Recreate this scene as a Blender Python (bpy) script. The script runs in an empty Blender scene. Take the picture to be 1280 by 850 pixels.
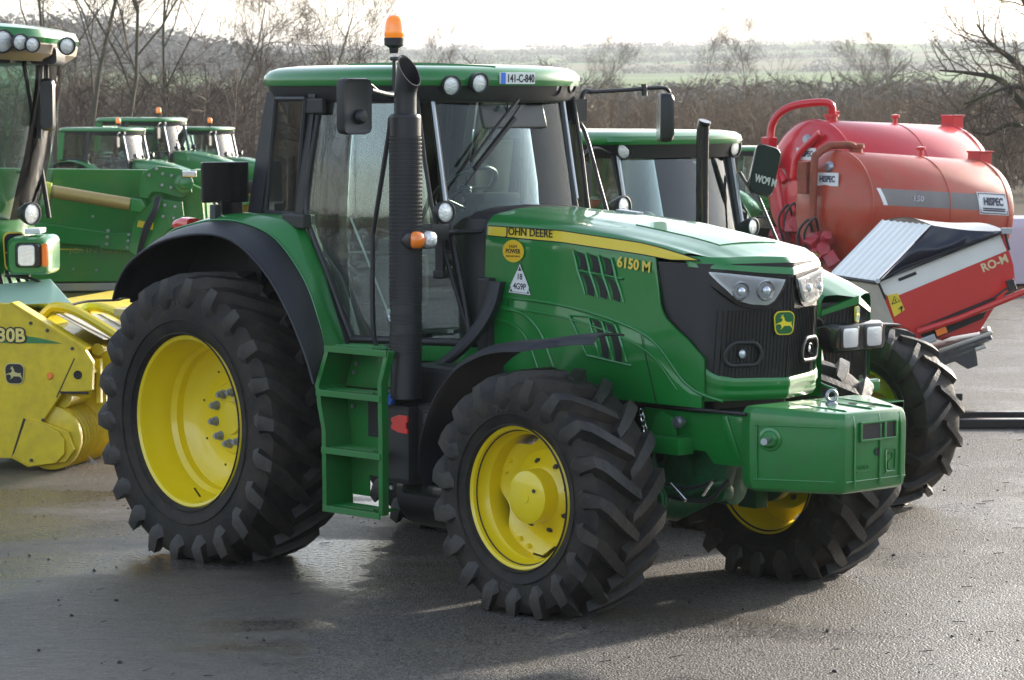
import bpy, math, random
from math import sin, cos, pi, radians, sqrt, atan2
from mathutils import Vector, Matrix, Euler, noise as mnoise

sc = bpy.context.scene
col = sc.collection

# ------------------------------------------------------------------ camera
YAW, PITCH, FPX = 2.3887, 0.0775, 3858.05
CAM = Vector((14.4269, -12.1274, 2.6924))
cd = bpy.data.cameras.new('camera')
cam = bpy.data.objects.new('camera', cd)
col.objects.link(cam)
cd.sensor_width = 36.0
cd.lens = 36.0 * FPX / 1280.0
cd.clip_start = 0.1
cd.clip_end = 9000
DIR = Vector((cos(YAW) * cos(PITCH), sin(YAW) * cos(PITCH), -sin(PITCH)))
cam.location = CAM
cam.rotation_euler = DIR.to_track_quat('-Z', 'Y').to_euler()
cd.dof.use_dof = True
cd.dof.focus_distance = 16.3
cd.dof.aperture_fstop = 11.0
sc.camera = cam
RT = Vector((sin(YAW), -cos(YAW), 0))          # to the right of the picture
AW = Vector((cos(YAW), sin(YAW), 0))           # away from the camera

# ------------------------------------------------------------------ light
SUN_EL = radians(15.5)
sa = radians(50.0)
sun_h = RT * cos(sa) + AW * sin(sa)
sun_dir = Vector((sun_h.x * cos(SUN_EL), sun_h.y * cos(SUN_EL), sin(SUN_EL))).normalized()
world = bpy.data.worlds.new('World')
sc.world = world
world.use_nodes = True
wn = world.node_tree
for n in list(wn.nodes):
    wn.nodes.remove(n)
sky = wn.nodes.new('ShaderNodeTexSky')
sky.sky_type = 'NISHITA'
sky.sun_disc = False
sky.sun_elevation = SUN_EL
sky.sun_rotation = atan2(sun_h.x, sun_h.y)
sky.air_density = 1.0
sky.dust_density = 1.5
sky.ozone_density = 1.6
bg = wn.nodes.new('ShaderNodeBackground')
bg.inputs[1].default_value = 0.15
wo = wn.nodes.new('ShaderNodeOutputWorld')
hs = wn.nodes.new('ShaderNodeHueSaturation')
hs.inputs['Saturation'].default_value = 0.62
wn.links.new(sky.outputs[0], hs.inputs['Color'])
wn.links.new(hs.outputs[0], bg.inputs[0])
wn.links.new(bg.outputs[0], wo.inputs[0])
sd = bpy.data.lights.new('sun', 'SUN')
sd.energy = 3.3
sd.angle = radians(2.0)
sd.color = (1.0, 0.90, 0.76)
so = bpy.data.objects.new('sun', sd)
col.objects.link(so)
so.rotation_euler = (-sun_dir).to_track_quat('-Z', 'Y').to_euler()
sc.view_settings.view_transform = 'Standard'
sc.view_settings.look = 'None'
sc.view_settings.gamma = 1.0
sc.view_settings.use_curve_mapping = False
sc.view_settings.exposure = 1.58
sc.cycles.use_denoising = True
sc.cycles.max_bounces = 8
sc.cycles.transparent_max_bounces = 24
sc.cycles.volume_bounces = 0
sc.cycles.sample_clamp_indirect = 6.0
sc.cycles.caustics_reflective = False
sc.cycles.caustics_refractive = False

# ------------------------------------------------------------------ materials
MATS = {}
def mat(name, color, rough=0.5, metal=0.0, coat=0.0, bump=0.0, bscale=60.0, vary=0.0, vscale=3.0,
        dirt=None, dirtamt=0.0, dscale=6.0, emit=0.0, spec=0.5, rvar=0.0, coatrough=0.06):
    if name in MATS:
        return MATS[name]
    m = bpy.data.materials.new(name)
    m.use_nodes = True
    nt = m.node_tree
    b = nt.nodes['Principled BSDF']
    b.inputs['Base Color'].default_value = (*color, 1)
    b.inputs['Roughness'].default_value = rough
    b.inputs['Metallic'].default_value = metal
    b.inputs['Coat Weight'].default_value = coat
    b.inputs['Coat Roughness'].default_value = coatrough
    b.inputs['Specular IOR Level'].default_value = spec
    if emit:
        b.inputs['Emission Color'].default_value = (*color, 1)
        b.inputs['Emission Strength'].default_value = emit
    tc = nt.nodes.new('ShaderNodeTexCoord')
    def nz(scale, detail=6, rg=0.6):
        n = nt.nodes.new('ShaderNodeTexNoise')
        n.inputs['Scale'].default_value = scale
        n.inputs['Detail'].default_value = detail
        n.inputs['Roughness'].default_value = rg
        nt.links.new(tc.outputs['Object'], n.inputs['Vector'])
        return n
    last = None
    if vary:
        n = nz(vscale)
        mr = nt.nodes.new('ShaderNodeMapRange')
        mr.inputs['From Min'].default_value = 0.3
        mr.inputs['From Max'].default_value = 0.7
        mr.inputs['To Min'].default_value = 1 - vary
        mr.inputs['To Max'].default_value = 1 + vary
        nt.links.new(n.outputs['Fac'], mr.inputs['Value'])
        mx = nt.nodes.new('ShaderNodeVectorMath')
        mx.operation = 'SCALE'
        mx.inputs[0].default_value = color
        nt.links.new(mr.outputs[0], mx.inputs['Scale'])
        last = mx.outputs[0]
    if dirt:
        n = nz(dscale, 8, 0.7)
        cr = nt.nodes.new('ShaderNodeMapRange')
        cr.inputs['From Min'].default_value = 0.42
        cr.inputs['From Max'].default_value = 0.72
        cr.inputs['To Min'].default_value = 0.0
        cr.inputs['To Max'].default_value = dirtamt
        nt.links.new(n.outputs['Fac'], cr.inputs['Value'])
        mx = nt.nodes.new('ShaderNodeMix')
        mx.data_type = 'RGBA'
        mx.inputs['A'].default_value = (*color, 1)
        mx.inputs['B'].default_value = (*dirt, 1)
        if last is not None:
            nt.links.new(last, mx.inputs['A'])
        nt.links.new(cr.outputs[0], mx.inputs['Factor'])
        last = mx.outputs['Result']
        rr = nt.nodes.new('ShaderNodeMapRange')
        rr.inputs['To Min'].default_value = rough
        rr.inputs['To Max'].default_value = min(1, rough + 0.45)
        nt.links.new(cr.outputs[0], rr.inputs['Value'])
        nt.links.new(rr.outputs[0], b.inputs['Roughness'])
    elif rvar:
        n = nz(4.0)
        rr = nt.nodes.new('ShaderNodeMapRange')
        rr.inputs['From Min'].default_value = 0.3
        rr.inputs['From Max'].default_value = 0.7
        rr.inputs['To Min'].default_value = max(0.02, rough - rvar)
        rr.inputs['To Max'].default_value = rough + rvar
        nt.links.new(n.outputs['Fac'], rr.inputs['Value'])
        nt.links.new(rr.outputs[0], b.inputs['Roughness'])
    if last is not None:
        nt.links.new(last, b.inputs['Base Color'])
    if bump:
        n = nz(bscale, 4)
        bp = nt.nodes.new('ShaderNodeBump')
        bp.inputs['Strength'].default_value = bump
        bp.inputs['Distance'].default_value = 0.01
        nt.links.new(n.outputs['Fac'], bp.inputs['Height'])
        nt.links.new(bp.outputs[0], b.inputs['Normal'])
    MATS[name] = m
    return m

def glassmat(name, tint, rough=0.0, refl=1.0, dirt=0.0, ior=1.75):
    m = bpy.data.materials.new(name)
    m.use_nodes = True
    nt = m.node_tree
    for n in list(nt.nodes):
        nt.nodes.remove(n)
    out = nt.nodes.new('ShaderNodeOutputMaterial')
    tr = nt.nodes.new('ShaderNodeBsdfTransparent')
    tr.inputs[0].default_value = (*tint, 1)
    gl = nt.nodes.new('ShaderNodeBsdfGlossy')
    gl.inputs['Roughness'].default_value = rough
    gl.inputs[0].default_value = (refl, refl, refl, 1)
    fr = nt.nodes.new('ShaderNodeFresnel')
    fr.inputs[0].default_value = ior
    mx = nt.nodes.new('ShaderNodeMixShader')
    nt.links.new(fr.outputs[0], mx.inputs[0])
    nt.links.new(tr.outputs[0], mx.inputs[1])
    nt.links.new(gl.outputs[0], mx.inputs[2])
    last = mx.outputs[0]
    if dirt:
        df = nt.nodes.new('ShaderNodeBsdfDiffuse')
        df.inputs[0].default_value = (0.42, 0.43, 0.38, 1)
        tc = nt.nodes.new('ShaderNodeTexCoord')
        mp = nt.nodes.new('ShaderNodeMapping')
        mp.inputs['Scale'].default_value = (9, 9, 0.7)
        nt.links.new(tc.outputs['Object'], mp.inputs[0])
        n = nt.nodes.new('ShaderNodeTexNoise')
        n.inputs['Scale'].default_value = 1.0
        n.inputs['Detail'].default_value = 6
        nt.links.new(mp.outputs[0], n.inputs['Vector'])
        mr = nt.nodes.new('ShaderNodeMapRange')
        mr.inputs['From Min'].default_value = 0.38
        mr.inputs['From Max'].default_value = 0.75
        mr.inputs['To Max'].default_value = dirt
        nt.links.new(n.outputs['Fac'], mr.inputs['Value'])
        m2 = nt.nodes.new('ShaderNodeMixShader')
        nt.links.new(mr.outputs[0], m2.inputs[0])
        nt.links.new(last, m2.inputs[1])
        nt.links.new(df.outputs[0], m2.inputs[2])
        last = m2.outputs[0]
    nt.links.new(last, out.inputs[0])
    MATS[name] = m
    return m

GREEN = mat('green_paint', (0.002, 0.180, 0.024), 0.34, coat=0.8, bump=0.022, bscale=3.0, vary=0.06, vscale=2.0, dirt=(0.10, 0.10, 0.06), dirtamt=0.10, dscale=7)
GREEND = mat('green_paint_dusty', (0.004, 0.165, 0.024), 0.45, coat=0.35, bump=0.05, bscale=8, vary=0.12, dirt=(0.10, 0.085, 0.05), dirtamt=0.35, dscale=5)
GREENC = mat('green_cast_paint', (0.006, 0.10, 0.030), 0.5, coat=0.2, bump=0.25, bscale=40, vary=0.15, dirt=(0.02, 0.02, 0.015), dirtamt=0.6, dscale=9)
GREENL = mat('green_machine_panel', (0.005, 0.19, 0.024), 0.40, coat=0.5, bump=0.03, bscale=2, vary=0.12, vscale=0.8, dirt=(0.20, 0.20, 0.03), dirtamt=0.5, dscale=0.9)
YEL = mat('yellow_paint', (0.78, 0.60, 0.004), 0.35, coat=0.7, vary=0.05, bump=0.02, bscale=5)
YELD = mat('yellow_worn_paint', (0.74, 0.55, 0.006), 0.42, coat=0.3, vary=0.10, bump=0.04, bscale=6, dirt=(0.16, 0.10, 0.02), dirtamt=0.30, dscale=9)
STRIPE = mat('yellow_stripe', (0.80, 0.60, 0.03), 0.4, coat=0.4)
BLACK = mat('black_plastic', (0.018, 0.018, 0.020), 0.42, bump=0.08, bscale=300, rvar=0.08)
BLACKG = mat('black_gloss', (0.008, 0.008, 0.009), 0.22, coat=0.5, vary=0.1)
FENDER = mat('fender_plastic', (0.014, 0.015, 0.021), 0.46, bump=0.12, bscale=500, vary=0.12, vscale=6)
DARK = mat('dark_iron', (0.012, 0.012, 0.012), 0.6, bump=0.2, bscale=30)
GREY = mat('dark_grey_metal', (0.06, 0.06, 0.065), 0.45, metal=0.4, bump=0.05)
RUBTOP = mat('worn_lug_rubber', (0.013, 0.012, 0.012), 0.46, bump=0.5, bscale=45, vary=0.35, vscale=14, dirt=(0.10, 0.076, 0.055), dirtamt=0.5, dscale=8)
RUB = mat('tyre_rubber', (0.010, 0.0095, 0.0098), 0.62, bump=0.5, bscale=38, vary=0.35, vscale=11, dirt=(0.090, 0.068, 0.048), dirtamt=0.60, dscale=6, spec=0.35)
CHROME = mat('bright_metal', (0.75, 0.75, 0.76), 0.18, metal=1.0)
STEEL = mat('zinc_steel', (0.38, 0.40, 0.44), 0.38, metal=0.9, bump=0.1)
BOLTM = mat('galvanised_nut', (0.30, 0.33, 0.40), 0.5, metal=0.6)
LAMPG = mat('lamp_glass', (0.72, 0.75, 0.80), 0.12, metal=0.55, coat=1.0, bump=0.3, bscale=70)
LAMPW = mat('lamp_lens', (0.86, 0.87, 0.88), 0.12, metal=0.55, coat=1.0, bump=0.8, bscale=70)
AMBER = mat('amber_lens', (0.95, 0.22, 0.01), 0.18, coat=1.0, bump=0.3, bscale=60)
REDP = mat('red_plastic', (0.72, 0.03, 0.02), 0.35, coat=0.5)
BLUEP = mat('blue_plastic', (0.02, 0.16, 0.75), 0.35, coat=0.4)
WHITE = mat('white_paint', (0.78, 0.78, 0.76), 0.45, coat=0.3, vary=0.05)
STICK = mat('white_sticker', (0.80, 0.80, 0.80), 0.5)
INK = mat('black_ink', (0.01, 0.01, 0.012), 0.5)
INKB = mat('navy_ink', (0.01, 0.015, 0.06), 0.5)
GOLD = mat('gold_lettering', (0.80, 0.58, 0.08), 0.4, coat=0.3)
SEAT = mat('seat_fabric', (0.03, 0.032, 0.034), 0.9, bump=0.3, bscale=120)
LINING = mat('cab_lining', (0.06, 0.062, 0.06), 0.8, bump=0.1)
GLASS = glassmat('cab_glass', (0.84, 0.93, 0.90), dirt=0.07)
GLASSW = glassmat('windscreen_glass', (0.90, 0.97, 0.94), dirt=0.02, ior=1.32)
GLASST = glassmat('tinted_windscreen_glass', (0.86, 0.95, 0.92), dirt=0.03, ior=1.6)

# ------------------------------------------------------------------ mesh helpers
class MB:
    """collects shapes into ONE mesh"""
    def __init__(s):
        s.v = []; s.f = []; s.mi = []; s.cur = 0
    def add(s, vs, fs):
        o = len(s.v)
        s.v += [tuple(v) for v in vs]
        s.f += [tuple(i + o for i in f) for f in fs]
        s.mi += [s.cur] * len(fs)
        return s
    def box(s, c, d, rot=None, taper=1.0):
        hx, hy, hz = d[0] / 2, d[1] / 2, d[2] / 2
        R = Euler(rot).to_matrix() if rot else Matrix.Identity(3)
        vs = []
        for z in (-hz, hz):
            t = taper if z > 0 else 1.0
            for x, y in ((-hx, -hy), (hx, -hy), (hx, hy), (-hx, hy)):
                vs.append(Vector(c) + R @ Vector((x * t, y * t, z)))
        return s.add(vs, [(3, 2, 1, 0), (4, 5, 6, 7), (0, 1, 5, 4), (1, 2, 6, 5), (2, 3, 7, 6), (3, 0, 4, 7)])
    def tube(s, pts, r, seg=8, cap=True, r1=None):
        pts = [Vector(p) for p in pts]
        n = len(pts)
        rs = r if isinstance(r, (list, tuple)) else [r + ((r1 - r) * i / (n - 1) if r1 is not None else 0) for i in range(n)]
        vs = []
        up = None
        for i, p in enumerate(pts):
            t = (pts[min(i + 1, n - 1)] - pts[max(i - 1, 0)])
            t = t.normalized() if t.length > 1e-9 else Vector((0, 0, 1))
            if up is None:
                up = Vector((0, 0, 1)) if abs(t.z) < 0.9 else Vector((1, 0, 0))
            a = t.cross(up)
            a = a.normalized() if a.length > 1e-6 else t.orthogonal().normalized()
            b = a.cross(t).normalized()
            up = b
            for k in range(seg):
                an = 2 * pi * k / seg
                vs.append(p + (a * cos(an) + b * sin(an)) * rs[i])
        fs = []
        for i in range(n - 1):
            for k in range(seg):
                k2 = (k + 1) % seg
                fs.append((i * seg + k, (i + 1) * seg + k, (i + 1) * seg + k2, i * seg + k2))
        if cap:
            fs.append(tuple(range(seg)))
            fs.append(tuple((n - 1) * seg + k for k in reversed(range(seg))))
        return s.add(vs, fs)
    def cyl(s, p0, p1, r, seg=16, r1=None):
        return s.tube([p0, p1], r, seg, True, r1)
    def lathe(s, prof, c, axis=(0, 1, 0), seg=48, closed=False):
        """prof: (radius, distance along axis)"""
        ax = Vector(axis).normalized()
        a = ax.orthogonal().normalized()
        if abs(ax.y) > 0.99:
            a = Vector((1, 0, 0))
        b = ax.cross(a)
        vs = []; m = len(prof)
        for k in range(seg):
            t = 2 * pi * k / seg
            dv = a * cos(t) + b * sin(t)
            for (r, h) in prof:
                vs.append(Vector(c) + ax * h + dv * max(r, 1e-4))
        fs = []
        for k in range(seg):
            k2 = (k + 1) % seg
            for i in range(m - 1 if not closed else m):
                j = (i + 1) % m
                fs.append((k * m + i, k * m + j, k2 * m + j, k2 * m + i))
        return s.add(vs, fs)
    def prism(s, poly, vec, at=lambda p: p):
        """poly: list of 3D points, extruded along vec"""
        n = len(poly); v = Vector(vec)
        vs = [Vector(p) for p in poly] + [Vector(p) + v for p in poly]
        fs = [tuple(reversed(range(n))), tuple(range(n, 2 * n))]
        for i in range(n):
            j = (i + 1) % n
            fs.append((i, j, n + j, n + i))
        return s.add(vs, fs)
    def grid(s, fn, nu, nv, thick=None):
        vs = [Vector(fn(i / nu, j / nv)) for i in range(nu + 1) for j in range(nv + 1)]
        w = nv + 1
        fs = [(i * w + j, (i + 1) * w + j, (i + 1) * w + j + 1, i * w + j + 1) for i in range(nu) for j in range(nv)]
        if thick is not None:
            t = Vector(thick) if not callable(thick) else None
            n = len(vs)
            off = [(v + t) if t is not None else (v + Vector(thick(v))) for v in vs]
            fs2 = [tuple(n + q for q in reversed(f)) for f in fs]
            ed = []
            for i in range(nu):
                ed.append((i * w, (i + 1) * w)); ed.append(((i + 1) * w + nv, i * w + nv))
            for j in range(nv):
                ed.append((j + 1, j)); ed.append((nu * w + j, nu * w + j + 1))
            fs3 = [(b_, a_, n + a_, n + b_) for a_, b_ in ed]
            return s.add(vs + off, fs + fs2 + fs3)
        return s.add(vs, fs)
    def loft(s, rings, cap=True):
        m = len(rings[0]); vs = [p for r in rings for p in r]; fs = []
        for i in range(len(rings) - 1):
            for k in range(m):
                k2 = (k + 1) % m
                fs.append((i * m + k, i * m + k2, (i + 1) * m + k2, (i + 1) * m + k))
        if cap:
            fs.append(tuple(reversed(range(m))))
            fs.append(tuple((len(rings) - 1) * m + k for k in range(m)))
        return s.add(vs, fs)
    def ball(s, c, r, seg=12, rings=8, sq=(1, 1, 1)):
        vs = []; fs = []
        for i in range(rings + 1):
            ph = pi * i / rings
            for k in range(seg):
                t = 2 * pi * k / seg
                vs.append((c[0] + r * sq[0] * sin(ph) * cos(t), c[1] + r * sq[1] * sin(ph) * sin(t), c[2] + r * sq[2] * cos(ph)))
        for i in range(rings):
            for k in range(seg):
                k2 = (k + 1) % seg
                fs.append((i * seg + k, (i + 1) * seg + k, (i + 1) * seg + k2, i * seg + k2))
        return s.add(vs, fs)
    def mesh(s, name, mats, smooth=32, bevel=0):
        import bmesh
        me = bpy.data.meshes.new(name)
        me.from_pydata(s.v, [], s.f)
        for m in (mats if isinstance(mats, (list, tuple)) else [mats]):
            me.materials.append(m)
        if any(s.mi):
            me.polygons.foreach_set('material_index', s.mi)
        bm = bmesh.new(); bm.from_mesh(me)
        bmesh.ops.remove_doubles(bm, verts=bm.verts, dist=1e-5)
        bmesh.ops.dissolve_degenerate(bm, dist=1e-6, edges=bm.edges)
        if len(bm.faces) < 60000:
            bmesh.ops.recalc_face_normals(bm, faces=bm.faces)
        if bevel:
            es = [e for e in bm.edges if len(e.link_faces) == 2 and e.calc_face_angle(0) > radians(35)]
            try:
                bmesh.ops.bevel(bm, geom=es, offset=bevel, offset_type='OFFSET', segments=2, profile=0.6, affect='EDGES', clamp_overlap=True)
            except Exception:
                pass
        if smooth:
            a = radians(smooth)
            for f in bm.faces:
                f.smooth = True
            for e in bm.edges:
                if len(e.link_faces) == 2 and e.calc_face_angle(0) > a:
                    e.smooth = False
        bm.to_mesh(me); bm.free()
        return me
    def build(s, name, mats, parent=None, smooth=32, bevel=0, label=None, loc=None):
        o = bpy.data.objects.new(name, s.mesh(name, mats, smooth, bevel))
        col.objects.link(o)
        if parent:
            o.parent = parent
        if loc:
            o.location = loc
        if label:
            o['label'] = label
        return o

def tag(o, label=None, cat=None, group=None, kind=None):
    if label: o['label'] = label
    if cat: o['category'] = cat
    if group: o['group'] = group
    if kind: o['kind'] = kind
    return o
def empty(name, loc, rz=0, label=None, cat=None, group=None):
    o = bpy.data.objects.new(name, None)
    o.empty_display_size = 0.2
    col.objects.link(o)
    o.location = loc; o.rotation_euler = (0, 0, rz)
    return tag(o, label, cat, group)
CHILD = None
def flatten(root):
    """keep thing > part > sub-part: anything deeper moves up to its part"""
    def walk(o, depth, part):
        for c in list(o.children):
            d = depth + 1
            p = part if d > 1 else c
            if d > 2:
                M = c.matrix_basis.copy(); q = c.parent
                while q is not part:
                    M = q.matrix_basis @ M; q = q.parent
                c.parent = part; c.matrix_basis = M
            walk(c, min(d, 2) if d <= 2 else 2, p)
    walk(root, 0, None)
def copy_tree(o, parent=None, skip=()):
    c = o.copy(); col.objects.link(c)
    c.parent = parent
    for ch in list(o.children):
        if ch.name.split('.')[0] not in skip:
            copy_tree(ch, c, skip)
    return c
def axes_matrix(loc, xd, up):
    x = Vector(xd).normalized()
    z = x.cross(Vector(up)).normalized()
    y = z.cross(x)
    m = Matrix((x, y, z)).transposed().to_4x4()
    m.translation = Vector(loc)
    return m
def lettering(txt, size, loc, xd, up, m, parent, ext=0.0008, mirror=False, name='lettering', bold=0.0, sx=1.0, align='CENTER', label=None, fn=None):
    cu = bpy.data.curves.new('tmp_text', 'FONT')
    cu.body = txt; cu.size = size; cu.extrude = ext; cu.align_x = align; cu.align_y = 'CENTER'
    cu.offset = bold; cu.resolution_u = 3
    t = bpy.data.objects.new('tmp_text', cu)
    col.objects.link(t)
    bpy.context.view_layer.update()
    dg = bpy.context.evaluated_depsgraph_get()
    me = bpy.data.meshes.new_from_object(t.evaluated_get(dg))
    me.name = name
    bpy.data.objects.remove(t)
    M = axes_matrix(loc, xd, up)
    me.transform(M @ Matrix.Diagonal((-sx if mirror else sx, 1, 1, 1)))
    if fn:
        for v in me.vertices:
            v.co = fn(v.co)
    me.materials.clear(); me.materials.append(m)
    o = bpy.data.objects.new(name, me)
    col.objects.link(o)
    o.parent = parent
    if label: o['label'] = label
    return o
def interp(tab, x):
    if x <= tab[0][0]: return tab[0][1]
    for (a, b), (c, d) in zip(tab, tab[1:]):
        if x <= c:
            return b + (d - b) * (x - a) / (c - a)
    return tab[-1][1]
def smooth_path(pts, n=6):
    """Catmull-Rom through 3D points"""
    P = [Vector(p) for p in pts]
    P = [2 * P[0] - P[1]] + P + [2 * P[-1] - P[-2]]
    out = []
    for i in range(1, len(P) - 2):
        for k in range(n):
            t = k / n
            a, b, c, d = P[i - 1], P[i], P[i + 1], P[i + 2]
            out.append(0.5 * ((2 * b) + (c - a) * t + (2 * a - 5 * b + 4 * c - d) * t * t + (3 * b - a - 3 * c + d) * t ** 3))
    out.append(P[-2])
    return out
# leaping deer outline inside a unit badge (x right, y up), for shields
DEER = [(-.42,.02),(-.30,.07),(-.18,.10),(-.10,.20),(-.15,.27),(-.24,.27),(-.15,.32),(-.20,.42),(-.13,.36),(-.07,.44),(-.08,.33),(-.02,.28),(0,.16),
        (.10,.10),(.24,.08),(.36,.10),(.33,.02),(.40,-.14),(.42,-.28),(.36,-.16),(.26,-.08),(.10,-.08),(-.04,-.08),(-.10,-.16),(-.24,-.24),(-.16,-.14),(-.20,-.02),(-.32,.02),(-.44,-.04)]
def badge(parent, loc, xd, up, w, h, mbg, mfg, name='badge'):
    M = axes_matrix(loc, xd, up)
    def rr(w, h, z, k=0.28):
        out = []
        for sx, sy, a0 in ((1, 1, 0), (-1, 1, 90), (-1, -1, 180), (1, -1, 270)):
            r = k * w
            for q in range(5):
                a = radians(a0 + q * 22.5)
                x = sx * (w / 2 - r) + r * cos(a); y = sy * (h / 2 - r) + r * sin(a)
                x *= 1.0 - 0.08 * (y < 0) 
                out.append(M @ Vector((x, y, z)))
        return out
    nrm = (M.to_3x3() @ Vector((0, 0, 1)))
    b = MB().prism(rr(w, h, 0), nrm * 0.006).build(name, mfg, parent, 0)
    MB().prism(rr(w * .90, h * .91, 0.0065), nrm * 0.002).build('shield', mbg, b, 0)
    s_ = w * 0.95
    MB().prism([M @ Vector((x * s_, (y - .05) * s_, 0.009)) for x, y in DEER], nrm * 0.0015).build('emblem', mfg, b, 0)
    return b
# ------------------------------------------------------------------ wheels
def tyre_mesh(R, W, rr, nlug, lug=0.045, flat=None, seed=0, lw=0.075, phase=0.0):
    """agricultural tyre, axle along y, centred on 0"""
    rnd = random.Random(seed)
    mb = MB()
    h = W / 2; rb = R - lug
    prof = [(rr - .012, h * .74), (rr + .012, h * .83), (rr + .05, h * .95), (rr + (rb - rr) * .42, h * 1.0), (rr + (rb - rr) * .72, h * .985),
            (rb - .045, h * .95), (rb - .012, h * .88), (rb, h * .70), (rb + .004, h * .35), (rb + .006, 0)]
    prof = prof + [(r, -y) for r, y in reversed(prof[:-1])]
    mb.lathe(prof, (0, 0, 0), (0, 1, 0), 96)
    # shallow rings moulded into the sidewall
    for s in (-1, 1):
        for q in (.10, .34):
            rq = rr + (rb - rr) * q
            mb.lathe([(rq - .006, s * h * (.955 + .13 * q)), (rq - .003, s * (h * (.955 + .13 * q) + .006)), (rq + .003, s * (h * (.955 + .13 * q) + .006)), (rq + .006, s * h * (.955 + .13 * q))], (0, 0, 0), (0, 1, 0), 72)
    # lugs: (lateral, angle lag, base radius, height)
    k = 0.92 / R
    mb.cur = 1
    for s in (-1, 1):
        for i in range(nlug):
            ph0 = 2 * pi * (i + (0.5 if s > 0 else 0)) / nlug + phase
            st = [(-.03, -.02, rb + .004, lug), (h * .22, .0, rb + .004, lug), (h * .5, 0, rb + .002, lug * .98), (h * .78, 0, rb - .004, lug * 1.0),
                  (h * .955, 0, rb - .022, lug * .95), (h * 1.015, 0, rb - .075, lug * .62), (h * 1.01, 0, rb - .135, .006)]
            vs = []
            m = len(st)
            for q, (yy, lag, br, lh) in enumerate(st):
                yl = max(yy, 0)
                a = ph0 + (yl * 0.80 + .10 * yl * yl / h) * k + lag * k
                if q >= 5: a = ph0 + (h * .955 * 0.80 + .10 * h) * k + (.012 * (q - 4)) * k
                wq = (lw * (1.0 + .30 * min(1, yl / h)) + (.03 if q == 5 else 0)) * (0.55 if q == 6 else 1)
                wt = wq * .62
                if q < 4:
                    dirs = (br, br + lh)
                    for rad, wd in ((br - .02, -wq), (br + lh, -wt), (br + lh, wt), (br - .02, wq)):
                        aa = a + wd / 2 / rad
                        y_ = yy if q else yy
                        # bar is set square to its own run: shift the two sides along y
                        y_ += (-wd / 2) * 0.45 * (1 if q else 0)
                        vs.append((rad * cos(aa), s * y_, rad * sin(aa)))
                else:
                    out = {4: .012, 5: .020, 6: .004}[q]
                    top = {4: lh, 5: lh * .1, 6: 0}[q]
                    for rad, wd, yo in ((br - .03, -wq, -.02), (br + top, -wt, out), (br + top, wt, out), (br - .03, wq, -.02)):
                        aa = a + wd / 2 / rad
                        vs.append((rad * cos(aa), s * (yy + yo), rad * sin(aa)))
            fs = []
            for q in range(m - 1):
                for e in range(4):
                    e2 = (e + 1) % 4
                    f = (q * 4 + e, q * 4 + e2, (q + 1) * 4 + e2, (q + 1) * 4 + e)
                    fs.append(f)
            fs.append((0, 3, 2, 1)); fs.append(((m - 1) * 4, (m - 1) * 4 + 1, (m - 1) * 4 + 2, (m - 1) * 4 + 3))
            mb.add(vs, fs)
    if flat is not None:
        out = []
        for x, y, z in mb.v:
            if z < -flat:
                d = -flat - z
                z = -flat - 0.001 * d
                y *= 1 + 0.10 * d / .05 * (1 if abs(y) > h * .6 else .2)
            elif z < -flat * .55:
                t = (-z - flat * .55) / (flat * .45)
                y *= 1 + .035 * t * t
            out.append((x, y, z))
        mb.v = out
    return mb

def side_letters(t, side, W, rad, txt, size):
    """lettering moulded round the outer sidewall"""
    for a0 in (-90 - 6, 90 + 12):
        a0 = radians(a0)
        def fn(v):
            rr_ = rad + v.y
            a = a0 + side * v.x / rad
            return Vector((rr_ * cos(a), side * (W / 2 * .985 + v.z), rr_ * sin(a)))
        o = lettering(txt, size, (0, 0, 0), (1, 0, 0), (0, 1, 0), RUBTOP, t, ext=.005, bold=.002, fn=fn, sx=1.2)

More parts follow.
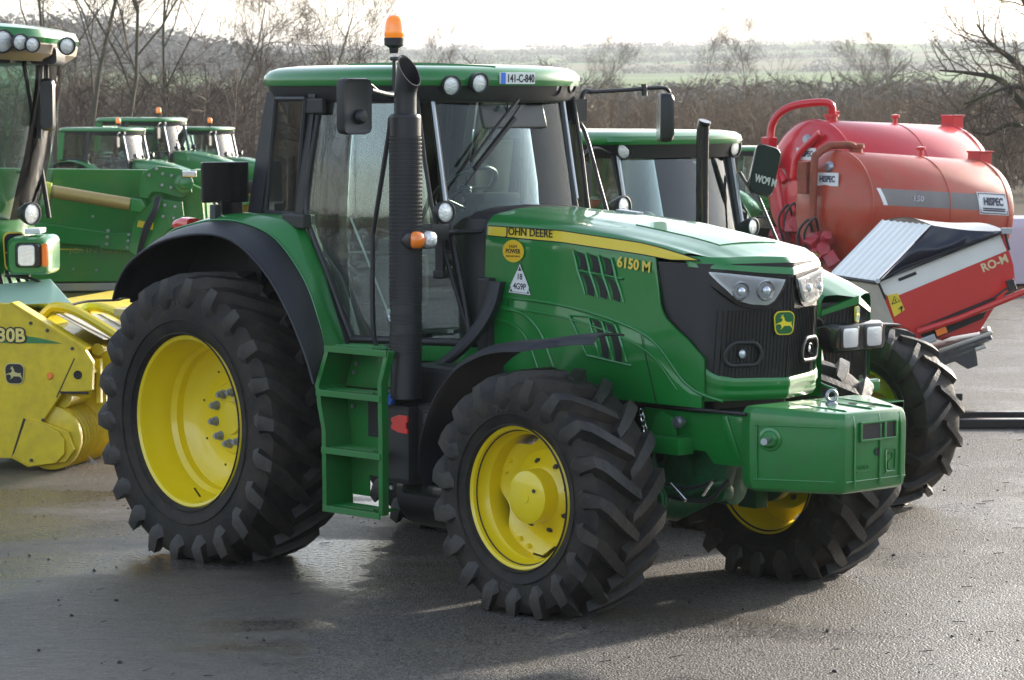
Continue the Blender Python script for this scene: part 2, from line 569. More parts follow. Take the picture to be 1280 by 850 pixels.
def rear_wheel(parent, c, side, name='rear_wheel', R=.8725, W=.60, rr=.49, zc=.815, nl=22, seed=1, lod=0):
    w = empty(name, c); w.parent = parent
    t = tyre_mesh(R, W, rr, nl, .058, zc, seed, .086, phase=0.07).build('tyre', [RUB, RUBTOP], w, 40)
    side_letters(t, side, W, (.49 + .20), '650/65 R38', .055)
    s = side; h = W * .42
    f = rr + .015
    rim = MB()
    rim.lathe([(f, s * (h - .012)), (f + .004, s * h), (f - .006, s * (h + .010)), (f - .022, s * h), (f - .030, s * (h - .03)), (f - .038, s * (h - .10)), (f - .055, s * (h - .13)),
               (f - .058, s * (h - .20)), (f - .085, s * (h - .225)), (f - .088, s * (h - .27)), (f - .12, s * (h - .30)), (f - .16, s * (h - .322)),
               (.26, s * (h - .342)), (.22, s * (h - .340)), (.205, s * (h - .318)), (.10, s * (h - .315)), (.095, s * (h - .30)), (.0, s * (h - .298))], (0, 0, 0), (0, 1, 0), 72)
    rim.lathe([(f, -s * (h - .012)), (f, -s * h), (f - .02, -s * h), (f - .05, -s * (h - .10)), (f - .09, s * (h - .30)), (f - .10, s * (h - .30))], (0, 0, 0), (0, 1, 0), 64)
    r_ = rim.build('rim', YEL, w, 28)
    if not lod:
        for k in range(10):
            a = 2 * pi * k / 10 + .2
            x, z = .155 * cos(a), .155 * sin(a)
            b = MB().cyl((0, s * (h - .262), 0), (0, s * (h - .30), 0), .013, 10).cyl((0, s * (h - .276), 0), (0, s * (h - .312), 0), .0235, 6).cyl((0, s * (h - .306), 0), (0, s * (h - .32), 0), .029, 12)
            b.build('wheel_nut', BOLTM, w, 30, loc=(x, 0, z))
        d = MB()
        for k in range(8):
            a = 2 * pi * k / 8 + .5
            d.lathe([(0, s * (h - .3295)), (.007, s * (h - .3295)), (.009, s * (h - .345))], (.30 * cos(a), 0, .30 * sin(a)), (0, 1, 0), 8)
        d.build('bolt_holes', DARK, r_, 0)
        v = MB().tube([(.12 * s * 0 + -.03, s * (h - .10), -.455), (-.035, s * (h - .06), -.40)], .006, 6)
        v.build('valve', BLACK, r_, 30)
    return w

def front_wheel(parent, c, side, name='front_wheel', R=.6675, W=.48, rr=.362, zc=.62, nl=19, seed=2):
    w = empty(name, c); w.parent = parent
    t = tyre_mesh(R, W, rr, nl, .055, zc, seed, .075, phase=.11).build('tyre', [RUB, RUBTOP], w, 40)
    side_letters(t, side, W, rr + .115, '700', .060)
    s = side; h = W * .42; f = rr + .018
    rim = MB()
    rim.lathe([(f, s * (h - .012)), (f + .004, s * h), (f - .006, s * (h + .010)), (f - .020, s * h), (f - .026, s * (h - .03)), (f - .034, s * (h - .07)), (f - .05, s * (h - .09)),
               (f - .055, s * (h - .18)), (f - .05, s * (h - .25)), (f - .03, s * (h - .30)), (f - .02, -s * h), (f, -s * (h - .01))], (0, 0, 0), (0, 1, 0), 72)
    r_ = rim.build('rim', YEL, w, 28)
    # disc with four gaps against the barrel
    d = MB()
    ns = 96; rad = [.10, .135, .17, .20, .24, .275, 1.0]
    def yo(r):
        return interp([(.10, h - .13), (.135, h - .135), (.17, h - .165), (.20, h - .19), (.24, h - .205), (.275, h - .175), (.31, h - .165)], r)
    vs = []
    for k in range(ns):
        a = 2 * pi * k / ns
        ro = f - .053 - .052 * max(0, cos(4 * (a - radians(18)))) ** 1.6
        for r in rad:
            r2 = ro if r == 1.0 else min(r, ro - .005 * (7 - rad.index(r)))
            vs.append((r2 * cos(a), s * yo(r2), r2 * sin(a)))
    m = len(rad)
    fs = [(k * m + i, k * m + i + 1, ((k + 1) % ns) * m + i + 1, ((k + 1) % ns) * m + i) for k in range(ns) for i in range(m - 1)]
    d.add(vs, fs)
    n = len(vs)
    d.add([(x, y - s * .012, z) for x, y, z in vs], [tuple(reversed(q)) for q in fs])
    d.build('wheel_disc', YEL, r_, 35)
    hb = MB().lathe([(0, s * (h - .035)), (.028, s * (h - .035)), (.030, s * (h - .04)), (.115, s * (h - .042)), (.138, s * (h - .052)), (.142, s * (h - .07)), (.146, s * (h - .16)), (.150, s * (h - .20))], (0, 0, 0), (0, 1, 0), 48)
    hub = hb.build('hub', YEL, w, 28)
    for k in range(8):
        a = 2 * pi * k / 8 + .25
        b = MB().cyl((0, s * (h - .160), 0), (0, s * (h - .19), 0), .010, 8).cyl((0, s * (h - .172), 0), (0, s * (h - .205), 0), .017, 6)
        b.build('wheel_nut', GREY, w, 30, loc=(.183 * cos(a), 0, .183 * sin(a)))
    l = MB()
    for k in range(4):
        for e in (-1, 1):
            a = radians(18 + 45 + 90 * k + e * 7)
            l.lathe([(0, s * (h - .15)), (.012, s * (h - .15)), (.013, s * (h - .18))], (.296 * cos(a), 0, .296 * sin(a)), (0, 1, 0), 8)
    l.build('disc_bolts', YEL, r_, 30)
    MB().lathe([(0, s * (h - .031)), (.010, s * (h - .031)), (.011, s * (h - .036))], (.07, 0, .04), (0, 1, 0), 10).build('hub_plug', GREY, hub, 0)
    v = MB().tube([(.10, s * (h - .09), -.31), (.085, s * (h - .02), -.285)], .006, 6)
    v.build('valve', BLACK, r_, 30)
    return w

def round_lamp(parent, c, axis, r, name='work_light', depth=.07, body=None, lens=None):
    """round lamp facing axis; body is a bowl, the lens set in its ring"""
    o = MB().lathe([(0, -depth), (r * .55, -depth), (r * .95, -depth * .35), (r * 1.06, 0), (r * 1.06, .012), (r * .93, .014), (r * .9, .0)], c, axis, 24).build(name, body or BLACK, parent, 35)
    MB().lathe([(0, .010), (r * .5, .009), (r * .92, .0)], c, axis, 24).build('lens', lens or LAMPW, o, 60)
    return o

# ------------------------------------------------------------------ the big tractor in front
def side_xf(y):                      # nose plan: x of the front at lateral position y
    y = abs(y)
    return 3.645 - .34 * y - .9 * max(0, y - .33) ** 2 * 9
ZS = [(1.5, 2.066), (1.78, 2.062), (2.06, 2.05), (2.4, 2.03), (2.74, 1.998), (3.12, 1.945), (3.3, 1.912), (3.48, 1.868), (3.7, 1.84)]
ZST = [(1.5, 2.0), (1.78, 1.997), (2.36, 1.988), (2.97, 1.943), (3.42, 1.878), (3.7, 1.84)]
ZSB = [(1.5, 1.94), (1.78, 1.939), (2.36, 1.922), (2.97, 1.879), (3.42, 1.868), (3.7, 1.83)]
BEAD = [(1.738, 1.602), (2.0, 1.597), (2.369, 1.579), (2.7, 1.535), (2.98, 1.468), (3.13, 1.39), (3.274, 1.253), (3.36, 1.19), (3.45, 1.155), (3.56, 1.134)]
PANEL = [(3.086, 1.841), (3.134, 1.624), (3.15, 1.585), (3.176, 1.55), (3.25, 1.497), (3.333, 1.445), (3.40, 1.385), (3.44, 1.352)]
def ysk(z): return .468 + .010 * sin(pi * min(1, max(0, (z - 1.1) / .8)))
def nose_plan(n=20):
    """plan curve of the nose from the near side round to the far side"""
    pts = [(2.95, -.462), (3.2, -.462), (3.36, -.458), (3.43, -.445)]
    for q in range(1, n):
        y = -.435 + .87 * q / n
        pts.append((side_xf(y), y))
    pts += [(x, -y) for x, y in reversed(pts[:4])]
    return pts
def nose_x(y): 
    return side_xf(y)

def build_hood(root):
    # top shell
    def top(u, v):
        y = -1 + 2 * v
        ay = abs(y)
        sgn = 1 if y > 0 else -1
        # section parameter -> y half width and how high
        tab_y = [(0, 0), (.25, .14), (.45, .27), (.60, .355), (.72, .405), (.82, .440), (.92, .458), (1, .464)]
        yy = interp(tab_y, ay)
        xf = side_xf(yy) - .060
        x = 1.77 + u * (xf - 1.77)
        zs = interp(ZS, x); zst = interp(ZST, x); zsb = interp(ZSB, x)
        if x > 3.40: zst = min(zst, zs - .012); 
        zc = zs + .030 * min(1, (3.70 - x) / .6 + .4)
        tz = [(0, zc), (.25, zc - .002), (.40, zc - .008), (.46, zc - .016), (.60, zs + .003), (.72, zs - .008), (.82, (zs + zst) / 2), (.92, zst), (1, zsb)]
        return (x, sgn * yy, interp(tz, ay))
    mb = MB().grid(top, 40, 48)
    hood = mb.build('hood', GREEN, root, 30)
    # brim over the lamps
    def brim(u, v):
        y = -.462 + .924 * u
        x = side_xf(y)
        zt = top(1, .5)[2]
        xt = side_xf(y) - .060; zs = interp(ZS, xt) + .030 * min(1, (3.70 - xt) / .6 + .4) * max(0, 1 - (abs(y) / .40) ** 2) - interp([(0, 0), (.36, 0), (.42, .012), (.462, .030)], abs(y))
        zb = interp([(0, 1.782), (.20, 1.797), (.40, 1.818), (.462, 1.826)], abs(y))
        return (x - .060 * (1 - v) ** 1.3 + .004 * sin(pi * v) + .002, y, zs + (zb - zs) * v + .004 * sin(pi * v))
    MB().grid(brim, 40, 4, thick=(-.03, 0, 0)).build('hood_brim', GREEN, root, 30)
    # raised centre panel seam on top
    def seam(y0, x0, x1):
        pts = []
        for q in range(12):
            x = x0 + (x1 - x0) * q / 11
            z = interp(ZS, x) + .030 * min(1, (3.70 - x) / .6 + .4) - .004
            pts.append((x, y0, z))
        return pts
    lid = MB()
    def lidf(u, v):
        x = 2.72 + (.60) * u
        y = (-.24 + .02 * u) + (.48 - .04 * u) * v
        zs = interp(ZS, x)
        return (x, y, zs + .030 * min(1, (3.70 - x) / .6 + .4) + .006 - .010 * (abs(y) / .24) ** 2)
    lid.grid(lidf, 10, 8, thick=(0, 0, -.02))
    lid.build('hood_lid', GREEN, root, 30)
    lt = MB()
    lt.box((2.28, .16, 2.066), (.16, .05, .02), (0, .07, 0)).box((2.22, .16, 2.075), (.04, .07, .015), (0, .07, 0))
    lt.build('hood_catch', STEEL, root, 0, .003)
    # sides
    for s in (-1, 1):
        xs = [1.77, 1.9, 2.05, 2.2, 2.36, 2.5, 2.65, 2.8, 2.97, 3.085] + [p[0] for p in PANEL[1:]]
        vs = []; nz_ = 10
        for i, x in enumerate(xs):
            lo = interp([(1.77, 1.60), (2.369, 1.579), (2.98, 1.468), (3.13, 1.39), (3.274, 1.253), (3.44, 1.16)], x)
            hi = interp(ZSB, x) if x < 3.086 else interp(PANEL, x)
            for k in range(nz_ + 1):
                z = lo + (hi - lo) * k / nz_
                yy = ysk(z) if x < 3.3 else ysk(z) - (x - 3.3) * .10
                if k == nz_ and x < 3.086: yy = .464
                vs.append((x, s * yy, z))
        w = nz_ + 1
        fs = [(i * w + k, (i + 1) * w + k, (i + 1) * w + k + 1, i * w + k + 1) for i in range(len(xs) - 1) for k in range(nz_)]
        n = len(vs)
        mb = MB().add(vs, fs)
        mb.add([(x, y - s * .012, z) for x, y, z in vs], [tuple(reversed(f)) for f in fs])
        # lower panel below the bead, standing 10 mm proud
        xs2 = [1.77, 2.0, 2.2, 2.369, 2.55, 2.7, 2.85, 2.98, 3.06, 3.13, 3.2, 3.274, 3.36, 3.43]
        vs = []
        for x in xs2:
            hi = interp(BEAD, x); lo = interp([(1.77, 1.20), (2.2, 1.15), (2.6, 1.10), (3.43, 1.095)], x)
            for k in range(7):
                z = lo + (hi - lo) * k / 6
                yy = .486 - (0.010 if k == 6 else 0) - (max(0, x - 3.3) * .12)
                vs.append((x, s * yy, z))
        w = 7
        fs = [(i * w + k, (i + 1) * w + k, (i + 1) * w + k + 1, i * w + k + 1) for i in range(len(xs2) - 1) for k in range(6)]
        mb.add(vs, fs)
        mb.add([(x, y - s * .02, z) for x, y, z in vs], [tuple(reversed(f)) for f in fs])
        sp = mb.build('side_panel', GREEN, root, 30)
        # raised ribs that follow the bead
        rb = MB()
        rb.tube([(x, s * (.480 - max(0, x - 3.3) * .12), z + .004) for x, z in smooth2(BEAD, 4)], .0085, 8)
        rb.tube([(x, s * (.490 - max(0, x - 3.3) * .12), z - .045 - .02 * (x - 1.7)) for x, z in smooth2(BEAD[:7], 4)], .006, 8)
        # arch over the engine recess and its inner ridge
        rb.tube(smooth_path([(1.78, s * .490, 1.545), (2.02, s * .490, 1.535), (2.14, s * .490, 1.50), (2.24, s * .490, 1.42), (2.31, s * .490, 1.30), (2.38, s * .490, 1.16)], 5), .010, 8)
        rb.tube(smooth_path([(1.78, s * .490, 1.47), (1.95, s * .490, 1.468), (2.05, s * .490, 1.44), (2.13, s * .490, 1.38), (2.20, s * .490, 1.26), (2.25, s * .490, 1.15)], 5), .008, 8)
        # frame of the lower vents
        rb.tube(smooth_path([(2.46, s * .490, 1.53), (2.62, s * .490, 1.528), (2.80, s * .490, 1.505)], 4), .006, 6)
        rb.tube([(2.46, s * .490, 1.53), (2.54, s * .490, 1.41), (2.60, s * .490, 1.32), (2.94, s * .490, 1.285)], .007, 6)
        rb.build('side_ribs', GREEN, sp, 50)
        # the seam of the front lower panel
        sm = MB()
        sm.prism([(3.000, s * .4868, 1.455), (3.006, s * .4868, 1.453), (3.122, s * .4868, 1.10), (3.114, s * .4868, 1.10)], (0, s * .0015, 0))
        sm.prism([(1.968, s * .4868, 1.588), (1.974, s * .4868, 1.588), (1.974, s * .4868, 1.545), (1.968, s * .4868, 1.545)], (0, s * .0015, 0))
        sm.build('seam', DARK, sp, 0)
        # stripe
        st = MB()
        def sf(u, v):
            x = 1.785 + u * (3.415 - 1.785)
            z0 = interp(ZSB, x) + .002; z1 = interp(ZST, x) - .001
            if x > 2.97:
                t = (x - 2.97) / (3.415 - 2.97)
                z0 = interp([(2.97, 1.881), (3.2, 1.858), (3.415, 1.862)], x); z1 = max(z0 + .001, interp([(2.97, 1.942), (3.1, 1.924), (3.25, 1.897), (3.415, 1.863)], x))
            z = z0 + (z1 - z0) * v
            zst = interp(ZST, x); zsb = interp(ZSB, x)
            yy = .4665 - .0055 * max(0, min(1, (z - zsb) / max(.001, zst - zsb)))
            return (x, s * yy, z)
        st.grid(sf, 40, 2, thick=(0, -s * .004, 0))
        sto = st.build('stripe', STRIPE, sp, 0)
        ol = MB()
        for vv in (0, 1):
            ol.tube([Vector(sf(q / 30, vv)) + Vector((0, s * .0005, 0)) for q in range(31)], .0028, 5)
        ol.build('stripe_edge', INK, sto, 50)
        # vents
        vt = MB()
        def slot(x0, z0, x1, z1, w_, y):
            # leaning slot with a bowed front edge
            pts = []
            for q in range(7):
                t = q / 6; bow = .016 * sin(pi * t)
                pts.append((x0 + (x1 - x0) * t + bow, z0 + (z1 - z0) * t))
            P = [(x, s * y, z) for x, z in pts] + [(x + w_ * (.85 + .15 * sin(pi * i / 6)), s * y, z - .012) for i, (x, z) in reversed(list(enumerate(pts)))]
            vt.prism(P, (0, s * .002, 0))
        for k in range(3):
            dx = .098 * k; dz = -.010 * k
            slot(2.500 + dx, 1.880 + dz, 2.528 + dx, 1.788 + dz, .056, .4785)
            slot(2.536 + dx, 1.768 + dz, 2.590 + dx, 1.652 + dz, .056, .4785)
        slot(2.635, 1.520, 2.715, 1.322, .056, .4870)
        slot(2.735, 1.505, 2.815, 1.305, .056, .4870)
        vt.build('vents', DARK, sp, 0)
        rg = MB()
        for k in range(4):
            dx = .098 * k - .022; dz = -.010 * k
            rg.tube([(2.498 + dx, s * .479, 1.885 + dz), (2.520 + dx, s * .480, 1.83 + dz), (2.536 + dx, s * .480, 1.778 + dz), (2.570 + dx, s * .480, 1.71 + dz), (2.595 + dx, s * .480, 1.648 + dz)], [.006, .009, .009, .009, .005], 6)
        for k in range(3):
            dx = .10 * k - .022
            rg.tube([(2.63 + dx, s * .489, 1.525 - .012 * k), (2.665 + dx, s * .489, 1.44), (2.70 + dx, s * .489, 1.36), (2.72 + dx, s * .489, 1.305)], [.006, .010, .010, .006], 6)
        rg.tube([(2.505, s * .479, 1.776), (2.86, s * .479, 1.745)], .007, 6)
        rg.build('vent_ribs', GREEN, sp, 50)
        if s < 0:
            def on(x, z, o=.0015): return Vector((x, -.4785 - o, z))
            lettering('JOHN DEERE', .062, (2.12, -.4675, 1.967), (1, 0, -.012), (0, 0, 1), INK, sto, bold=.0006, sx=1.05)
            tt = lettering('6150 M', .078, (2.94, -.4795, 1.822), (1, 0, -.09), (0, 0, 1), GOLD, sp, bold=.0022, sx=1.05)
            ov = MB().prism([(2.005 + .085 * cos(a), -.4775, 1.862 + .062 * sin(a)) for a in [2 * pi * q / 40 for q in range(40)]], (0, -.002, 0)).build('oval_sticker', STRIPE, sp, 0, label='yellow oval sticker under the yellow stripe')
            ring = MB().prism([(2.005 + .078 * cos(a), -.4795, 1.862 + .055 * sin(a)) for a in [2 * pi * q / 40 for q in range(40)]], (0, -.0008, 0)).build('sticker_field', mat('sticker_yellow', (.85, .52, .02), .5), ov, 0)
            lettering('FARM', .026, (2.005, -.4807, 1.887), (1, 0, 0), (0, 0, 1), INK, ov)
            lettering('POWER', .034, (2.005, -.4807, 1.861), (1, 0, 0), (0, 0, 1), INK, ov, bold=.0008)
            lettering('SALES AND SERVICE', .013, (2.005, -.4807, 1.834), (1, 0, 0), (0, 0, 1), INK, ov)
            tr = MB().prism([(1.965, -.4775, 1.630), (2.150, -.4775, 1.622), (2.060, -.4775, 1.800)], (0, -.0022, 0)).build('triangle_sticker', INK, sp, 0, label='white triangular sticker reading 18 4G9P')
            def tri(k, o): 
                c = (2.0583, 1.684); P = [(1.965, 1.630), (2.150, 1.622), (2.060, 1.800)]
                return [(c[0] + (x - c[0]) * k, -.4775 - o, c[1] + (z - c[1]) * k) for x, z in P]
            MB().prism(tri(.95, .0024), (0, -.0006, 0)).build('border', STICK, tr, 0)
            MB().prism(tri(.84, .0032), (0, -.0006, 0)).build('border', INK, tr, 0)
            MB().prism([(2.001, -.4816, 1.640), (2.117, -.4816, 1.635), (2.135, -.4816, 1.665), (2.085, -.4816, 1.755), (2.038, -.4816, 1.755), (1.984, -.4816, 1.670)], (0, -.0006, 0)).build('sticker_field', STICK, tr, 0)
            lettering('18', .046, (2.060, -.4825, 1.722), (1, 0, -.04), (0, 0, 1), INK, tr, bold=.0008)
            lettering('4G9P', .048, (2.060, -.4825, 1.668), (1, 0, -.04), (0, 0, 1), INK, tr, bold=.0008, sx=.95)
    # black nose shell
    npl = nose_plan(24)
    grille_m = mat('grille_mesh', (0.012, 0.012, 0.013), 0.38, coat=.15)
    nt = grille_m.node_tree; b = nt.nodes['Principled BSDF']
    tc = [n for n in nt.nodes if n.type == 'TEX_COORD'][0]
    sep = nt.nodes.new('ShaderNodeSeparateXYZ'); nt.links.new(tc.outputs['Object'], sep.inputs[0])
    def saw(sock, freq, thr):
        m1 = nt.nodes.new('ShaderNodeMath'); m1.operation = 'MULTIPLY'; m1.inputs[1].default_value = freq; nt.links.new(sock, m1.inputs[0])
        m2 = nt.nodes.new('ShaderNodeMath'); m2.operation = 'PINGPONG'; m2.inputs[1].default_value = .5; nt.links.new(m1.outputs[0], m2.inputs[0])
        return m2
    sy = nt.nodes.new('ShaderNodeMath'); sy.operation = 'ADD'
    nt.links.new(sep.outputs['X'], sy.inputs[0]); nt.links.new(sep.outputs['Y'], sy.inputs[1])
    a1 = saw(sy.outputs[0], 70, .3); a2 = saw(sep.outputs['Z'], 110, .3)
    mn = nt.nodes.new('ShaderNodeMath'); mn.operation = 'MULTIPLY'; nt.links.new(a1.outputs[0], mn.inputs[0]); nt.links.new(a2.outputs[0], mn.inputs[1])
    bp = nt.nodes.new('ShaderNodeBump'); bp.inputs['Strength'].default_value = .55; bp.inputs['Distance'].default_value = .01
    nt.links.new(mn.outputs[0], bp.inputs['Height']); nt.links.new(bp.outputs[0], b.inputs['Normal'])
    vs = []; nz_ = 12
    for (x, y) in npl:
        for k in range(nz_ + 1):
            t = k / nz_
            z = 1.20 + (1.845 - 1.20) * t
            inn = .045 * (1 - t) ** 1.3 * (1 if x > 3.3 else 0) + .01
            # draw the lower nose in a little
            vs.append((x - inn, y * (1 - .01), z))
    w = nz_ + 1
    fs = [(i * w + k, (i + 1) * w + k, (i + 1) * w + k + 1, i * w + k + 1) for i in range(len(npl) - 1) for k in range(nz_)]
    gr = MB().add(vs, fs).build('grille', grille_m, root, 40)
    rb = MB()
    def gx(y, z): 
        t = (z - 1.2) / .645
        return side_xf(y) - .045 * (1 - t) ** 1.3 - .01
    for k in range(-19, 20):
        y = k * .0205
        if abs(y) < .045:
            zt_ = 1.77
        else:
            zt_ = 1.60
        rb.tube([(gx(y, z) + .002, y, z) for z in [1.215 + (zt_ - 1.215) * q / 8 for q in range(9)]], .0028, 5)
    rb.build('grille_bars', BLACKG, gr, 50)
    badge(gr, (gx(-.045, 1.52) + .012, -.04, 1.528), (.30, 1, 0), (0, 0, 1), .125, .125, mat('badge_green', (.006, .12, .03), .4), mat('badge_yellow', (.85, .68, .03), .4))
    # chin
    cp = [(x, y) for x, y in npl if x > 3.40]
    def chin(u, v):
        q = u * (len(cp) - 1); i = min(int(q), len(cp) - 2); t = q - i
        x = cp[i][0] + (cp[i + 1][0] - cp[i][0]) * t; y = cp[i][1] + (cp[i + 1][1] - cp[i][1]) * t
        ay = abs(y)
        zt = interp([(0, 1.238), (.3, 1.246), (.38, 1.262), (.425, 1.30), (.445, 1.37)], ay)
        zb = 1.125
        z = zt + (zb - zt) * v
        out = interp([(0, .004), (.08, .009), (.45, .009), (.50, .002), (.80, .001), (1, -.014)], v)
        yy = y * (1 + .055 * (out / .02) * .5 + .02)
        return (x - .035 + out, yy, z)
    MB().grid(chin, 60, 10, thick=(-.02, 0, 0)).build('chin', GREEN, root, 40)
    # headlights
    def lamp_edge(ay):
        zt = interp([(.05, 1.757), (.24, 1.780), (.425, 1.803)], ay)
        zb = interp([(.05, 1.755), (.075, 1.70), (.11, 1.648), (.15, 1.625), (.24, 1.632), (.31, 1.652), (.35, 1.685), (.40, 1.75), (.425, 1.80)], ay)
        return zt, zb
    silver = mat('lamp_silver', (.86, .87, .88), .45, metal=.0, coat=.6)
    for s in (-1, 1):
        def lf(o, grow=0):
            def fn(u, v):
                ay = .05 - grow + (.375 + 2 * grow) * u
                zt, zb = lamp_edge(.05 + .375 * u)
                zt += grow; zb -= grow
                z = zt + (zb - zt) * v
                return (side_xf(ay) + o, s * ay, z)
            return fn
        bz = MB().grid(lf(.0, .020), 24, 6, thick=(-.04, 0, 0)).build('headlight', BLACKG, root, 30)
        MB().grid(lf(.004), 24, 6, thick=(-.003, 0, 0)).build('reflector', silver, bz, 30)
        for ay, r in ((.16, .052), (.30, .048)):
            ax = Vector((1, s * .35, 0)).normalized()
            c = Vector((side_xf(ay) - .004, s * ay, 1.703))
            MB().lathe([(r * 1.02, 0), (r * 1.08, .012), (r * .98, .018), (r * .9, .010), (r * .55, .002), (0, -.0)], c, ax, 28).build('lamp_bowl', CHROME, bz, 40)
            MB().ball(c + ax * .012, r * .5, 14, 8).build('bulb', LAMPG, bz, 60)
        MB().grid(lf(.020), 24, 6).build('lens', glassmat('clear_lens', (.95, .96, .97)) if 'clear_lens' not in MATS else MATS['clear_lens'], bz, 60)
        # fog lamp pocket
        fp = MB()
        cy = s * .26; cz = 1.372
        ring = []
        P = []
        for q in range(20):
            a = 2 * pi * q / 20
            yy = cy + .10 * cos(a) * (1 - .15 * sin(a)); zz = cz + .060 * max(-1, min(1, 1.35 * sin(a)))
            P.append((gx(yy, zz) + .012, yy, zz))
        fp.tube(P + [P[0]], .012, 8, cap=False)
        f_ = fp.build('fog_lamp_pocket', BLACK, root, 50)
        round_lamp(f_, (gx(cy, cz) + .004, cy, cz), (1, s * .3, 0), .028, 'fog_lamp', .02, BLACK, LAMPG)
    # rear hood edge: black cowl between hood and cab
    cw = MB()
    P = [(-.47, 1.20), (-.475, 1.6), (-.470, 1.94), (-.45, 2.03), (-.39, 2.065), (-.25, 2.09), (0, 2.10)]
    P = P + [(-y, z) for y, z in reversed(P[:-1])]
    cw.loft([[(1.60, y * 1.0, z + .0) for y, z in P], [(1.74, y * 1.0, z + .0) for y, z in P], [(1.768, y * .985, z - .01) for y, z in P]])
    cw.build('cowl', BLACK, root, 40)
def smooth2(tab, n):
    return [(p.x, p.y) for p in smooth_path([(a, b, 0) for a, b in tab], n)]
# ------------------------------------------------------------------ cab of the big tractor
ROOF = [(.10, 0), (.10, .55), (.13, .70), (.22, .785), (.40, .83), (.75, .855), (1.05, .83), (1.25, .75), (1.38, .62), (1.46, .45), (1.51, .24), (1.525, 0)]
def ring(tab, z, k=1.0, cx=.8, dz=None):
    P = [(x, -y) for x, y in tab] + [(x, y) for x, y in reversed(tab[1:-1])]
    P2 = smooth_path([(x, y, 0) for x, y in P] + [(P[0][0], P[0][1], 0)], 3)[:-1]
    return [(cx + (p.x - cx) * k, p.y * k, z + (dz(p) if dz else 0)) for p in P2]

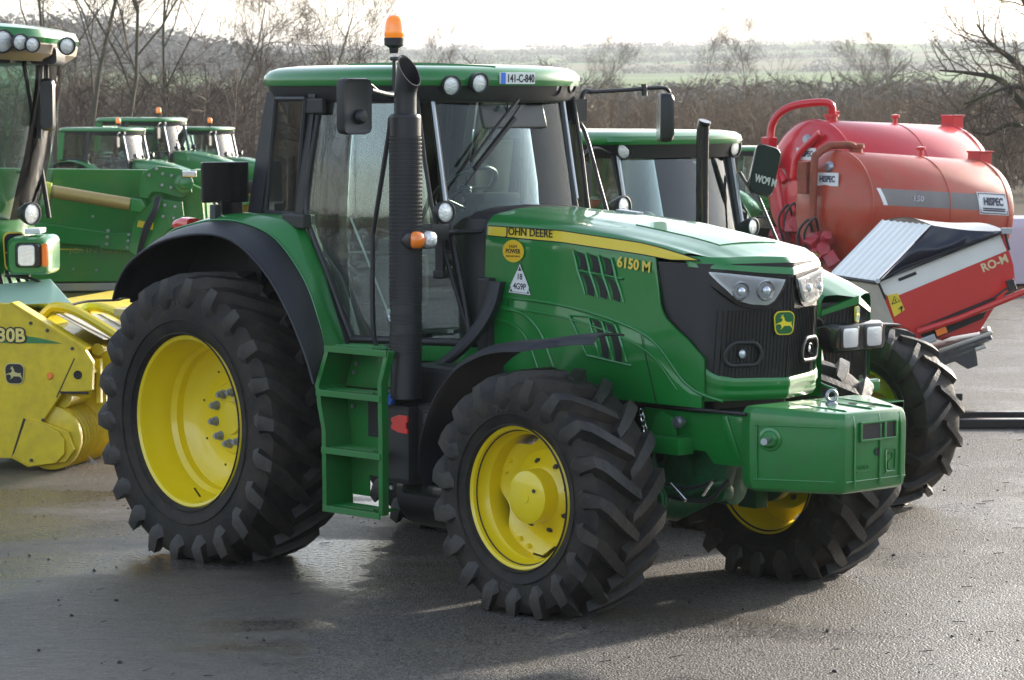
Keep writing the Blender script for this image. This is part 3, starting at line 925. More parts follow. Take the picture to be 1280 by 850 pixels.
def build_cab(root):
    roof = MB().loft([ring(ROOF, 2.782, .985), ring(ROOF, 2.775, 1.0), ring(ROOF, 2.80, 1.012), ring(ROOF, 2.835, 1.005), ring(ROOF, 2.862, .975), ring(ROOF, 2.880, .92), ring(ROOF, 2.892, .80), ring(ROOF, 2.902, .45), ring(ROOF, 2.905, .05)]).build('roof', GREEN, root, 50)
    MB().loft([ring(ROOF, 2.690, .955), ring(ROOF, 2.700, .965), ring(ROOF, 2.775, .982), ring(ROOF, 2.790, .95)]).build('roof_band', BLACK, roof, 40)
    MB().tube(smooth_path([(.75, -.60, 2.893), (1.2, -.50, 2.897), (1.45, -.1, 2.880)], 4), .012, 6).build('roof_ridge', GREEN, roof, 60)
    # roof lamps in pods
    for (x, y, z, ax) in [(1.455, -.46, 2.775, (1, -.25, -.12)), (1.515, -.30, 2.790, (1, -.15, -.12)), (1.44, .36, 2.775, (1, .1, -.12)), (1.375, .56, 2.79, (1, .45, -.12)), (.155, -.66, 2.77, (-1, -.4, -.1)), (.155, .66, 2.77, (-1, .4, -.1))]:
        round_lamp(roof, (x + .02, y, z), ax, .056, 'roof_lamp', .12, BLACK, LAMPW)
    # number plate on the roof front
    pl = MB().box((1.533, -.005, 2.818), (.010, .27, .066), rot=(0, 0, .0)).build('number_plate', STICK, roof, 0, .002)
    MB().box((1.5395, -.118, 2.818), (.002, .034, .064)).build('plate_band', BLUEP, pl, 0)
    lettering('141-C-840', .062, (1.5395, .018, 2.815), (0, 1, 0), (0, 0, 1), INK, pl, bold=.0012, sx=.80)
    # pillars
    pil = []
    def pillar(pts, r, name='pillar', m=BLACK):
        return MB().tube(smooth_path(pts, 3), r, 8).build(name, m, root, 50)
    for s in (-1, 1):
        pillar([(1.36, s * .50, 2.72), (1.475, s * .505, 2.12), (1.60, s * .51, 1.70), (1.70, s * .51, 1.33)], .020)
        MB().tube([(1.374, s * .512, 2.70), (1.488, s * .517, 2.12)], .012, 6).build('pillar_trim', STEEL, root, 50)
        # thin B pillar with the fixed frame behind the door
        MB().loft([[(x - .035, s * y, z), (x + .035, s * (y + .004), z), (x + .035, s * (y - .04), z), (x - .035, s * (y - .04), z)] for x, y, z in [(.70, .835, 2.73), (.66, .85, 2.4), (.60, .855, 2.03)]]).build('pillar', BLACK, root, 30)
        # rear pillar, wide and dark
        MB().loft([[(x - .07, s * y, z), (x + .07, s * (y + .015), z), (x + .07, s * (y - .05), z), (x - .07, s * (y - .06), z)] for x, y, z in [(.27, .765, 2.74), (.19, .78, 2.4), (.10, .78, 2.02), (.08, .76, 1.6)]]).build('pillar', FENDER, root, 30)
    # side glazing (fixed rear window and door)
    for s in (-1, 1):
        def wf(u, v):
            z = 2.70 + (2.035 - 2.70) * v
            xa = interp([(2.035, .22), (2.7, .34)], z); xb = interp([(2.035, .555), (2.7, .665)], z)
            x = xa + (xb - xa) * u
            return (x, s * (.79 + .055 * (x - .2) / .4), z)
        w = MB().grid(wf, 4, 4, thick=(0, -s * .005, 0)).build('side_window', GLASS, root, 0)
        fr = MB()
        for a in ([(0, 0), (1, 0)], [(1, 0), (1, 1)], [(1, 1), (0, 1)], [(0, 1), (0, 0)]):
            fr.tube([wf(*a[0]), wf(*a[1])], .016, 6)
        fr.build('frame', BLACK, w, 50)
        # door: plane that leans in towards the front
        def dp(x, z):   # lateral position of the door skin
            return interp([(.60, .852), (.80, .850), (1.0, .815), (1.3, .69), (1.5, .60), (1.72, .505)], x) + interp([(1.34, -.012), (1.7, .004), (2.0, .008), (2.35, -.012), (2.7, -.050)], z)
        def re(z): return interp([(1.335, 1.005), (1.40, .975), (1.51, .925), (1.76, .82), (2.0, .685), (2.1, .665), (2.7, .735)], z)
        def fe(z): return interp([(1.335, 1.695), (2.12, 1.475), (2.7, 1.36)], z)
        def df(u, v):
            z = 2.70 + (1.335 - 2.70) * v
            x = re(z) + (fe(z) - re(z)) * u
            return (x, s * dp(x, z), z)
        d = MB().grid(df, 14, 18, thick=(0, -s * .005, 0)).build('door', GLASS, root, 25)
        fr = MB()
        fr.tube([df(0, q / 24) for q in range(25)], .020, 8)
        fr.tube([df(q / 12, 1) for q in range(13)], .024, 8)
        fr.tube([df(q / 12, 0) for q in range(13)], .016, 8)
        fr.tube([df(1, q / 12) for q in range(13)], .012, 8)
        fr.build('frame', BLACK, d, 50)
        # vertical bar in the door glass near its handle side
        h = MB()
        c = df(.55, .80)
        h.box((1.545, s * (dp(1.545, 1.85) + .022), 1.86), (.05, .05, .26), rot=(0, 0, -s * .5)).box((1.545, s * (dp(1.545, 1.7) + .03), 1.72), (.065, .05, .05), rot=(0, 0, -s * .5))
        h.build('door_handle', BLACK, d, 0, .012)
        MB().box((.735, s * (.84), 2.66), (.16, .035, .09)).build('hinge', BLACK, d, 0, .012)
        MB().box((.62, s * .885, 2.00), (.20, .07, .085)).build('hinge', BLACK, d, 0, .012)
        st = MB().tube([(.88, s * .70, 2.02), (1.22, s * .70, 1.47)], .007, 6).tube([(1.20, s * .70, 1.50), (1.25, s * .70, 1.42)], .02, 8)
        st.build('gas_strut', STEEL, d, 50)
        # green sill strip and cab floor edge
        sl = MB().loft([[(x, s * y, 1.315), (x, s * y, 1.23), (x, s * (y - .05), 1.23), (x, s * (y - .05), 1.315)] for x, y in [(1.0, .82), (1.3, .70), (1.5, .61), (1.76, .52)]])
        sl.build('sill', GREEN, root, 30)
    # windscreen, curved, leaning
    def ws(u, v):
        y = -.485 + .97 * u
        z = 2.70 + (1.345 - 2.70) * v
        x = interp([(1.335, 1.70), (2.12, 1.475), (2.7, 1.36)], z) + .065 * (1 - (y / .5) ** 2) + .005
        return (x, y, z)
    wsn = MB().grid(ws, 16, 14, thick=(-.005, 0, 0)).build('windscreen', GLASSW, root, 25)
    fr = MB()
    fr.tube([ws(q / 16, 1) for q in range(17)], .02, 8).tube([ws(q / 16, 0) for q in range(17)], .02, 8)
    fr.build('frame', BLACK, wsn, 50)
    wi = MB()
    wi.tube([(1.52, .02, 2.70), (1.535, -.15, 2.56), (1.55, -.38, 2.35)], .010, 6).tube([(1.555, .00, 2.66), (1.60, -.46, 2.22)], .007, 6).box((1.575, -.22, 2.45), (.03, .42, .02), rot=(0.75, 0, 0))
    wi.build('wiper', BLACK, wsn, 50)
    # rear glass
    rg = MB().grid(lambda u, v: (.10 + .09 * (1 - v), -.70 + 1.4 * u, 2.70 - .95 * v), 4, 4, thick=(.005, 0, 0)).build('rear_window', GLASS, root, 0)
    f2 = MB()
    for y in (-.70, .70):
        f2.tube([(.19, y, 2.70), (.10, y, 1.75)], .02, 6)
    f2.tube([(.10, -.70, 1.75), (.10, .70, 1.75)], .025, 6)
    f2.build('frame', BLACK, rg, 50)
    # floor and lower body of the cab
    fl = MB()
    fl.loft([[(x, -y, 1.235), (x, y, 1.235), (x, y, 1.30), (x, -y, 1.30)] for x, y in [(.15, .72), (.9, .80), (1.3, .68), (1.70, .50)]])
    fl.box((.35, 0, 1.52), (.5, 1.36, .5))
    fl.build('cab_floor', DARK, root, 30, .01)
    # interior
    seat = MB().box((.72, 0, 1.63), (.50, .50, .14), rot=(0, -.08, 0)).box((.46, 0, 1.98), (.13, .48, .62), rot=(0, -.16, 0)).box((.40, 0, 2.36), (.10, .28, .18), rot=(0, -.1, 0)).box((.72, 0, 1.46), (.32, .36, .24))
    seat.build('seat', SEAT, root, 60, .05)
    cons = MB().box((.85, -.42, 1.66), (.60, .17, .30)).box((1.0, -.42, 1.85), (.30, .12, .10)).box((.85, .42, 1.62), (.6, .2, .24))
    cons.build('console', LINING, root, 30, .03)
    lv = MB()
    for x, y, h in ((1.05, -.38, .17), (.98, -.44, .14), (1.12, -.46, .12)):
        lv.tube([(x, y, 1.86), (x + .02, y, 1.86 + h)], .008, 6).ball((x + .02, y, 1.87 + h), .022, 8, 6)
    lv.build('control_levers', BLACK, root, 50)
    dash = MB().loft([[(1.30, -.30, z0), (1.30, .30, z0), (1.52, .30, z1), (1.52, -.30, z1)] for z0, z1 in [(1.33, 1.33), (1.95, 2.02), (2.03, 2.10), (2.04, 2.11)]])
    dash.loft([[(1.24, -.14, z), (1.24, .14, z), (1.40, .14, z), (1.40, -.14, z)] for z in (1.9, 2.12, 2.16)])
    dash.build('dashboard', mat('dash_plastic', (.022, .024, .022), .5), root, 30, .02)
    dp_ = MB().box((1.232, 0, 2.10), (.010, .2, .10)).build('display', mat('instrument_face', (.25, .27, .25), .3), root, 0, .004)
    swm = MB()
    cc = Vector((1.08, 0, 2.18)); ax = Vector((-.62, 0, .78)).normalized(); a = Vector((0, 1, 0)); b = ax.cross(a)
    circ = [cc + a * .20 * cos(t) + b * .20 * sin(t) for t in [2 * pi * q / 32 for q in range(33)]]
    swm.tube(circ, .016, 8, cap=False)
    for t in (0, 2.1, 4.2):
        swm.tube([cc, cc + a * .2 * cos(t) + b * .2 * sin(t)], .012, 6)
    swm.ball(cc, .045, 12, 8, (1, 1, .5))
    swm.tube([cc, (1.25, 0, 1.95)], .03, 10)
    swm.tube([(1.16, -.05, 2.06), (1.22, -.26, 2.12)], .008, 6)
    swm.build('steering_wheel', BLACK, root, 60)
    hl = MB().loft([ring(ROOF, 2.68, .93), ring(ROOF, 2.70, .93)]).build('headlining', LINING, root, 30)
    vz = MB().box((1.44, .05, 2.60), (.02, .50, .14), rot=(0, -.3, 0)).build('sun_visor', mat('visor_film', (.05, .055, .05), .4), root, 0, .01)
    im = MB().box((1.43, 0, 2.50), (.02, .24, .07), rot=(0, -.2, 0)).tube([(1.43, 0, 2.53), (1.45, 0, 2.68)], .006).build('interior_mirror', BLACK, root, 0, .005)
    # right hand mirror on its bent arm
    arm = MB().tube(smooth_path([(1.47, -.74, 2.72), (1.52, -.95, 2.72), (1.575, -1.14, 2.745)], 4), .018, 8)
    arm.tube(smooth_path([(1.50, -.80, 2.735), (1.53, -1.02, 2.735), (1.60, -1.17, 2.78), (1.62, -1.24, 2.775), (1.62, -1.255, 2.72), (1.625, -1.262, 2.58)], 4), .009, 8)
    arm.build('mirror_arm', BLACK, root, 50)
    mir = MB().loft([[(x, y, z) for y, z in rrect(-1.305, 2.660, w_, h_, .035)] for x, w_, h_ in [(1.655, .17, .27), (1.662, .195, .295), (1.640, .205, .305), (1.60, .20, .30), (1.596, .18, .28)]])
    mo = mir.build('wing_mirror', BLACK, root, 40)
    MB().loft([[(1.592, y, z) for y, z in rrect(-1.305, 2.66, .175, .27, .03)], [(1.5955, y, z) for y, z in rrect(-1.305, 2.66, .175, .27, .03)]]).build('mirror_glass', CHROME, mo, 0)
    MB().lathe([(0, .03), (.028, .028), (.040, .010), (.042, 0)], (1.664, -1.29, 2.605), (1, 0, 0), 20).build('mirror_pivot', BLACK, mo, 40)
    # left hand mirror
    arm = MB().box((1.33, .66, 2.635), (.09, .10, .13)).tube(smooth_path([(1.33, .70, 2.66), (1.32, .74, 2.74), (1.325, .80, 2.745)], 3), .016)
    arm.tube(smooth_path([(1.33, .78, 2.742), (1.38, 1.05, 2.755), (1.43, 1.26, 2.768), (1.45, 1.32, 2.755), (1.452, 1.335, 2.70), (1.455, 1.335, 2.56)], 4), .012, 8)
    arm.tube([(1.41, 1.16, 2.72), (1.405, 1.16, 2.79)], .018)
    arm.build('mirror_arm', BLACK, root, 50)
    T = Matrix.Translation((1.50, 1.245, 2.59)) @ Matrix.Rotation(radians(52), 4, 'Z')
    mir = MB().loft([[T @ Vector((x, y, z)) for y, z in rrect(0, 0, w_, h_, .035)] for x, w_, h_ in [(.045, .16, .25), (.030, .185, .285), (0, .19, .295), (-.035, .185, .29), (-.04, .16, .27)]])
    mo = mir.build('wing_mirror', BLACK, root, 40)
    MB().loft([[T @ Vector((x, y, z)) for y, z in rrect(0, 0, .165, .265, .03)] for x in (-.043, -.0405)]).build('mirror_glass', CHROME, mo, 0)
    MB().tube([(1.455, 1.335, 2.60), (1.50, 1.27, 2.60)], .022, 10).build('mirror_pivot', BLACK, mo, 40)
    # handrails
    MB().tube(smooth_path([(1.56, -.86, 2.60), (1.575, -.99, 2.60), (1.56, -1.0, 2.50), (1.42, -.98, 2.02), (1.40, -.98, 1.90), (1.40, -.97, 1.36), (1.46, -.90, 1.33)], 5), .014, 8).build('handrail', BLACK, root, 50)
    MB().tube(smooth_path([(1.36, .54, 2.55), (1.36, .63, 2.57), (1.40, .67, 2.50), (1.52, .67, 2.20), (1.64, .67, 1.90)], 5), .013, 8).build('handrail', BLACK, root, 50)
    # rear work plate and tail lamp behind the cab on each side
    for s in (-1, 1):
        MB().box((-.06, s * .88, 2.21), (.03, .30, .24), rot=(0, 0, s * .25)).box((-.05, s * .84, 2.06), (.02, .16, .10)).build('mudguard_plate', BLACKG, root, 0, .012)
        MB().box((-.02, s * .98, 2.03), (.05, .05, .10)).build('plate_bracket', GREY, root, 0, .004)
    # bar with work light and indicator, near side and far side
    for s in (-1, 1):
        b = MB().tube([(1.60, s * .52, 1.955), (1.62, s * .78, 1.955)], .016, 8).tube([(1.74, s * .46, 1.965), (1.60, s * .52, 1.955)], .013).tube([(1.66, s * .78, 1.94), (1.79, s * .88, 1.935), (1.80, s * .96, 1.935)], .022, 8).box((1.64, s * .73, 1.965), (.09, .13, .09)).tube([(1.64, s * .71, 2.0), (1.64, s * .71, 2.05)], .012)
        b.build('lamp_bar', BLACK, root, 30, .008)
        round_lamp(root, (1.69, s * .70, 2.075), (1, s * .1 , .02), .060, 'work_light', .08, BLACK, LAMPW)
        ib = MB().loft([[(x, s * .995 + y, 1.935 + z) for y, z in rrect(0, 0, w_, h_, .04)] for x, w_, h_ in [(1.714, .05, .04), (1.744, .16, .085), (1.814, .20, .105), (1.839, .20, .10)]])
        io = ib.build('indicator', BLACK, root, 40)
        MB().loft([[(x, s * 1.045 + y, 1.935 + z) for y, z in rrect(0, 0, w_, h_, .03)] for x, w_, h_ in [(1.838, .085, .095), (1.864, .08, .085), (1.879, .05, .05)]]).build('amber_lens', AMBER, io, 50)
        MB().loft([[(x, s * .955 + y, 1.935 + z) for y, z in rrect(0, 0, w_, h_, .03)] for x, w_, h_ in [(1.838, .085, .095), (1.864, .08, .085), (1.879, .05, .05)]]).build('clear_lens', LAMPW, io, 50)
    # beacon
    bc = MB().tube([(1.31, -.74, 2.74), (1.31, -.74, 2.93)], .012, 8).tube([(1.285, -.74, 2.925), (1.335, -.74, 2.925)], .012).lathe([(.0, 0), (.025, 0), (.030, .03), (.056, .045), (.058, .085), (.052, .088)], (1.31, -.74, 2.955), (0, 0, 1), 24)
    bo = bc.build('beacon', BLACK, root, 40)
    MB().lathe([(.054, 0), (.056, .02), (.053, .07), (.044, .105), (.028, .122), (0, .128)], (1.31, -.74, 3.042), (0, 0, 1), 24).build('amber_dome', mat('beacon_amber', (.98, .25, .01), .12, coat=1, emit=.12), bo, 60)
def rrect(cx, cy, w, h, r, n=4):
    r = min(r, w / 2 - .001, h / 2 - .001); out = []
    for sx, sy, a0 in ((1, 1, 0), (-1, 1, 90), (-1, -1, 180), (1, -1, 270)):
        for q in range(n):
            a = radians(a0 + q * 90 / (n - 1))
            out.append((cx + sx * (w / 2 - r) + r * cos(a), cy + sy * (h / 2 - r) + r * sin(a)))
    return out

def build_fenders(root):
    OUT = [(-.72, 1.50), (-.66, 1.62), (-.53, 1.74), (-.25, 1.862), (.12, 1.922), (.44, 1.895), (.73, 1.735), (.945, 1.51), (1.10, 1.27), (1.17, 1.12)]
    MID = [(-.755, 1.495), (-.70, 1.70), (-.42, 1.895), (-.19, 1.955), (.04, 1.988), (.31, 1.977), (.60, 1.893), (.85, 1.675), (.98, 1.45), (1.05, 1.26)]
    INN = [(-.765, 1.47), (-.70, 1.69), (-.45, 1.89), (-.20, 1.975), (.05, 2.02), (.31, 2.035), (.61, 2.00), (.81, 1.76), (.93, 1.51), (1.03, 1.30)]
    for s in (-1, 1):
        o = smooth_path([(x, s * 1.22, z) for x, z in OUT], 5)
        m = smooth_path([(x, s * 1.02, z) for x, z in MID], 5)
        n_ = smooth_path([(x, s * .865, z) for x, z in INN], 5)
        N = len(o) - 1
        def bl(u, v):
            i = min(int(u * N + 1e-6), N); a, b = m[i], o[i]
            p = a + (b - a) * v
            # rounded crown of the strip
            p = p + Vector((0, 0, .018 * sin(pi * v)))
            return p
        mb = MB().grid(bl, N, 6, thick=(0, 0, -.008))
        # lip on the outside edge
        lp = [p + Vector((0, 0, -.003)) for p in o]
        mb.tube(lp, .009, 6)
        mb.build('fender_extension', FENDER, root, 40)
        def gr(u, v):
            i = min(int(u * N + 1e-6), N); a, b = n_[i], m[i]
            p = a + (b - a) * v
            return p + Vector((0, 0, .022 * sin(pi * v)))
        mb = MB().grid(gr, N, 6, thick=(0, 0, -.012))
        # inner wall of the arch down to the axle
        q = [p for p in n_]
        g = mb.build('fender', GREEN, root, 40)
        iw = MB()
        C0 = Vector((.1, s * .66, .95))
        def inner(u, v):
            i = min(int(u * N + 1e-6), N); a = n_[i] + Vector((0, 0, -.02)); b = Vector((C0.x + (a.x - C0.x) * .35, s * .64, C0.z + (a.z - C0.z) * .3))
            a2 = Vector((a.x, s * .66, a.z))
            b = Vector((a.x, s * .66, .80))
            return a + (a2 - a) * min(1, v * 2) + (b - a2) * max(0, v * 2 - 1)
        iw.grid(inner, N, 6)
        iw.grid(lambda u, v: n_[min(int(u * N + 1e-6), N)] + Vector((0, 0, -.022)) + (m[min(int(u * N + 1e-6), N)] + (o[min(int(u * N + 1e-6), N)] - m[min(int(u * N + 1e-6), N)]) * .3 - n_[min(int(u * N + 1e-6), N)]) * v, N, 4)
        iw.build('arch_liner', DARK, root, 40)
        # edge rib
        MB().tube([p + Vector((0, s * .004, .006)) for p in m], .007, 6).build('fender_rib', GREEN, g, 50)
        # tail lamp at the back
        MB().loft([[(x, s * y, z) for y, z in rrect(.90, 1.945, w_, h_, .03)] for x, w_, h_ in [(-.50, .08, .06), (-.42, .10, .10), (-.34, .10, .09)]]).build('tail_lamp', mat('red_lens', (.65, .01, .01), .15, coat=1), root, 50)
    # front mudguards
    P = [(1.965, .62), (1.955, .75), (1.985, .92), (2.08, 1.12), (2.24, 1.285), (2.42, 1.375), (2.60, 1.418), (2.78, 1.432), (2.90, 1.455), (3.03, 1.474), (3.15, 1.480)]
    for s in (-1, 1):
        sp = smooth_path([(x, 0, z) for x, z in (P if s < 0 else P[:-2] + [(3.00, 1.472)])], 4); N = len(sp) - 1
        def mg(u, v):
            i = min(int(u * N + 1e-6), N); p = sp[i]
            yo = interp([(0, 1.10), (.15, 1.14), (.70, 1.15), (.76, 1.12), (.80, 1.02), (1, .985)], u)
            yi = interp([(0, .82), (.2, .74), (1, .76)], u)
            y = yi + (yo - yi) * v
            edge = -.035 * max(0, (v - .86) / .14) ** 1.5 
            return (p.x, s * y, p.z + .012 * sin(pi * min(1, v)) + edge)
        MB().grid(mg, N, 12, thick=(0, 0, -.010)).build('front_mudguard', FENDER, root, 45)

def build_chassis(root):
    ch = MB()
    ch.box((1.2, 0, .92), (3.6, .42, .50)).box((3.5, 0, 1.02), (.5, .5, .10))
    ch.box((2.55, 0, 1.12), (1.6, .56, .26))
    ch.box((.9, 0, 1.12), (1.5, .9, .24))
    ch.build('chassis', DARK, root, 0, .02)
    eng = MB()
    eng.box((2.5, -.30, 1.25), (1.0, .16, .25)).box((2.0, -.34, 1.1), (.35, .12, .3))
    eng.cyl((2.4, -.42, 1.0), (2.4, -.36, 1.0), .12)
    eng.build('engine_block', DARK, root, 30, .01)
    ax = MB()
    ax.cyl((0, -.86, .815), (0, .86, .815), .11, 20).cyl((0, -.70, .815), (0, .70, .815), .16, 20).box((0, 0, .85), (.5, .55, .55))
    ax.build('rear_axle', GREENC, root, 40, .01)
    fa = MB()
    fa.tube([(2.765, -.80, .62), (2.765, -.45, .60), (2.765, -.25, .56), (2.765, 0, .56), (2.765, .25, .56), (2.765, .45, .60), (2.765, .80, .62)], [.12, .10, .11, .17, .11, .10, .12], 14)
    for s in (-1, 1):
        fa.lathe([(0, .0), (.15, 0), (.19, .03), (.19, .10), (.12, .14)], (2.765, s * .86 - s * .14, .62), (0, s, 0), 20)
        fa.box((2.765, s * .66, .62), (.14, .10, .42)).box((2.98, s * .58, .66), (.30, .07, .09), rot=(0, 0, s * .2))
        fa.cyl((3.12, s * .60, .66), (3.12, s * .60, .60), .045, 12)
        fa.lathe([(0, 0), (.03, 0), (.055, .02), (.055, .05), (.035, .07)], (3.10, s * .50, .70), (0, s, 0), 14)
    fa.tube([(3.13, -.62, .66), (3.16, -.30, .64), (3.16, .30, .64), (3.13, .62, .66)], .022, 8)
    fa.build('front_axle', GREENC, root, 35, .008)
    ca = MB()
    ca.box((3.12, -.02, .78), (.42, .40, .30)).cyl((2.90, -.20, .66), (3.42, -.20, .66), .10, 16).cyl((3.10, -.30, .72), (3.10, -.20, .72), .11, 18)
    ca.box((3.34, -.27, .74), (.22, .08, .22), rot=(0, .3, 0)).cyl((3.28, -.34, .66), (3.28, -.26, .66), .055, 14).cyl((3.42, -.34, .64), (3.42, -.26, .64), .05, 14)
    ca.tube(smooth_path([(3.0, -.40, .95), (3.05, -.44, .80), (3.08, -.42, .66), (3.2, -.40, .60), (3.35, -.42, .66), (3.5, -.36, .70)], 5), .018, 8)
    for q in range(5):
        ca.cyl((3.12 + .012 * q, -.46 - .025 * q, .60), (3.12 + .012 * q, -.44 - .025 * q, .60), .065 - .002 * (q % 2) * 6, 16)
    ca.build('axle_carrier', GREENC, root, 35, .008)
    ho = MB().tube(smooth_path([(2.95, -.45, .95), (3.0, -.5, .75), (3.15, -.46, .62), (3.4, -.40, .60), (3.55, -.40, .72)], 6), .012, 8).tube(smooth_path([(3.02, -.4, .9), (3.1, -.5, .72), (3.3, -.44, .66), (3.5, -.44, .72)], 6), .010, 8)
    ho.build('hydraulic_hose', BLACK, root, 60)
    MB().tube([(3.02, -.47, .72), (3.02, -.47, .60)], .018, 10).tube([(3.22, -.48, .68), (3.32, -.47, .60)], .012, 8).tube([(3.5, -.46, .72), (3.44, -.47, .64)], .012, 8).build('ram_rod', CHROME, root, 50)
    # front support frame either side, carrying the weight
    for s in (-1, 1):
        fs = MB()
        fs.prism([(2.95, s * .35, 1.06), (3.78, s * .35, 1.06), (3.78, s * .35, .84), (3.62, s * .35, .80), (3.46, s * .35, .80), (3.40, s * .35, .86), (3.10, s * .35, .86), (2.95, s * .35, .95)], (0, s * .06, 0))
        fs.box((3.10, s * .47, .885), (.44, .12, .09))
        fs.prism([(3.04, s * .43, .93), (3.22, s * .43, .93), (3.20, s * .43, 1.03), (3.14, s * .43, 1.06), (3.08, s * .43, 1.03)], (0, s * .03, 0))
        fs.prism([(3.50, s * .41, 1.06), (3.56, s * .41, 1.06), (3.66, s * .41, .85), (3.60, s * .41, .85)], (0, s * .012, 0))
        fs.build('front_support', GREEN, root, 20, .006)
        MB().cyl((3.27, s * .44, 1.01), (3.27, s * .50, 1.01), .022, 12).cyl((3.27, s * .47, 1.01), (3.27, s * .485, 1.01), .035, 6).build('pin', STEEL, root, 30)
        cn = MB()
        for q in range(5):
            c = Vector((3.02 + .010 * q, s * .50, 1.045 - .030 * q)); t0 = q % 2
            pts = [c + Vector(((.010 if t0 else .002) * cos(t), (.002 if t0 else .010) * cos(t), .020 * sin(t))) for t in [2 * pi * w / 10 for w in range(11)]]
            cn.tube(pts, .0035, 5, cap=False)
        cn.build('chain', CHROME, root, 60)
    MB().tube([(2.9, -.40, 1.085), (3.45, -.478, 1.085), (3.75, -.478, 1.085)], .010, 6).build('seal', BLACK, root, 50)
    # front weight
    def wring(z, k, dz=0):
        base = [(3.70, -.46), (3.78, -.485), (4.185, -.268), (4.215, -.240), (4.215, .240), (4.185, .268), (3.78, .485), (3.70, .46)]
        return [(3.9 + (x - 3.9) * k, y * k, z + (.02 if x < 3.8 else 0) * dz) for x, y in base]
    wt = MB().loft([wring(.690, .90), wring(.705, .96), wring(.75, .99), wring(1.03, 1.0), wring(1.075, .985, 1), wring(1.105, .945, 1), wring(1.108, .85, 1)])
    w = wt.build('front_weight', mat('green_cast_weight', (0.002, 0.175, 0.024), 0.40, coat=0.6, bump=0.09, bscale=45, vary=0.10, vscale=5, dirt=(0.08, 0.09, 0.05), dirtamt=0.25, dscale=9), root, 20, .010)
    fx = 4.2165
    dt = MB()
    dt.box((fx - .01, 0.01, 1.005), (.028, .30, .075))
    rec = MB().box((fx + .002, .01, 1.005), (.006, .26, .078)).build('recess', DARK, w, 0)
    rim = MB()
    for (y, z, sy, sz) in ((.01, 1.050, .28, .012), (.01, .960, .28, .012), (-.128, 1.005, .012, .09), (.148, 1.005, .012, .09), (.06, 1.005, .016, .08)):
        rim.box((fx + .006, y, z), (.014, sy, sz))
    rim.build('recess_frame', GREEN, w, 0, .003)
    MB().lathe([(0, 0), (.022, 0), (.022, .002)], (fx + .001, .01, .895), (1, 0, 0), 16).build('hole', DARK, w, 0)
    em = MB()
    for pts in (rrect(.115, .845, .075, .115, .015),):
        em.tube([(fx, y, z) for y, z in pts] + [(fx, pts[0][0], pts[0][1])], .004, 5, cap=False)
    em.tube(smooth_path([(fx, .14, .80), (fx, .10, .80), (fx, .095, .835), (fx, .13, .85), (fx, .125, .885), (fx, .10, .88)], 4), .004, 5)
    em.box((fx, .115, .782), (.006, .09, .006)).box((fx, -.10, .80), (.006, .10, .006))
    em.build('cast_mark', GREEN, w, 50)
    lettering('900 KG', .028, (fx + .0005, -.10, .822), (0, 1, 0), (0, 0, 1), GREEN, w, ext=.002)
    rb = MB()
    for y in (-.17, .03, .195):
        rb.tube([(3.74, y * 1.1, 1.126), (4.15, y, 1.112), (4.205, y, 1.085), (4.219, y, 1.03), (4.219, y, .72)], .0055, 6)
    rb.tube([(3.80, -.476, 1.035), (4.175, -.275, 1.035)], .004, 6).tube([(3.80, -.472, .755), (4.17, -.273, .755)], .005, 6).tube([(3.82, -.472, .755), (3.82, -.472, 1.04)], .004, 6)
    rb.tube([(4.215, -.235, .755), (4.215, .235, .755)], .004, 6)
    rb.build('cast_ribs', GREEN, w, 50)
    nrm = Vector((.47, -.88, 0)).normalized()
    MB().lathe([(.0, .035), (.032, .034), (.040, .025), (.046, .012), (.060, .008), (.064, 0)], (3.875, -.432, .965), nrm, 24).build('pin_boss', GREEN, w, 40)
    MB().cyl(Vector((3.875, -.432, .965)) + nrm * .03, Vector((3.875, -.432, .965)) + nrm * .12, .015, 12).cyl(Vector((3.875, -.432, .965)) + nrm * .115, Vector((3.875, -.432, .965)) + nrm * .13, .018, 10).build('pin', STEEL, w, 40)
    ey = MB().lathe([(0, .0), (.032, .0), (.032, .012), (.02, .02)], (3.93, -.02, 1.115), (0, 0, 1), 16)
    cc = Vector((3.93, -.02, 1.165))
    ey.tube([cc + Vector((.4 * .028 * cos(t), .92 * .028 * cos(t), .028 * sin(t))) for t in [2 * pi * q / 18 for q in range(19)]], .009, 8, cap=False)
    ey.build('lifting_eye', STEEL, w, 50)
    for (x, y) in ((3.97, .10), (4.05, .16)):
        MB().lathe([(0, .0), (.024, .0), (.026, .002)], (x, y, 1.1195), (0, 0, 1), 14).build('hole', DARK, w, 0)
    # exhaust / intake stack
    st = MB().cyl((1.70, -1.0, 1.06), (1.70, -1.0, 2.60), .086, 28).lathe([(.086, 2.60), (.080, 2.615), (.066, 2.62)], (1.70, -1.0, 0), (0, 0, 1), 28)
    s_ = st.build('exhaust_stack', BLACK, root, 40)
    rg = MB()
    z = 1.30
    while z < 2.50:
        if not (1.42 < z < 1.46 or 1.53 < z < 1.56):
            rg.lathe([(.086, 0), (.0905, .002), (.0905, .010), (.086, .012)], (1.70, -1.0, z), (0, 0, 1), 28)
        z += .0215
    for q in range(40):
        a = 2 * pi * q / 40
        rg.tube([(1.70 + .0885 * cos(a), -1.0 + .0885 * sin(a), 1.60), (1.70 + .0885 * cos(a), -1.0 + .0885 * sin(a), 2.50)], .0022, 4)
    rg.build('heat_shield', BLACK, s_, 30)
    el = MB()
    rings = []
    path = smooth_path([(1.70, -1.0, 2.60), (1.70, -1.0, 2.70), (1.703, -1.0, 2.74), (1.715, -1.0, 2.80), (1.735, -1.0, 2.855)], 5)
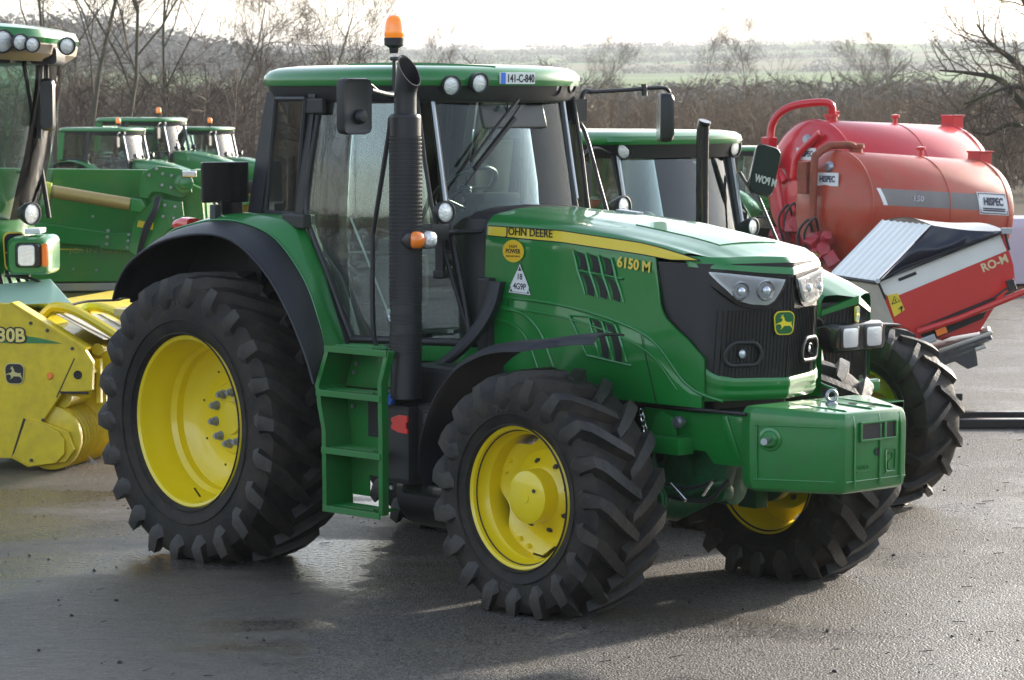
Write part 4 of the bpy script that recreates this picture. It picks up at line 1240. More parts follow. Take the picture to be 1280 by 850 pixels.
    for i, p in enumerate(path):
        t = i / (len(path) - 1)
        rr_ = .062
        tilt = Vector((-.40 * t, 0, 1)).normalized() if t < .55 else Vector((-.4 * .55 - (t - .55) * 2.6, 0, 1)).normalized()
        tilt = Vector((abs(tilt.x), 0, tilt.z))
        a_ = Vector((0, 1, 0)); b_ = tilt.cross(a_)
        k_ = 1.0 / max(.45, tilt.z)
        rings.append([p + a_ * rr_ * cos(q) + b_ * rr_ * (k_ if t > .55 else 1) * sin(q) for q in [2 * pi * w / 24 for w in range(24)]])
    el.loft(rings, cap=False)
    n0 = len(el.v)
    inner = [[p + (r[0] + r[12] - 2 * p) * .04 for p in r] for r in rings]
    el.loft([rings[-1], inner[-1]] + [inner[-2], inner[-5], inner[-9]], cap=False)
    el.build('exhaust_elbow', BLACK, s_, 50)
    # black tank and box under the cab
    tk = MB().box((1.60, -.90, .80), (.26, .22, .44)).box((1.80, -.84, .83), (.16, .22, .40)).box((1.55, -.90, 1.06), (.14, .20, .09)).box((1.75, -.70, 1.12), (.5, .35, .22))
    tk.build('side_tank', BLACK, root, 0, .03)
    MB().cyl((1.85, -.965, .62), (1.85, -.965, .98), .028, 12).cyl((1.85, -.965, .93), (1.85, -.965, .99), .036, 12).build('filter', BLACK, root, 40)
    MB().prism([(1.60, -1.012, .945), (1.66, -1.012, .965), (1.735, -1.012, .965), (1.735, -1.012, .93), (1.722, -1.012, .925), (1.722, -1.012, .895), (1.735, -1.012, .89), (1.735, -1.012, .865), (1.66, -1.012, .868), (1.60, -1.012, .885), (1.60, -1.012, .905), (1.612, -1.012, .915), (1.60, -1.012, .925)], (0, -.012, 0)).build('latch', REDP, root, 0, .003)
    MB().prism([(1.575, -1.012, 1.03), (1.60, -1.012, 1.075), (1.635, -1.012, 1.085), (1.645, -1.012, 1.065), (1.615, -1.012, 1.02), (1.59, -1.012, 1.015)], (0, -.03, 0)).build('filler_cap', BLUEP, root, 0, .004)
    for s in (-1, 1):
        pts = smooth_path([(1.90, s * .525, 1.69), (1.885, s * .56, 1.55), (1.84, s * .62, 1.42), (1.77, s * .69, 1.31), (1.70, s * .74, 1.24)], 4)
        MB().loft([[(p.x - .045, p.y, p.z), (p.x - .02, p.y + s * .02, p.z), (p.x + .03, p.y + s * .02, p.z), (p.x + .05, p.y, p.z), (p.x + .04, p.y - s * .05, p.z), (p.x - .04, p.y - s * .05, p.z)] for p in pts]).build('duct', FENDER, root, 40)
        MB().box((1.81, s * .50, 1.50), (.10, .06, .42)).build('side_trim', BLACK, root, 0, .015)
    # lower fuel tank, dark, between the wheels
    for s in (-1, 1): MB().tube([(1.35, s * .55, .50), (2.05, s * .55, .50)], .22, 24).build('fuel_tank', BLACKG, root, 40)
    MB().box((1.95, -.72, .57), (.34, .22, .02)).build('tank_strap', YELD, root, 0, .003)
    # cab steps
    for s in (-1, 1):
        sp = MB()
        yo = s * 1.16; yi = s * .96
        XL = [(1.318, 1.215), (1.10, 1.120), (1.065, 1.135), (1.0, 1.140), (.86, 1.178), (.42, 1.185)]   # z, x of the rear side plate
        def plate(xoff, ya, yb, t):
            out = []
            for z, x in XL:
                out.append([(x + xoff, ya, z), (x + xoff, yb, z), (x + xoff + t, yb, z), (x + xoff + t, ya, z)])
            return out
        XR = [(1.318, 1.725), (1.15, 1.665), (1.0, 1.668), (.86, 1.672), (.42, 1.672)]
        r1 = [[(x, yo, z), (x, yi, z), (x + .014, yi, z), (x + .014, yo, z)] for z, x in XL]
        r2 = [[(x, yo, z), (x, yo - s * .045, z), (x + .014, yo - s * .045, z), (x + .014, yo, z)] for z, x in XR]
        sp.loft(r1).loft(r2)
        # outer flange of the plates
        sp.loft([[(x - .006, yo - s * .0, z), (x - .006, yo + s * .008, z), (x + .030, yo + s * .008, z), (x + .030, yo, z)] for z, x in XL])
        sp.loft([[(x - .012, yo - s * .0, z), (x - .012, yo + s * .008, z), (x + .022, yo + s * .008, z), (x + .022, yo, z)] for z, x in XR])
        sp.prism([(1.23, yi, 1.30), (1.58, yi, 1.30), (1.58, yi, 1.09), (1.14, yi, 1.09)], (0, s * .008, 0))
        sp.prism([(1.16, yi, 1.06), (1.58, yi, 1.06), (1.58, yi, .60), (1.35, yi, .60), (1.35, yi, .48), (1.19, yi, .48)], (0, s * .008, 0))
        ladder = sp.build('step_frame', GREEND, root, 20, .002)
        for z, xa, xb in ((1.322, 1.205, 1.735), (1.072, 1.130, 1.680), (.752, 1.175, 1.680), (.425, 1.185, 1.672)):
            tr = MB().box(((xa + 1.58) / 2, s * 1.06, z), (1.58 - xa, .19, .012)).box(((1.58 + xb) / 2, s * 1.135, z), (xb - 1.58, .05, .012)).box(((xa + xb) / 2, s * 1.168, z - .008), (xb - xa, .014, .036))
            for q in range(3):
                tr.box(((xa + 1.56) / 2, s * (1.0 + .05 * q), z + .009), (1.56 - xa - .03, .012, .008))
            tr.build('step', GREEND, ladder, 0, .003)
        MB().box((1.46, s * .972, .93), (.22, .008, .22)).build('step_opening', DARK, ladder, 0)
        for x, z in ((1.19, .98), (1.235, .70), (1.225, 1.22), (1.205, 1.17), (1.52, .55)):
            MB().cyl((x + .03, s * .97, z), (x + .03, s * .985, z), .012, 8).build('step_bolt', STEEL, ladder, 30)

def build_main():
    root = empty('tractor', (0, 0, 0), 0, 'big green tractor in front with yellow wheels, black exhaust stack and a green front weight', 'tractor')
    build_hood(root)
    build_cab(root)
    build_fenders(root)
    build_chassis(root)
    rear_wheel(root, (0, -.95, .815), -1)
    rear_wheel(root, (0, .95, .815), 1, seed=3)
    front_wheel(root, (2.765, -.945, .62), -1)
    front_wheel(root, (2.765, .945, .62), 1, seed=5)
    flatten(root)
    return root
# ------------------------------------------------------------------ smaller tractors behind
def small_tractor(loc, label, group=None):
    root = empty('tractor', loc, 0, label, 'tractor', group)
    R1, R2 = .61, .80
    def xf(y): return 1.62 - .30 * abs(y)
    # bonnet: rear at x .18, front 1.6
    def top(u, v):
        y = -1 + 2 * v; ay = abs(y); sg = 1 if y > 0 else -1
        yy = interp([(0, 0), (.4, .20), (.7, .31), (.85, .345), (1, .355)], ay)
        x = .15 + u * (xf(yy) - .15); yy *= 1 - .34 * max(0, (x - .5) / 1.1)
        zc = interp([(.15, 1.78), (.6, 1.75), (1.0, 1.66), (1.35, 1.55), (1.62, 1.44)], x)
        return (x, sg * yy, zc - interp([(0, 0), (.4, .008), (.7, .035), (.85, .085), (1, .20)], ay) * interp([(.15, 1), (1.2, 1), (1.62, .5)], x))
    MB().grid(top, 24, 28).build('hood', GREEN, root, 30)
    def sidef(s):
        def f(u, v):
            x = .15 + 1.36 * u
            zc = top(u, 1)[2]
            return (x, s * ((.355 + .006 * sin(pi * v)) * (1 - .34 * max(0, (x - .5) / 1.1))), .92 + (zc - .92) * v)
        return f
    sp = MB()
    for s in (-1, 1): MB().grid(sidef(s), 10, 4).build('side_panel', GREEN, root, 30)
    br = MB().grid(lambda u, v: (xf(-.355 + .71 * u) + .003, (-.355 + .71 * u) * .665, interp([(0, 1.452), (.355, 1.36)], abs(-.355 + .71 * u)) - v * interp([(0, .05), (.355, .03)], abs(-.355 + .71 * u))), 20, 2, thick=(-.03, 0, 0)).build('hood_brim', GREEN, root, 30)
    gr = MB().grid(lambda u, v: (xf(-.35 + .70 * u) - .03 - .03 * v, (-.35 + .70 * u) * .665, 1.41 - .55 * v), 20, 4, thick=(-.03, 0, 0)).build('grille', MATS['grille_mesh'], root, 30)
    for s in (-1, 1):
        MB().box((1.475, s * .238, 1.13), (.02, .012, .50)).build('grille_trim', STEEL, gr, 0)
    rb = MB()
    for k in range(-9, 10):
        rb.tube([(xf(k * .035) - .025, k * .024, 1.39), (xf(k * .035) - .058, k * .024, .88)], .004, 4)
    rb.build('grille_bars', BLACKG, gr, 0)
    badge(gr, (xf(.0) - .018, .0, 1.335), (-.3, 1, 0), (0, 0, 1), .075, .10, MATS['badge_green'], MATS['badge_yellow'])
    # lamp housing across the grille
    hs = MB().loft([[(x, y, z) for y, z in rrect(0, 1.19, w_, h_, .03)] for x, w_, h_ in [(1.46, .50, .18), (1.60, .50, .19), (1.645, .46, .16)]]).build('lamp_housing', BLACKG, root, 30, .006)
    for s in (-1, 1):
        hh = MB().loft([[(x, s * .115 + y, z) for y, z in rrect(0, 1.19, w_, h_, .02)] for x, w_, h_ in [(1.55, .19, .16), (1.648, .18, .155), (1.652, .17, .14)]]).build('headlight', BLACKG, root, 30)
        MB().loft([[(x, s * .115 + y, z) for y, z in rrect(0, 1.19, w_, h_, .02)] for x, w_, h_ in [(1.645, .145, .125), (1.656, .14, .12), (1.658, .12, .10)]]).build('lens', LAMPG, hh, 30)
    MB().box((1.50, 0, .86), (.10, .62, .08)).build('chin', GREEN, root, 0, .02)
    bk = MB()
    bk.box((1.60, .0, .74), (.20, .72, .05)).box((1.69, 0, .68), (.02, .72, .16))
    for y in (-.34, 0, .34): bk.box((1.60, y, .68), (.18, .02, .16))
    bk.build('weight_bracket', GREEN, root, 0, .004)
    # mudguards
    for s in (-1, 1):
        def mg(u, v):
            a = radians(150 - 68 * u)
            return (1.05 + .66 * cos(a), s * (.62 + .38 * v), .54 + .66 * sin(a) + .01 * sin(pi * v))
        MB().grid(mg, 14, 4, thick=(0, 0, -.01)).build('front_mudguard', BLACK, root, 40)
        def fg(u, v):
            a = radians(175 - 150 * u)
            return (-1.18 + .98 * cos(a), s * (.55 + .50 * v), .78 + .95 * sin(a) + .02 * sin(pi * v))
        MB().grid(fg, 18, 5, thick=(0, 0, -.015)).build('fender', GREEN, root, 40)
    MB().box((.0, 0, .72), (3.0, .4, .42)).box((-1.1, 0, 1.0), (.9, 1.1, .5)).cyl((1.05, -.70, .54), (1.05, .70, .54), .09).cyl((-1.18, -.8, .78), (-1.18, .8, .78), .12).build('chassis', DARK, root, 20, .02)
    # cab
    RO = [(-1.62, 0), (-1.60, .55), (-1.54, .70), (-1.4, .755), (-.9, .78), (-.35, .76), (-.08, .70), (.06, .58), (.13, .30), (.15, 0)]
    rf = MB().loft([ring(RO, 2.405, .96, -.75), ring(RO, 2.40, .99, -.75), ring(RO, 2.42, 1.0, -.75), ring(RO, 2.455, .99, -.75), ring(RO, 2.478, .95, -.75), ring(RO, 2.49, .85, -.75), ring(RO, 2.497, .3, -.75)]).build('roof', GREEN, root, 40)
    MB().loft([ring(RO, 2.31, .93, -.75), ring(RO, 2.40, .965, -.75)]).build('roof_band', BLACK, rf, 40)
    for y in (-.52, .55):
        round_lamp(rf, (.03, y, 2.37), (1, y * .3, -.1), .065, 'roof_lamp', .10, BLACK, LAMPW)
    for s in (-1, 1):
        MB().tube([(-.03, s * .54, 2.36), (.10, s * .54, 1.75), (.13, s * .52, 1.15)], .024, 8).build('pillar', BLACK, root, 50)
        MB().tube([(-.005, s * .553, 2.36), (.125, s * .553, 1.75)], .014, 6).build('pillar_trim', STEEL, root, 50)
        MB().loft([[(x - .04, s * .77, z), (x + .04, s * .77, z), (x + .04, s * .72, z), (x - .04, s * .72, z)] for x, z in ((-.78, 2.38), (-.84, 1.7), (-.84, 1.2))]).build('pillar', BLACK, root, 20)
        MB().loft([[(x - .07, s * .75, z), (x + .07, s * .75, z), (x + .07, s * .70, z), (x - .07, s * .70, z)] for x, z in ((-1.46, 2.38), (-1.52, 1.75))]).build('pillar', GREEN, root, 20)
        def dr(u, v):
            z = 2.35 + (1.15 - 2.35) * v
            x0 = interp([(1.15, -.5), (1.7, -.82), (2.35, -.76)], z); x1 = interp([(1.15, .13), (1.75, .10), (2.35, -.03)], z)
            x = x0 + (x1 - x0) * u
            return (x, s * interp([(-.8, .76), (-.4, .70), (.13, .53)], x), z)
        d = MB().grid(dr, 8, 10, thick=(0, -s * .005, 0)).build('door', GLASS, root, 20)
        f = MB().tube([dr(0, q / 8) for q in range(9)], .018, 6).tube([dr(q / 4, 1) for q in range(5)], .018, 6).tube([dr(1, q / 8) for q in range(9)], .01, 6)
        f.build('frame', BLACK, d, 50)
        w = MB().grid(lambda u, v: (-1.45 + .62 * u, s * .735, 2.36 - .60 * v), 2, 2, thick=(0, -s * .005, 0)).build('side_window', GLASS, root, 0)
        MB().tube([(-1.45, s * .735, 1.76), (-.85, s * .735, 1.76)], .02).build('frame', BLACK, w, 50)
    ws = MB().grid(lambda u, v: (interp([(0, -.03), (.5, .10), (1, .14)], v) + .08 * (1 - (2 * u - 1) ** 2), -.52 + 1.04 * u, 2.36 - 1.15 * v), 12, 10, thick=(-.005, 0, 0)).build('windscreen', GLASST, root, 20)
    MB().grid(lambda u, v: (-1.52, -.68 + 1.36 * u, 2.36 - .75 * v), 2, 2, thick=(.005, 0, 0)).build('rear_window', GLASS, root, 0)
    MB().tube([(-1.52, -.70, 1.62), (-1.52, .70, 1.62)], .03).build('frame', BLACK, root, 50)
    st = MB().tube(smooth_path([(.75, -.36, 1.45), (.72, -.49, 1.6), (.72, -.50, 1.8), (.72, -.50, 2.45), (.74, -.50, 2.56)], 4), .042, 14)
    st.build('exhaust_stack', BLACKG, root, 40)
    MB().box((-.95, 0, 1.35), (.42, .46, .14)).box((-1.15, 0, 1.66), (.12, .44, .56)).build('seat', SEAT, root, 40, .04)
    MB().box((-.2, 0, 1.45), (.25, .5, .6)).build('dashboard', MATS['dash_plastic'], root, 0, .03)
    cc = Vector((-.45, 0, 1.83)); ax = Vector((-.5, 0, .85)).normalized(); a = Vector((0, 1, 0)); b = ax.cross(a)
    MB().tube([cc + a * .19 * cos(t) + b * .19 * sin(t) for t in [2 * pi * q / 24 for q in range(25)]], .014, 6, cap=False).tube([cc, (-.25, 0, 1.6)], .025).build('steering_wheel', BLACK, root, 50)
    for s in (-1, 1):
        round_lamp(root, (.30, s * .44, 1.84), (1, s * .1, .02), .06, 'work_light', .09, BLACK, LAMPW)
        MB().tube([(.30, s * .44, 1.80), (.15, s * .46, 1.74)], .012).build('lamp_stalk', BLACK, root, 50)
    m = MB().tube(smooth_path([(-.02, -.60, 2.34), (.02, -.78, 2.38), (.03, -.92, 2.32), (.03, -.93, 2.1)], 4), .012)
    m.build('mirror_arm', BLACK, root, 50)
    mm = MB().loft([[(x, -.93 + y, 2.16 + z) for y, z in rrect(0, 0, w_, h_, .03)] for x, w_, h_ in [(.06, .14, .23), (.03, .17, .27), (.0, .16, .26)]]).build('wing_mirror', BLACK, root, 40)
    if 'ts' not in CACHE:
        CACHE['ts'] = 1
    for s in (-1, 1):
        for nm, (x, zc, R, W, rr, nl, lg) in {'front_wheel': (1.08, .565, R1, .38, .33, 16, .040), 'rear_wheel': (-1.18, .745, R2, .42, .44, 18, .04)}.items():
            w = empty(nm, (x, s * .84, zc)); w.parent = root
            key = nm
            if key not in CACHE:
                CACHE[key] = tyre_mesh(R, W, rr, nl, lg, zc, 7, .050).mesh('tyre', [RUB, RUBTOP], 40)
                f = rr + .012; h = W * .42
                r_ = MB()
                for sg in (-1, 1):
                    r_.lathe([(f, sg * (h - .01)), (f, sg * h), (f - .02, sg * h), (f - .04, sg * (h - .08)), (f - .06, 0)], (0, 0, 0), (0, 1, 0), 48)
                r_.lathe([(f - .06, 0), (.18, .03), (.16, -.02), (.1, -.03), (0, -.03)], (0, 0, 0), (0, 1, 0), 48)
                r_.lathe([(.11, -.03), (.11, -.12), (0, -.13)], (0, 0, 0), (0, 1, 0), 24)
                CACHE[key + 'r'] = r_.mesh('rim', YEL, 30)
            for nm2, me in (('tyre', CACHE[key]), ('rim', CACHE[key + 'r'])):
                o = bpy.data.objects.new(nm2, me); col.objects.link(o); o.parent = w
            if s > 0: w.rotation_euler = (0, 0, pi)
    flatten(root)
    return root
CACHE = {}

def beacon(parent, c):
    b = MB().tube([c, Vector(c) + Vector((0, 0, .12))], .014, 8).lathe([(0, 0), (.06, 0), (.062, .035), (.05, .04)], Vector(c) + Vector((0, 0, .11)), (0, 0, 1), 18).build('beacon', BLACK, parent, 40)
    MB().lathe([(.056, 0), (.058, .03), (.052, .09), (.03, .125), (0, .13)], Vector(c) + Vector((0, 0, .148)), (0, 0, 1), 18).build('amber_dome', MATS['beacon_amber'], b, 60)

# frame that faces the camera: x to the right, y away, z up, in metres, origin on the ground
def facing(name, px, D, label, cat, group=None):
    p = CAM + AW * D + RT * ((px - 640) / FPX * D)
    return empty(name, (p.x, p.y, 0), atan2(RT.y, RT.x), label, cat, group)
def pxz(D, px0):
    def f(px, py, y=0.0):
        d = D + y
        return Vector(((px - 640) / FPX * d - (px0 - 640) / FPX * D, y, 2.6924 - (py - 125.4) * d / FPX))
    return f

def build_harvester():
    D = 23.6; r = facing('forage_harvester', 0, D, 'green forage harvester cut off by the left edge, tall curved windscreen', 'harvester')
    q = pxz(D, 0)
    # curved windscreen: a vertical cylinder bulging to the right
    def edge(py): return interp([(60, 62), (100, 62), (150, 55), (200, 46), (275, 28)], py)
    def wsf(u, v):
        py = 58 + (275 - 58) * v
        xe = q(edge(py), py).x + .02
        a = radians(-100 + 118 * u)
        zz = q(0, py).z
        return (xe - .95 + .95 * cos(a) , .55 + 1.15 * sin(a) * .75, zz)
    w = MB().grid(wsf, 22, 8, thick=(-.006, 0, 0)).build('windscreen', GLASSW, r, 30)
    wp = MB().tube([(-.10, -.36, 2.95), (-.28, -.42, 2.35), (-.36, -.42, 2.0)], .012).build('wiper', BLACK, w, 40)
    # interior column and seat, seen through the glass
    MB().box((-.95, .7, 2.3), (.25, .9, 1.1)).box((-.45, .5, 2.1), (.12, .35, .55), rot=(0, .2, 0)).build('seat', SEAT, r, 0, .04)
    MB().tube([(-.32, .2, 1.8), (-.45, .25, 2.35)], .05).tube([(-.60 + .2 * cos(t), .25 + .2 * sin(t), 2.38 + .1 * cos(t)) for t in [2 * pi * k / 20 for k in range(21)]], .015).build('steering_wheel', BLACK, r, 50)
    for y in (.9, -.30):
        MB().tube([(.33 if y > 0 else -.75, y, 3.05), (.10 if y > 0 else -.85, y, 1.8)], .04, 8).build('pillar', BLACKG, r, 50)
    MB().grid(lambda u, v: (-2.1 + 2.3 * u, 1.42, 3.05 - 1.3 * v), 3, 3, thick=(0, .006, 0)).build('side_window', GLASS, r, 0)
    MB().grid(lambda u, v: (-2.1 + 1.6 * u, -.30, 3.05 - 1.3 * v), 3, 3, thick=(0, .006, 0)).build('side_window', GLASS, r, 0)
    # roof
    def rr(z, k, sh=0):
        P = rrect(-.93, .50, 2.76 * k, 2.1 * k, .35, 6)
        return [(x + sh, y, z + (-.09 * (x + .8) / 1.4 if x > -.8 else 0)) for x, y in P]
    ro = MB().loft([rr(3.20, .99), rr(3.24, 1.0), rr(3.30, .98), rr(3.325, .90), rr(3.335, .4)]).build('roof', GREEN, r, 40)
    vis = MB().loft([rr(3.06, .93), rr(3.12, .985), rr(3.19, .995), rr(3.215, .98)]).build('roof_visor', mat('beige_trim', (.30, .24, .18), .5), ro, 30)
    MB().box((-.95, .55, 3.02), (2.2, 1.7, .10)).build('lamp_tray', BLACK, ro, 0, .03)
    for (px, py, dy, rr_) in ((6, 52, -.64, .085), (28, 53, -.64, .062), (43, 56, -.60, .058), (86, 58, -.20, .065)):
        c = q(px, py, dy)
        round_lamp(ro, c, (.55, -.83, -.12), rr_, 'roof_lamp', .10, BLACK, LAMPW)
    MB().loft([[(x, y, z) for x, z in rrect(.36, 3.03, w_, h_, .03)] for y, w_, h_ in ((-.10, .20, .13), (.30, .22, .15))]).tube([(.10, -.2, 3.10), (.40, -.15, 3.00)], .02).build('lamp_bracket', BLACK, ro, 30)
    # side mirror hanging by the pillar
    MB().loft([[(x, y, z) for x, z in rrect(.36, 2.66, w_, h_, .03)] for y, w_, h_ in ((.05, .09, .36), (.09, .11, .40), (.16, .10, .38))]).tube([(.36, .1, 3.0), (.36, .1, 2.8)], .012).tube([(.30, .2, 3.0), (.28, .2, 2.4)], .02).build('wing_mirror', BLACK, r, 30)
    MB().tube([(.30, .5, 1.78), (.15, .3, 3.0)], .02).build('handrail', BLACK, r, 40)
    # nose below the glass
    def nf(u, v):
        a = radians(-95 + 110 * u)
        z = 1.80 - .52 * v
        return (-.80 + (.98 - .05 * v) * cos(a), .55 + .90 * sin(a), z)
    nb = MB().grid(nf, 20, 5, thick=(0, 0, 0)).build('front_panel', GREEN, r, 30)
    MB().box((-1.4, .6, 1.53), (1.6, 1.7, .5)).build('body', GREEN, r, 0, .05)
    b = badge(r, (.105, -.0, 1.54), (.78, .62, 0), (-.08, 0, 1), .19, .30, INK, GOLD)
    # headlight pod
    pod = MB().loft([[(x, y, z) for x, z in rrect(.255, 1.515, w_, h_, .05)] for y, w_, h_ in ((-.30, .28, .24), (-.26, .32, .28), (.2, .34, .30))]).build('lamp_pod', GREEN, r, 30)
    hl = MB().loft([[(x, y, z) for x, z in rrect(.26, 1.525, w_, h_, .03)] for y, w_, h_ in ((-.33, .17, .17), (-.30, .20, .19))]).build('headlight', BLACKG, pod, 30)
    MB().loft([[(x, y, z) for x, z in rrect(.25, 1.525, w_, h_, .03)] for y, w_, h_ in ((-.34, .12, .15), (-.33, .13, .16))]).build('lens', LAMPW, hl, 30)
    MB().loft([[(x, y, z) for x, z in rrect(.385, 1.525, w_, h_, .02)] for y, w_, h_ in ((-.315, .03, .15), (-.30, .05, .18))]).build('amber_lens', AMBER, hl, 30)
    round_lamp(r, (.25, -.05, 1.83), (.75, -.62, -.05), .085, 'work_light', .12, BLACK, LAMPW)
    MB().box((.27, .0, 1.70), (.12, .3, .04)).build('grab_ledge', WHITE, r, 0, .01)
    ho = MB()
    for k in range(6):
        ho.tube(smooth_path([(-.15 + .06 * k, .1, 1.38), (-.12 + .07 * k, -.05, 1.25), (-.14 + .05 * k, .0, 1.12), (-.2 + .05 * k, .1, 1.0)], 4), .016, 6)
    ho.tube(smooth_path([(.05, -.1, 1.36), (.22, -.15, 1.35), (.36, -.12, 1.28), (.40, -.08, 1.14)], 5), .012, 6).tube([(.10, -.1, 1.37), (.24, -.13, 1.35)], .024)
    ho.build('hydraulic_hoses', BLACK, r, 50)
    # pale feeder hood in front
    MB().loft([[q(-20, 357, -.1), q(62, 348, -.1), q(88, 378, -.5), q(-20, 382, -.5)], [q(-20, 362, .5), q(62, 357, .5), q(95, 390, .3), q(-20, 395, .3)]]).build('feeder_cover', mat('pale_green_paint', (.42, .62, .50), .35, coat=.5), r, 20, .01)
    MB().box((-1.2, .6, .80), (1.7, 1.4, 1.0)).build('chassis', DARK, r, 0, .03)
    # front wheel, mostly outside the picture
    w = empty('front_wheel', (-2.4, -.1, .85)); w.parent = r
    o = bpy.data.objects.new('tyre', CACHE['rear_wheel']); col.objects.link(o); o.parent = w
    o = bpy.data.objects.new('rim', CACHE['rear_wheelr']); col.objects.link(o); o.parent = w

def build_header():
    D = 22.3; r = facing('pickup_header', 50, D, 'yellow pickup header with curved tines and a leaping deer badge, on the ground at left', 'machinery'); r.rotation_euler.z -= radians(13)
    q = pxz(D, 50)
    P = [(-90, 378), (8, 380), (108, 437), (118, 452), (116, 487), (76, 491), (50, 528), (84, 540), (92, 562), (80, 578), (30, 586), (8, 575), (-40, 577), (-90, 575)]
    sp = MB().prism([q(x, y) for x, y in P], (0, .05, 0)).build('side_plate', YELD, r, 0, .004)
    # rolled edge on the sloping top
    MB().prism([q(8, 379, -.02), q(12, 378, -.02), q(110, 434, -.02), q(107, 438, -.02)], (0, .14, 0)).build('edge_strip', YELD, sp, 0, .003)
    # rounded shoe
    MB().prism([q(x, y, -.03) for x, y in [(28, 526), (52, 531), (72, 540), (80, 551), (80, 568), (68, 580), (34, 585), (10, 574)]], (0, .035, 0)).build('skid_shoe', YELD, sp, 0, .006)
    gs = MB().prism([q(x, y, -.004) for x, y in [(-90, 420), (20, 419), (50, 423), (78, 429), (-90, 430)]], (0, .006, 0)).build('green_flash', GREEN, sp, 0)
    lettering('630B', .135, q(4, 420.5, -.008), (1, 0, 0), (0, 0, 1), INK, sp, bold=.014, sx=1.02)
    lettering('630B', .135, q(4, 420.5, -.012), (1, 0, 0), (0, 0, 1), mat('cream_lettering', (.80, .66, .20), .5), sp, bold=.004, sx=1.02)
    badge(sp, q(14, 468, -.004), (1, 0, 0), (0, 0, 1), .155, .155, INK, mat('badge_sand', (.62, .55, .22), .5))
    MB().lathe([(0, .012), (.02, .012), (.027, 0)], q(61, 470, -.002), (0, -1, 0), 20).build('reflector', AMBER, sp, 40)
    MB().lathe([(0, .0), (.026, .0), (.030, .008), (.032, 0)], q(98, 468, -.002), (0, -1, 0), 20).build('hole', DARK, sp, 40)
    dk = MB().prism([q(x, y, -.003) for x, y in [(73, 489), (112, 489), (112, 492), (75, 492)]], (0, .003, 0)).prism([q(x, y, -.033) for x, y in [(26, 524), (29, 525), (13, 568), (9, 574)]], (0, .003, 0)).prism([q(x, y, -.003) for x, y in [(93, 447), (94.5, 447), (70, 497), (68.5, 497)]], (0, .003, 0))
    dk.build('seams', DARK, sp, 0)
    for x, y in ((36, 404), (58, 413), (91, 435), (51, 526), (36, 577)):
        MB().lathe([(0, .010), (.012, .010), (.014, 0)], q(x, y, -.034 if y > 570 else 0), (0, -1, 0), 8).build('bolt', GREY, sp, 30)
    # auger, wind guard and tine drum run away from the camera
    L = 3.2
    dr = MB()
    c0 = q(57, 549)
    dr.cyl(c0 + Vector((0, .12, 0)), c0 + Vector((0, L, 0)), .20, 32)
    dr.build('pickup_drum', DARK, r, 40)
    MB().cyl(c0 + Vector((0, .045, 0)), c0 + Vector((0, .11, 0)), .235, 40).build('drum_flange', YELD, r, 40, .012)
    tn = MB()
    for k in range(46):
        y = .14 + k * .066
        pts = []
        for t in range(15):
            a = radians(150 - 235 * t / 14)
            pts.append((c0.x + .235 * cos(a), y, c0.z + .225 * sin(a)))
        pts = [(c0.x - .45, y, c0.z + .24)] + pts
        for i in range(len(pts)): pass
        tn.tube(pts, .017, 5)
    tn.build('stripper_bands', YELD, r, 50)
    wr = MB()
    rnd = random.Random(4)
    for k in range(40):
        y = .12 + k * .075
        a = radians(-60 + rnd.uniform(-18, 18))
        wr.tube([(c0.x + .18 * cos(a), y, c0.z + .18 * sin(a)), (c0.x + .33 * cos(a), y + .01, c0.z + .30 * sin(a))], .0035, 4)
        a = radians(-100 + rnd.uniform(-10, 10))
        wr.tube([(c0.x + .18 * cos(a), y, max(.02, c0.z + .18 * sin(a))), (c0.x + .30 * cos(a), y + .01, .01)], .0035, 4)
    wr.build('tines', STEEL, r, 0)
    ag = MB()
    a0 = q(66, 500)
    ag.cyl((a0.x, .1, a0.z + .02), (a0.x, L, a0.z + .02), .10, 20)
    turns = 7
    vs = []; fs = []
    n = 160
    for i in range(n + 1):
        t = i / n; a = turns * 2 * pi * t
        for rad in (.10, .25):
            vs.append((a0.x + rad * cos(a), .1 + (L - .1) * t, a0.z + .02 + rad * sin(a)))
    for i in range(n): fs.append((2 * i, 2 * i + 1, 2 * i + 3, 2 * i + 2))
    ag.add(vs, fs)
    ag.build('auger', YEL, r, 40)
    bk = MB()
    bk.grid(lambda u, v: (q(-60, 0).x + .02, .05 + L * u, .15 + .95 * v), 4, 3, thick=(.03, 0, 0))
    bk.grid(lambda u, v: (q(-60, 0).x + 1.0 * v, .05 + L * u, 1.12 - .38 * v * v), 4, 4, thick=(0, 0, -.02))
    bk.build('back_sheet', YELD, r, 20)
    # arched hold-down arms
    for y0 in (.35, 1.6, 2.9):
        pts = smooth_path([q(38, 395, y0), q(52, 384, y0), q(80, 388, y0), q(118, 408, y0), q(136, 420, y0), q(142, 434, y0)], 4)
        a = MB().tube(pts, .038, 8)
        a.prism([q(142, 428, y0), q(146, 440, y0), q(126, 466, y0), q(118, 466, y0), q(116, 440, y0)], (0, .03, 0))
        a.box(q(118, 480, y0), (.05, .05, .28))
        a.build('hold_down_arm', YEL, r, 40)
    MB().box(q(118, 475, .2), (.035, .05, .32)).build('crop_guide_post', YEL, r, 0, .005)
    # crop guard: tube and sheet sweeping back
    MB().grid(lambda u, v: q(66 + 62 * v, 392 + 30 * v, .1 + (L - .2) * u), 8, 6, thick=(0, 0, -.006)).build('wind_guard', mat('worn_steel', (.36, .35, .36), .35, metal=.7, bump=.2, bscale=12, dirt=(.5, .40, .12), dirtamt=.6, dscale=4), r, 20)
    ro = MB().tube([q(112, 436, .3), q(112, 436, L)], .045, 10)
    ro.build('crop_roller', YEL, r, 50)
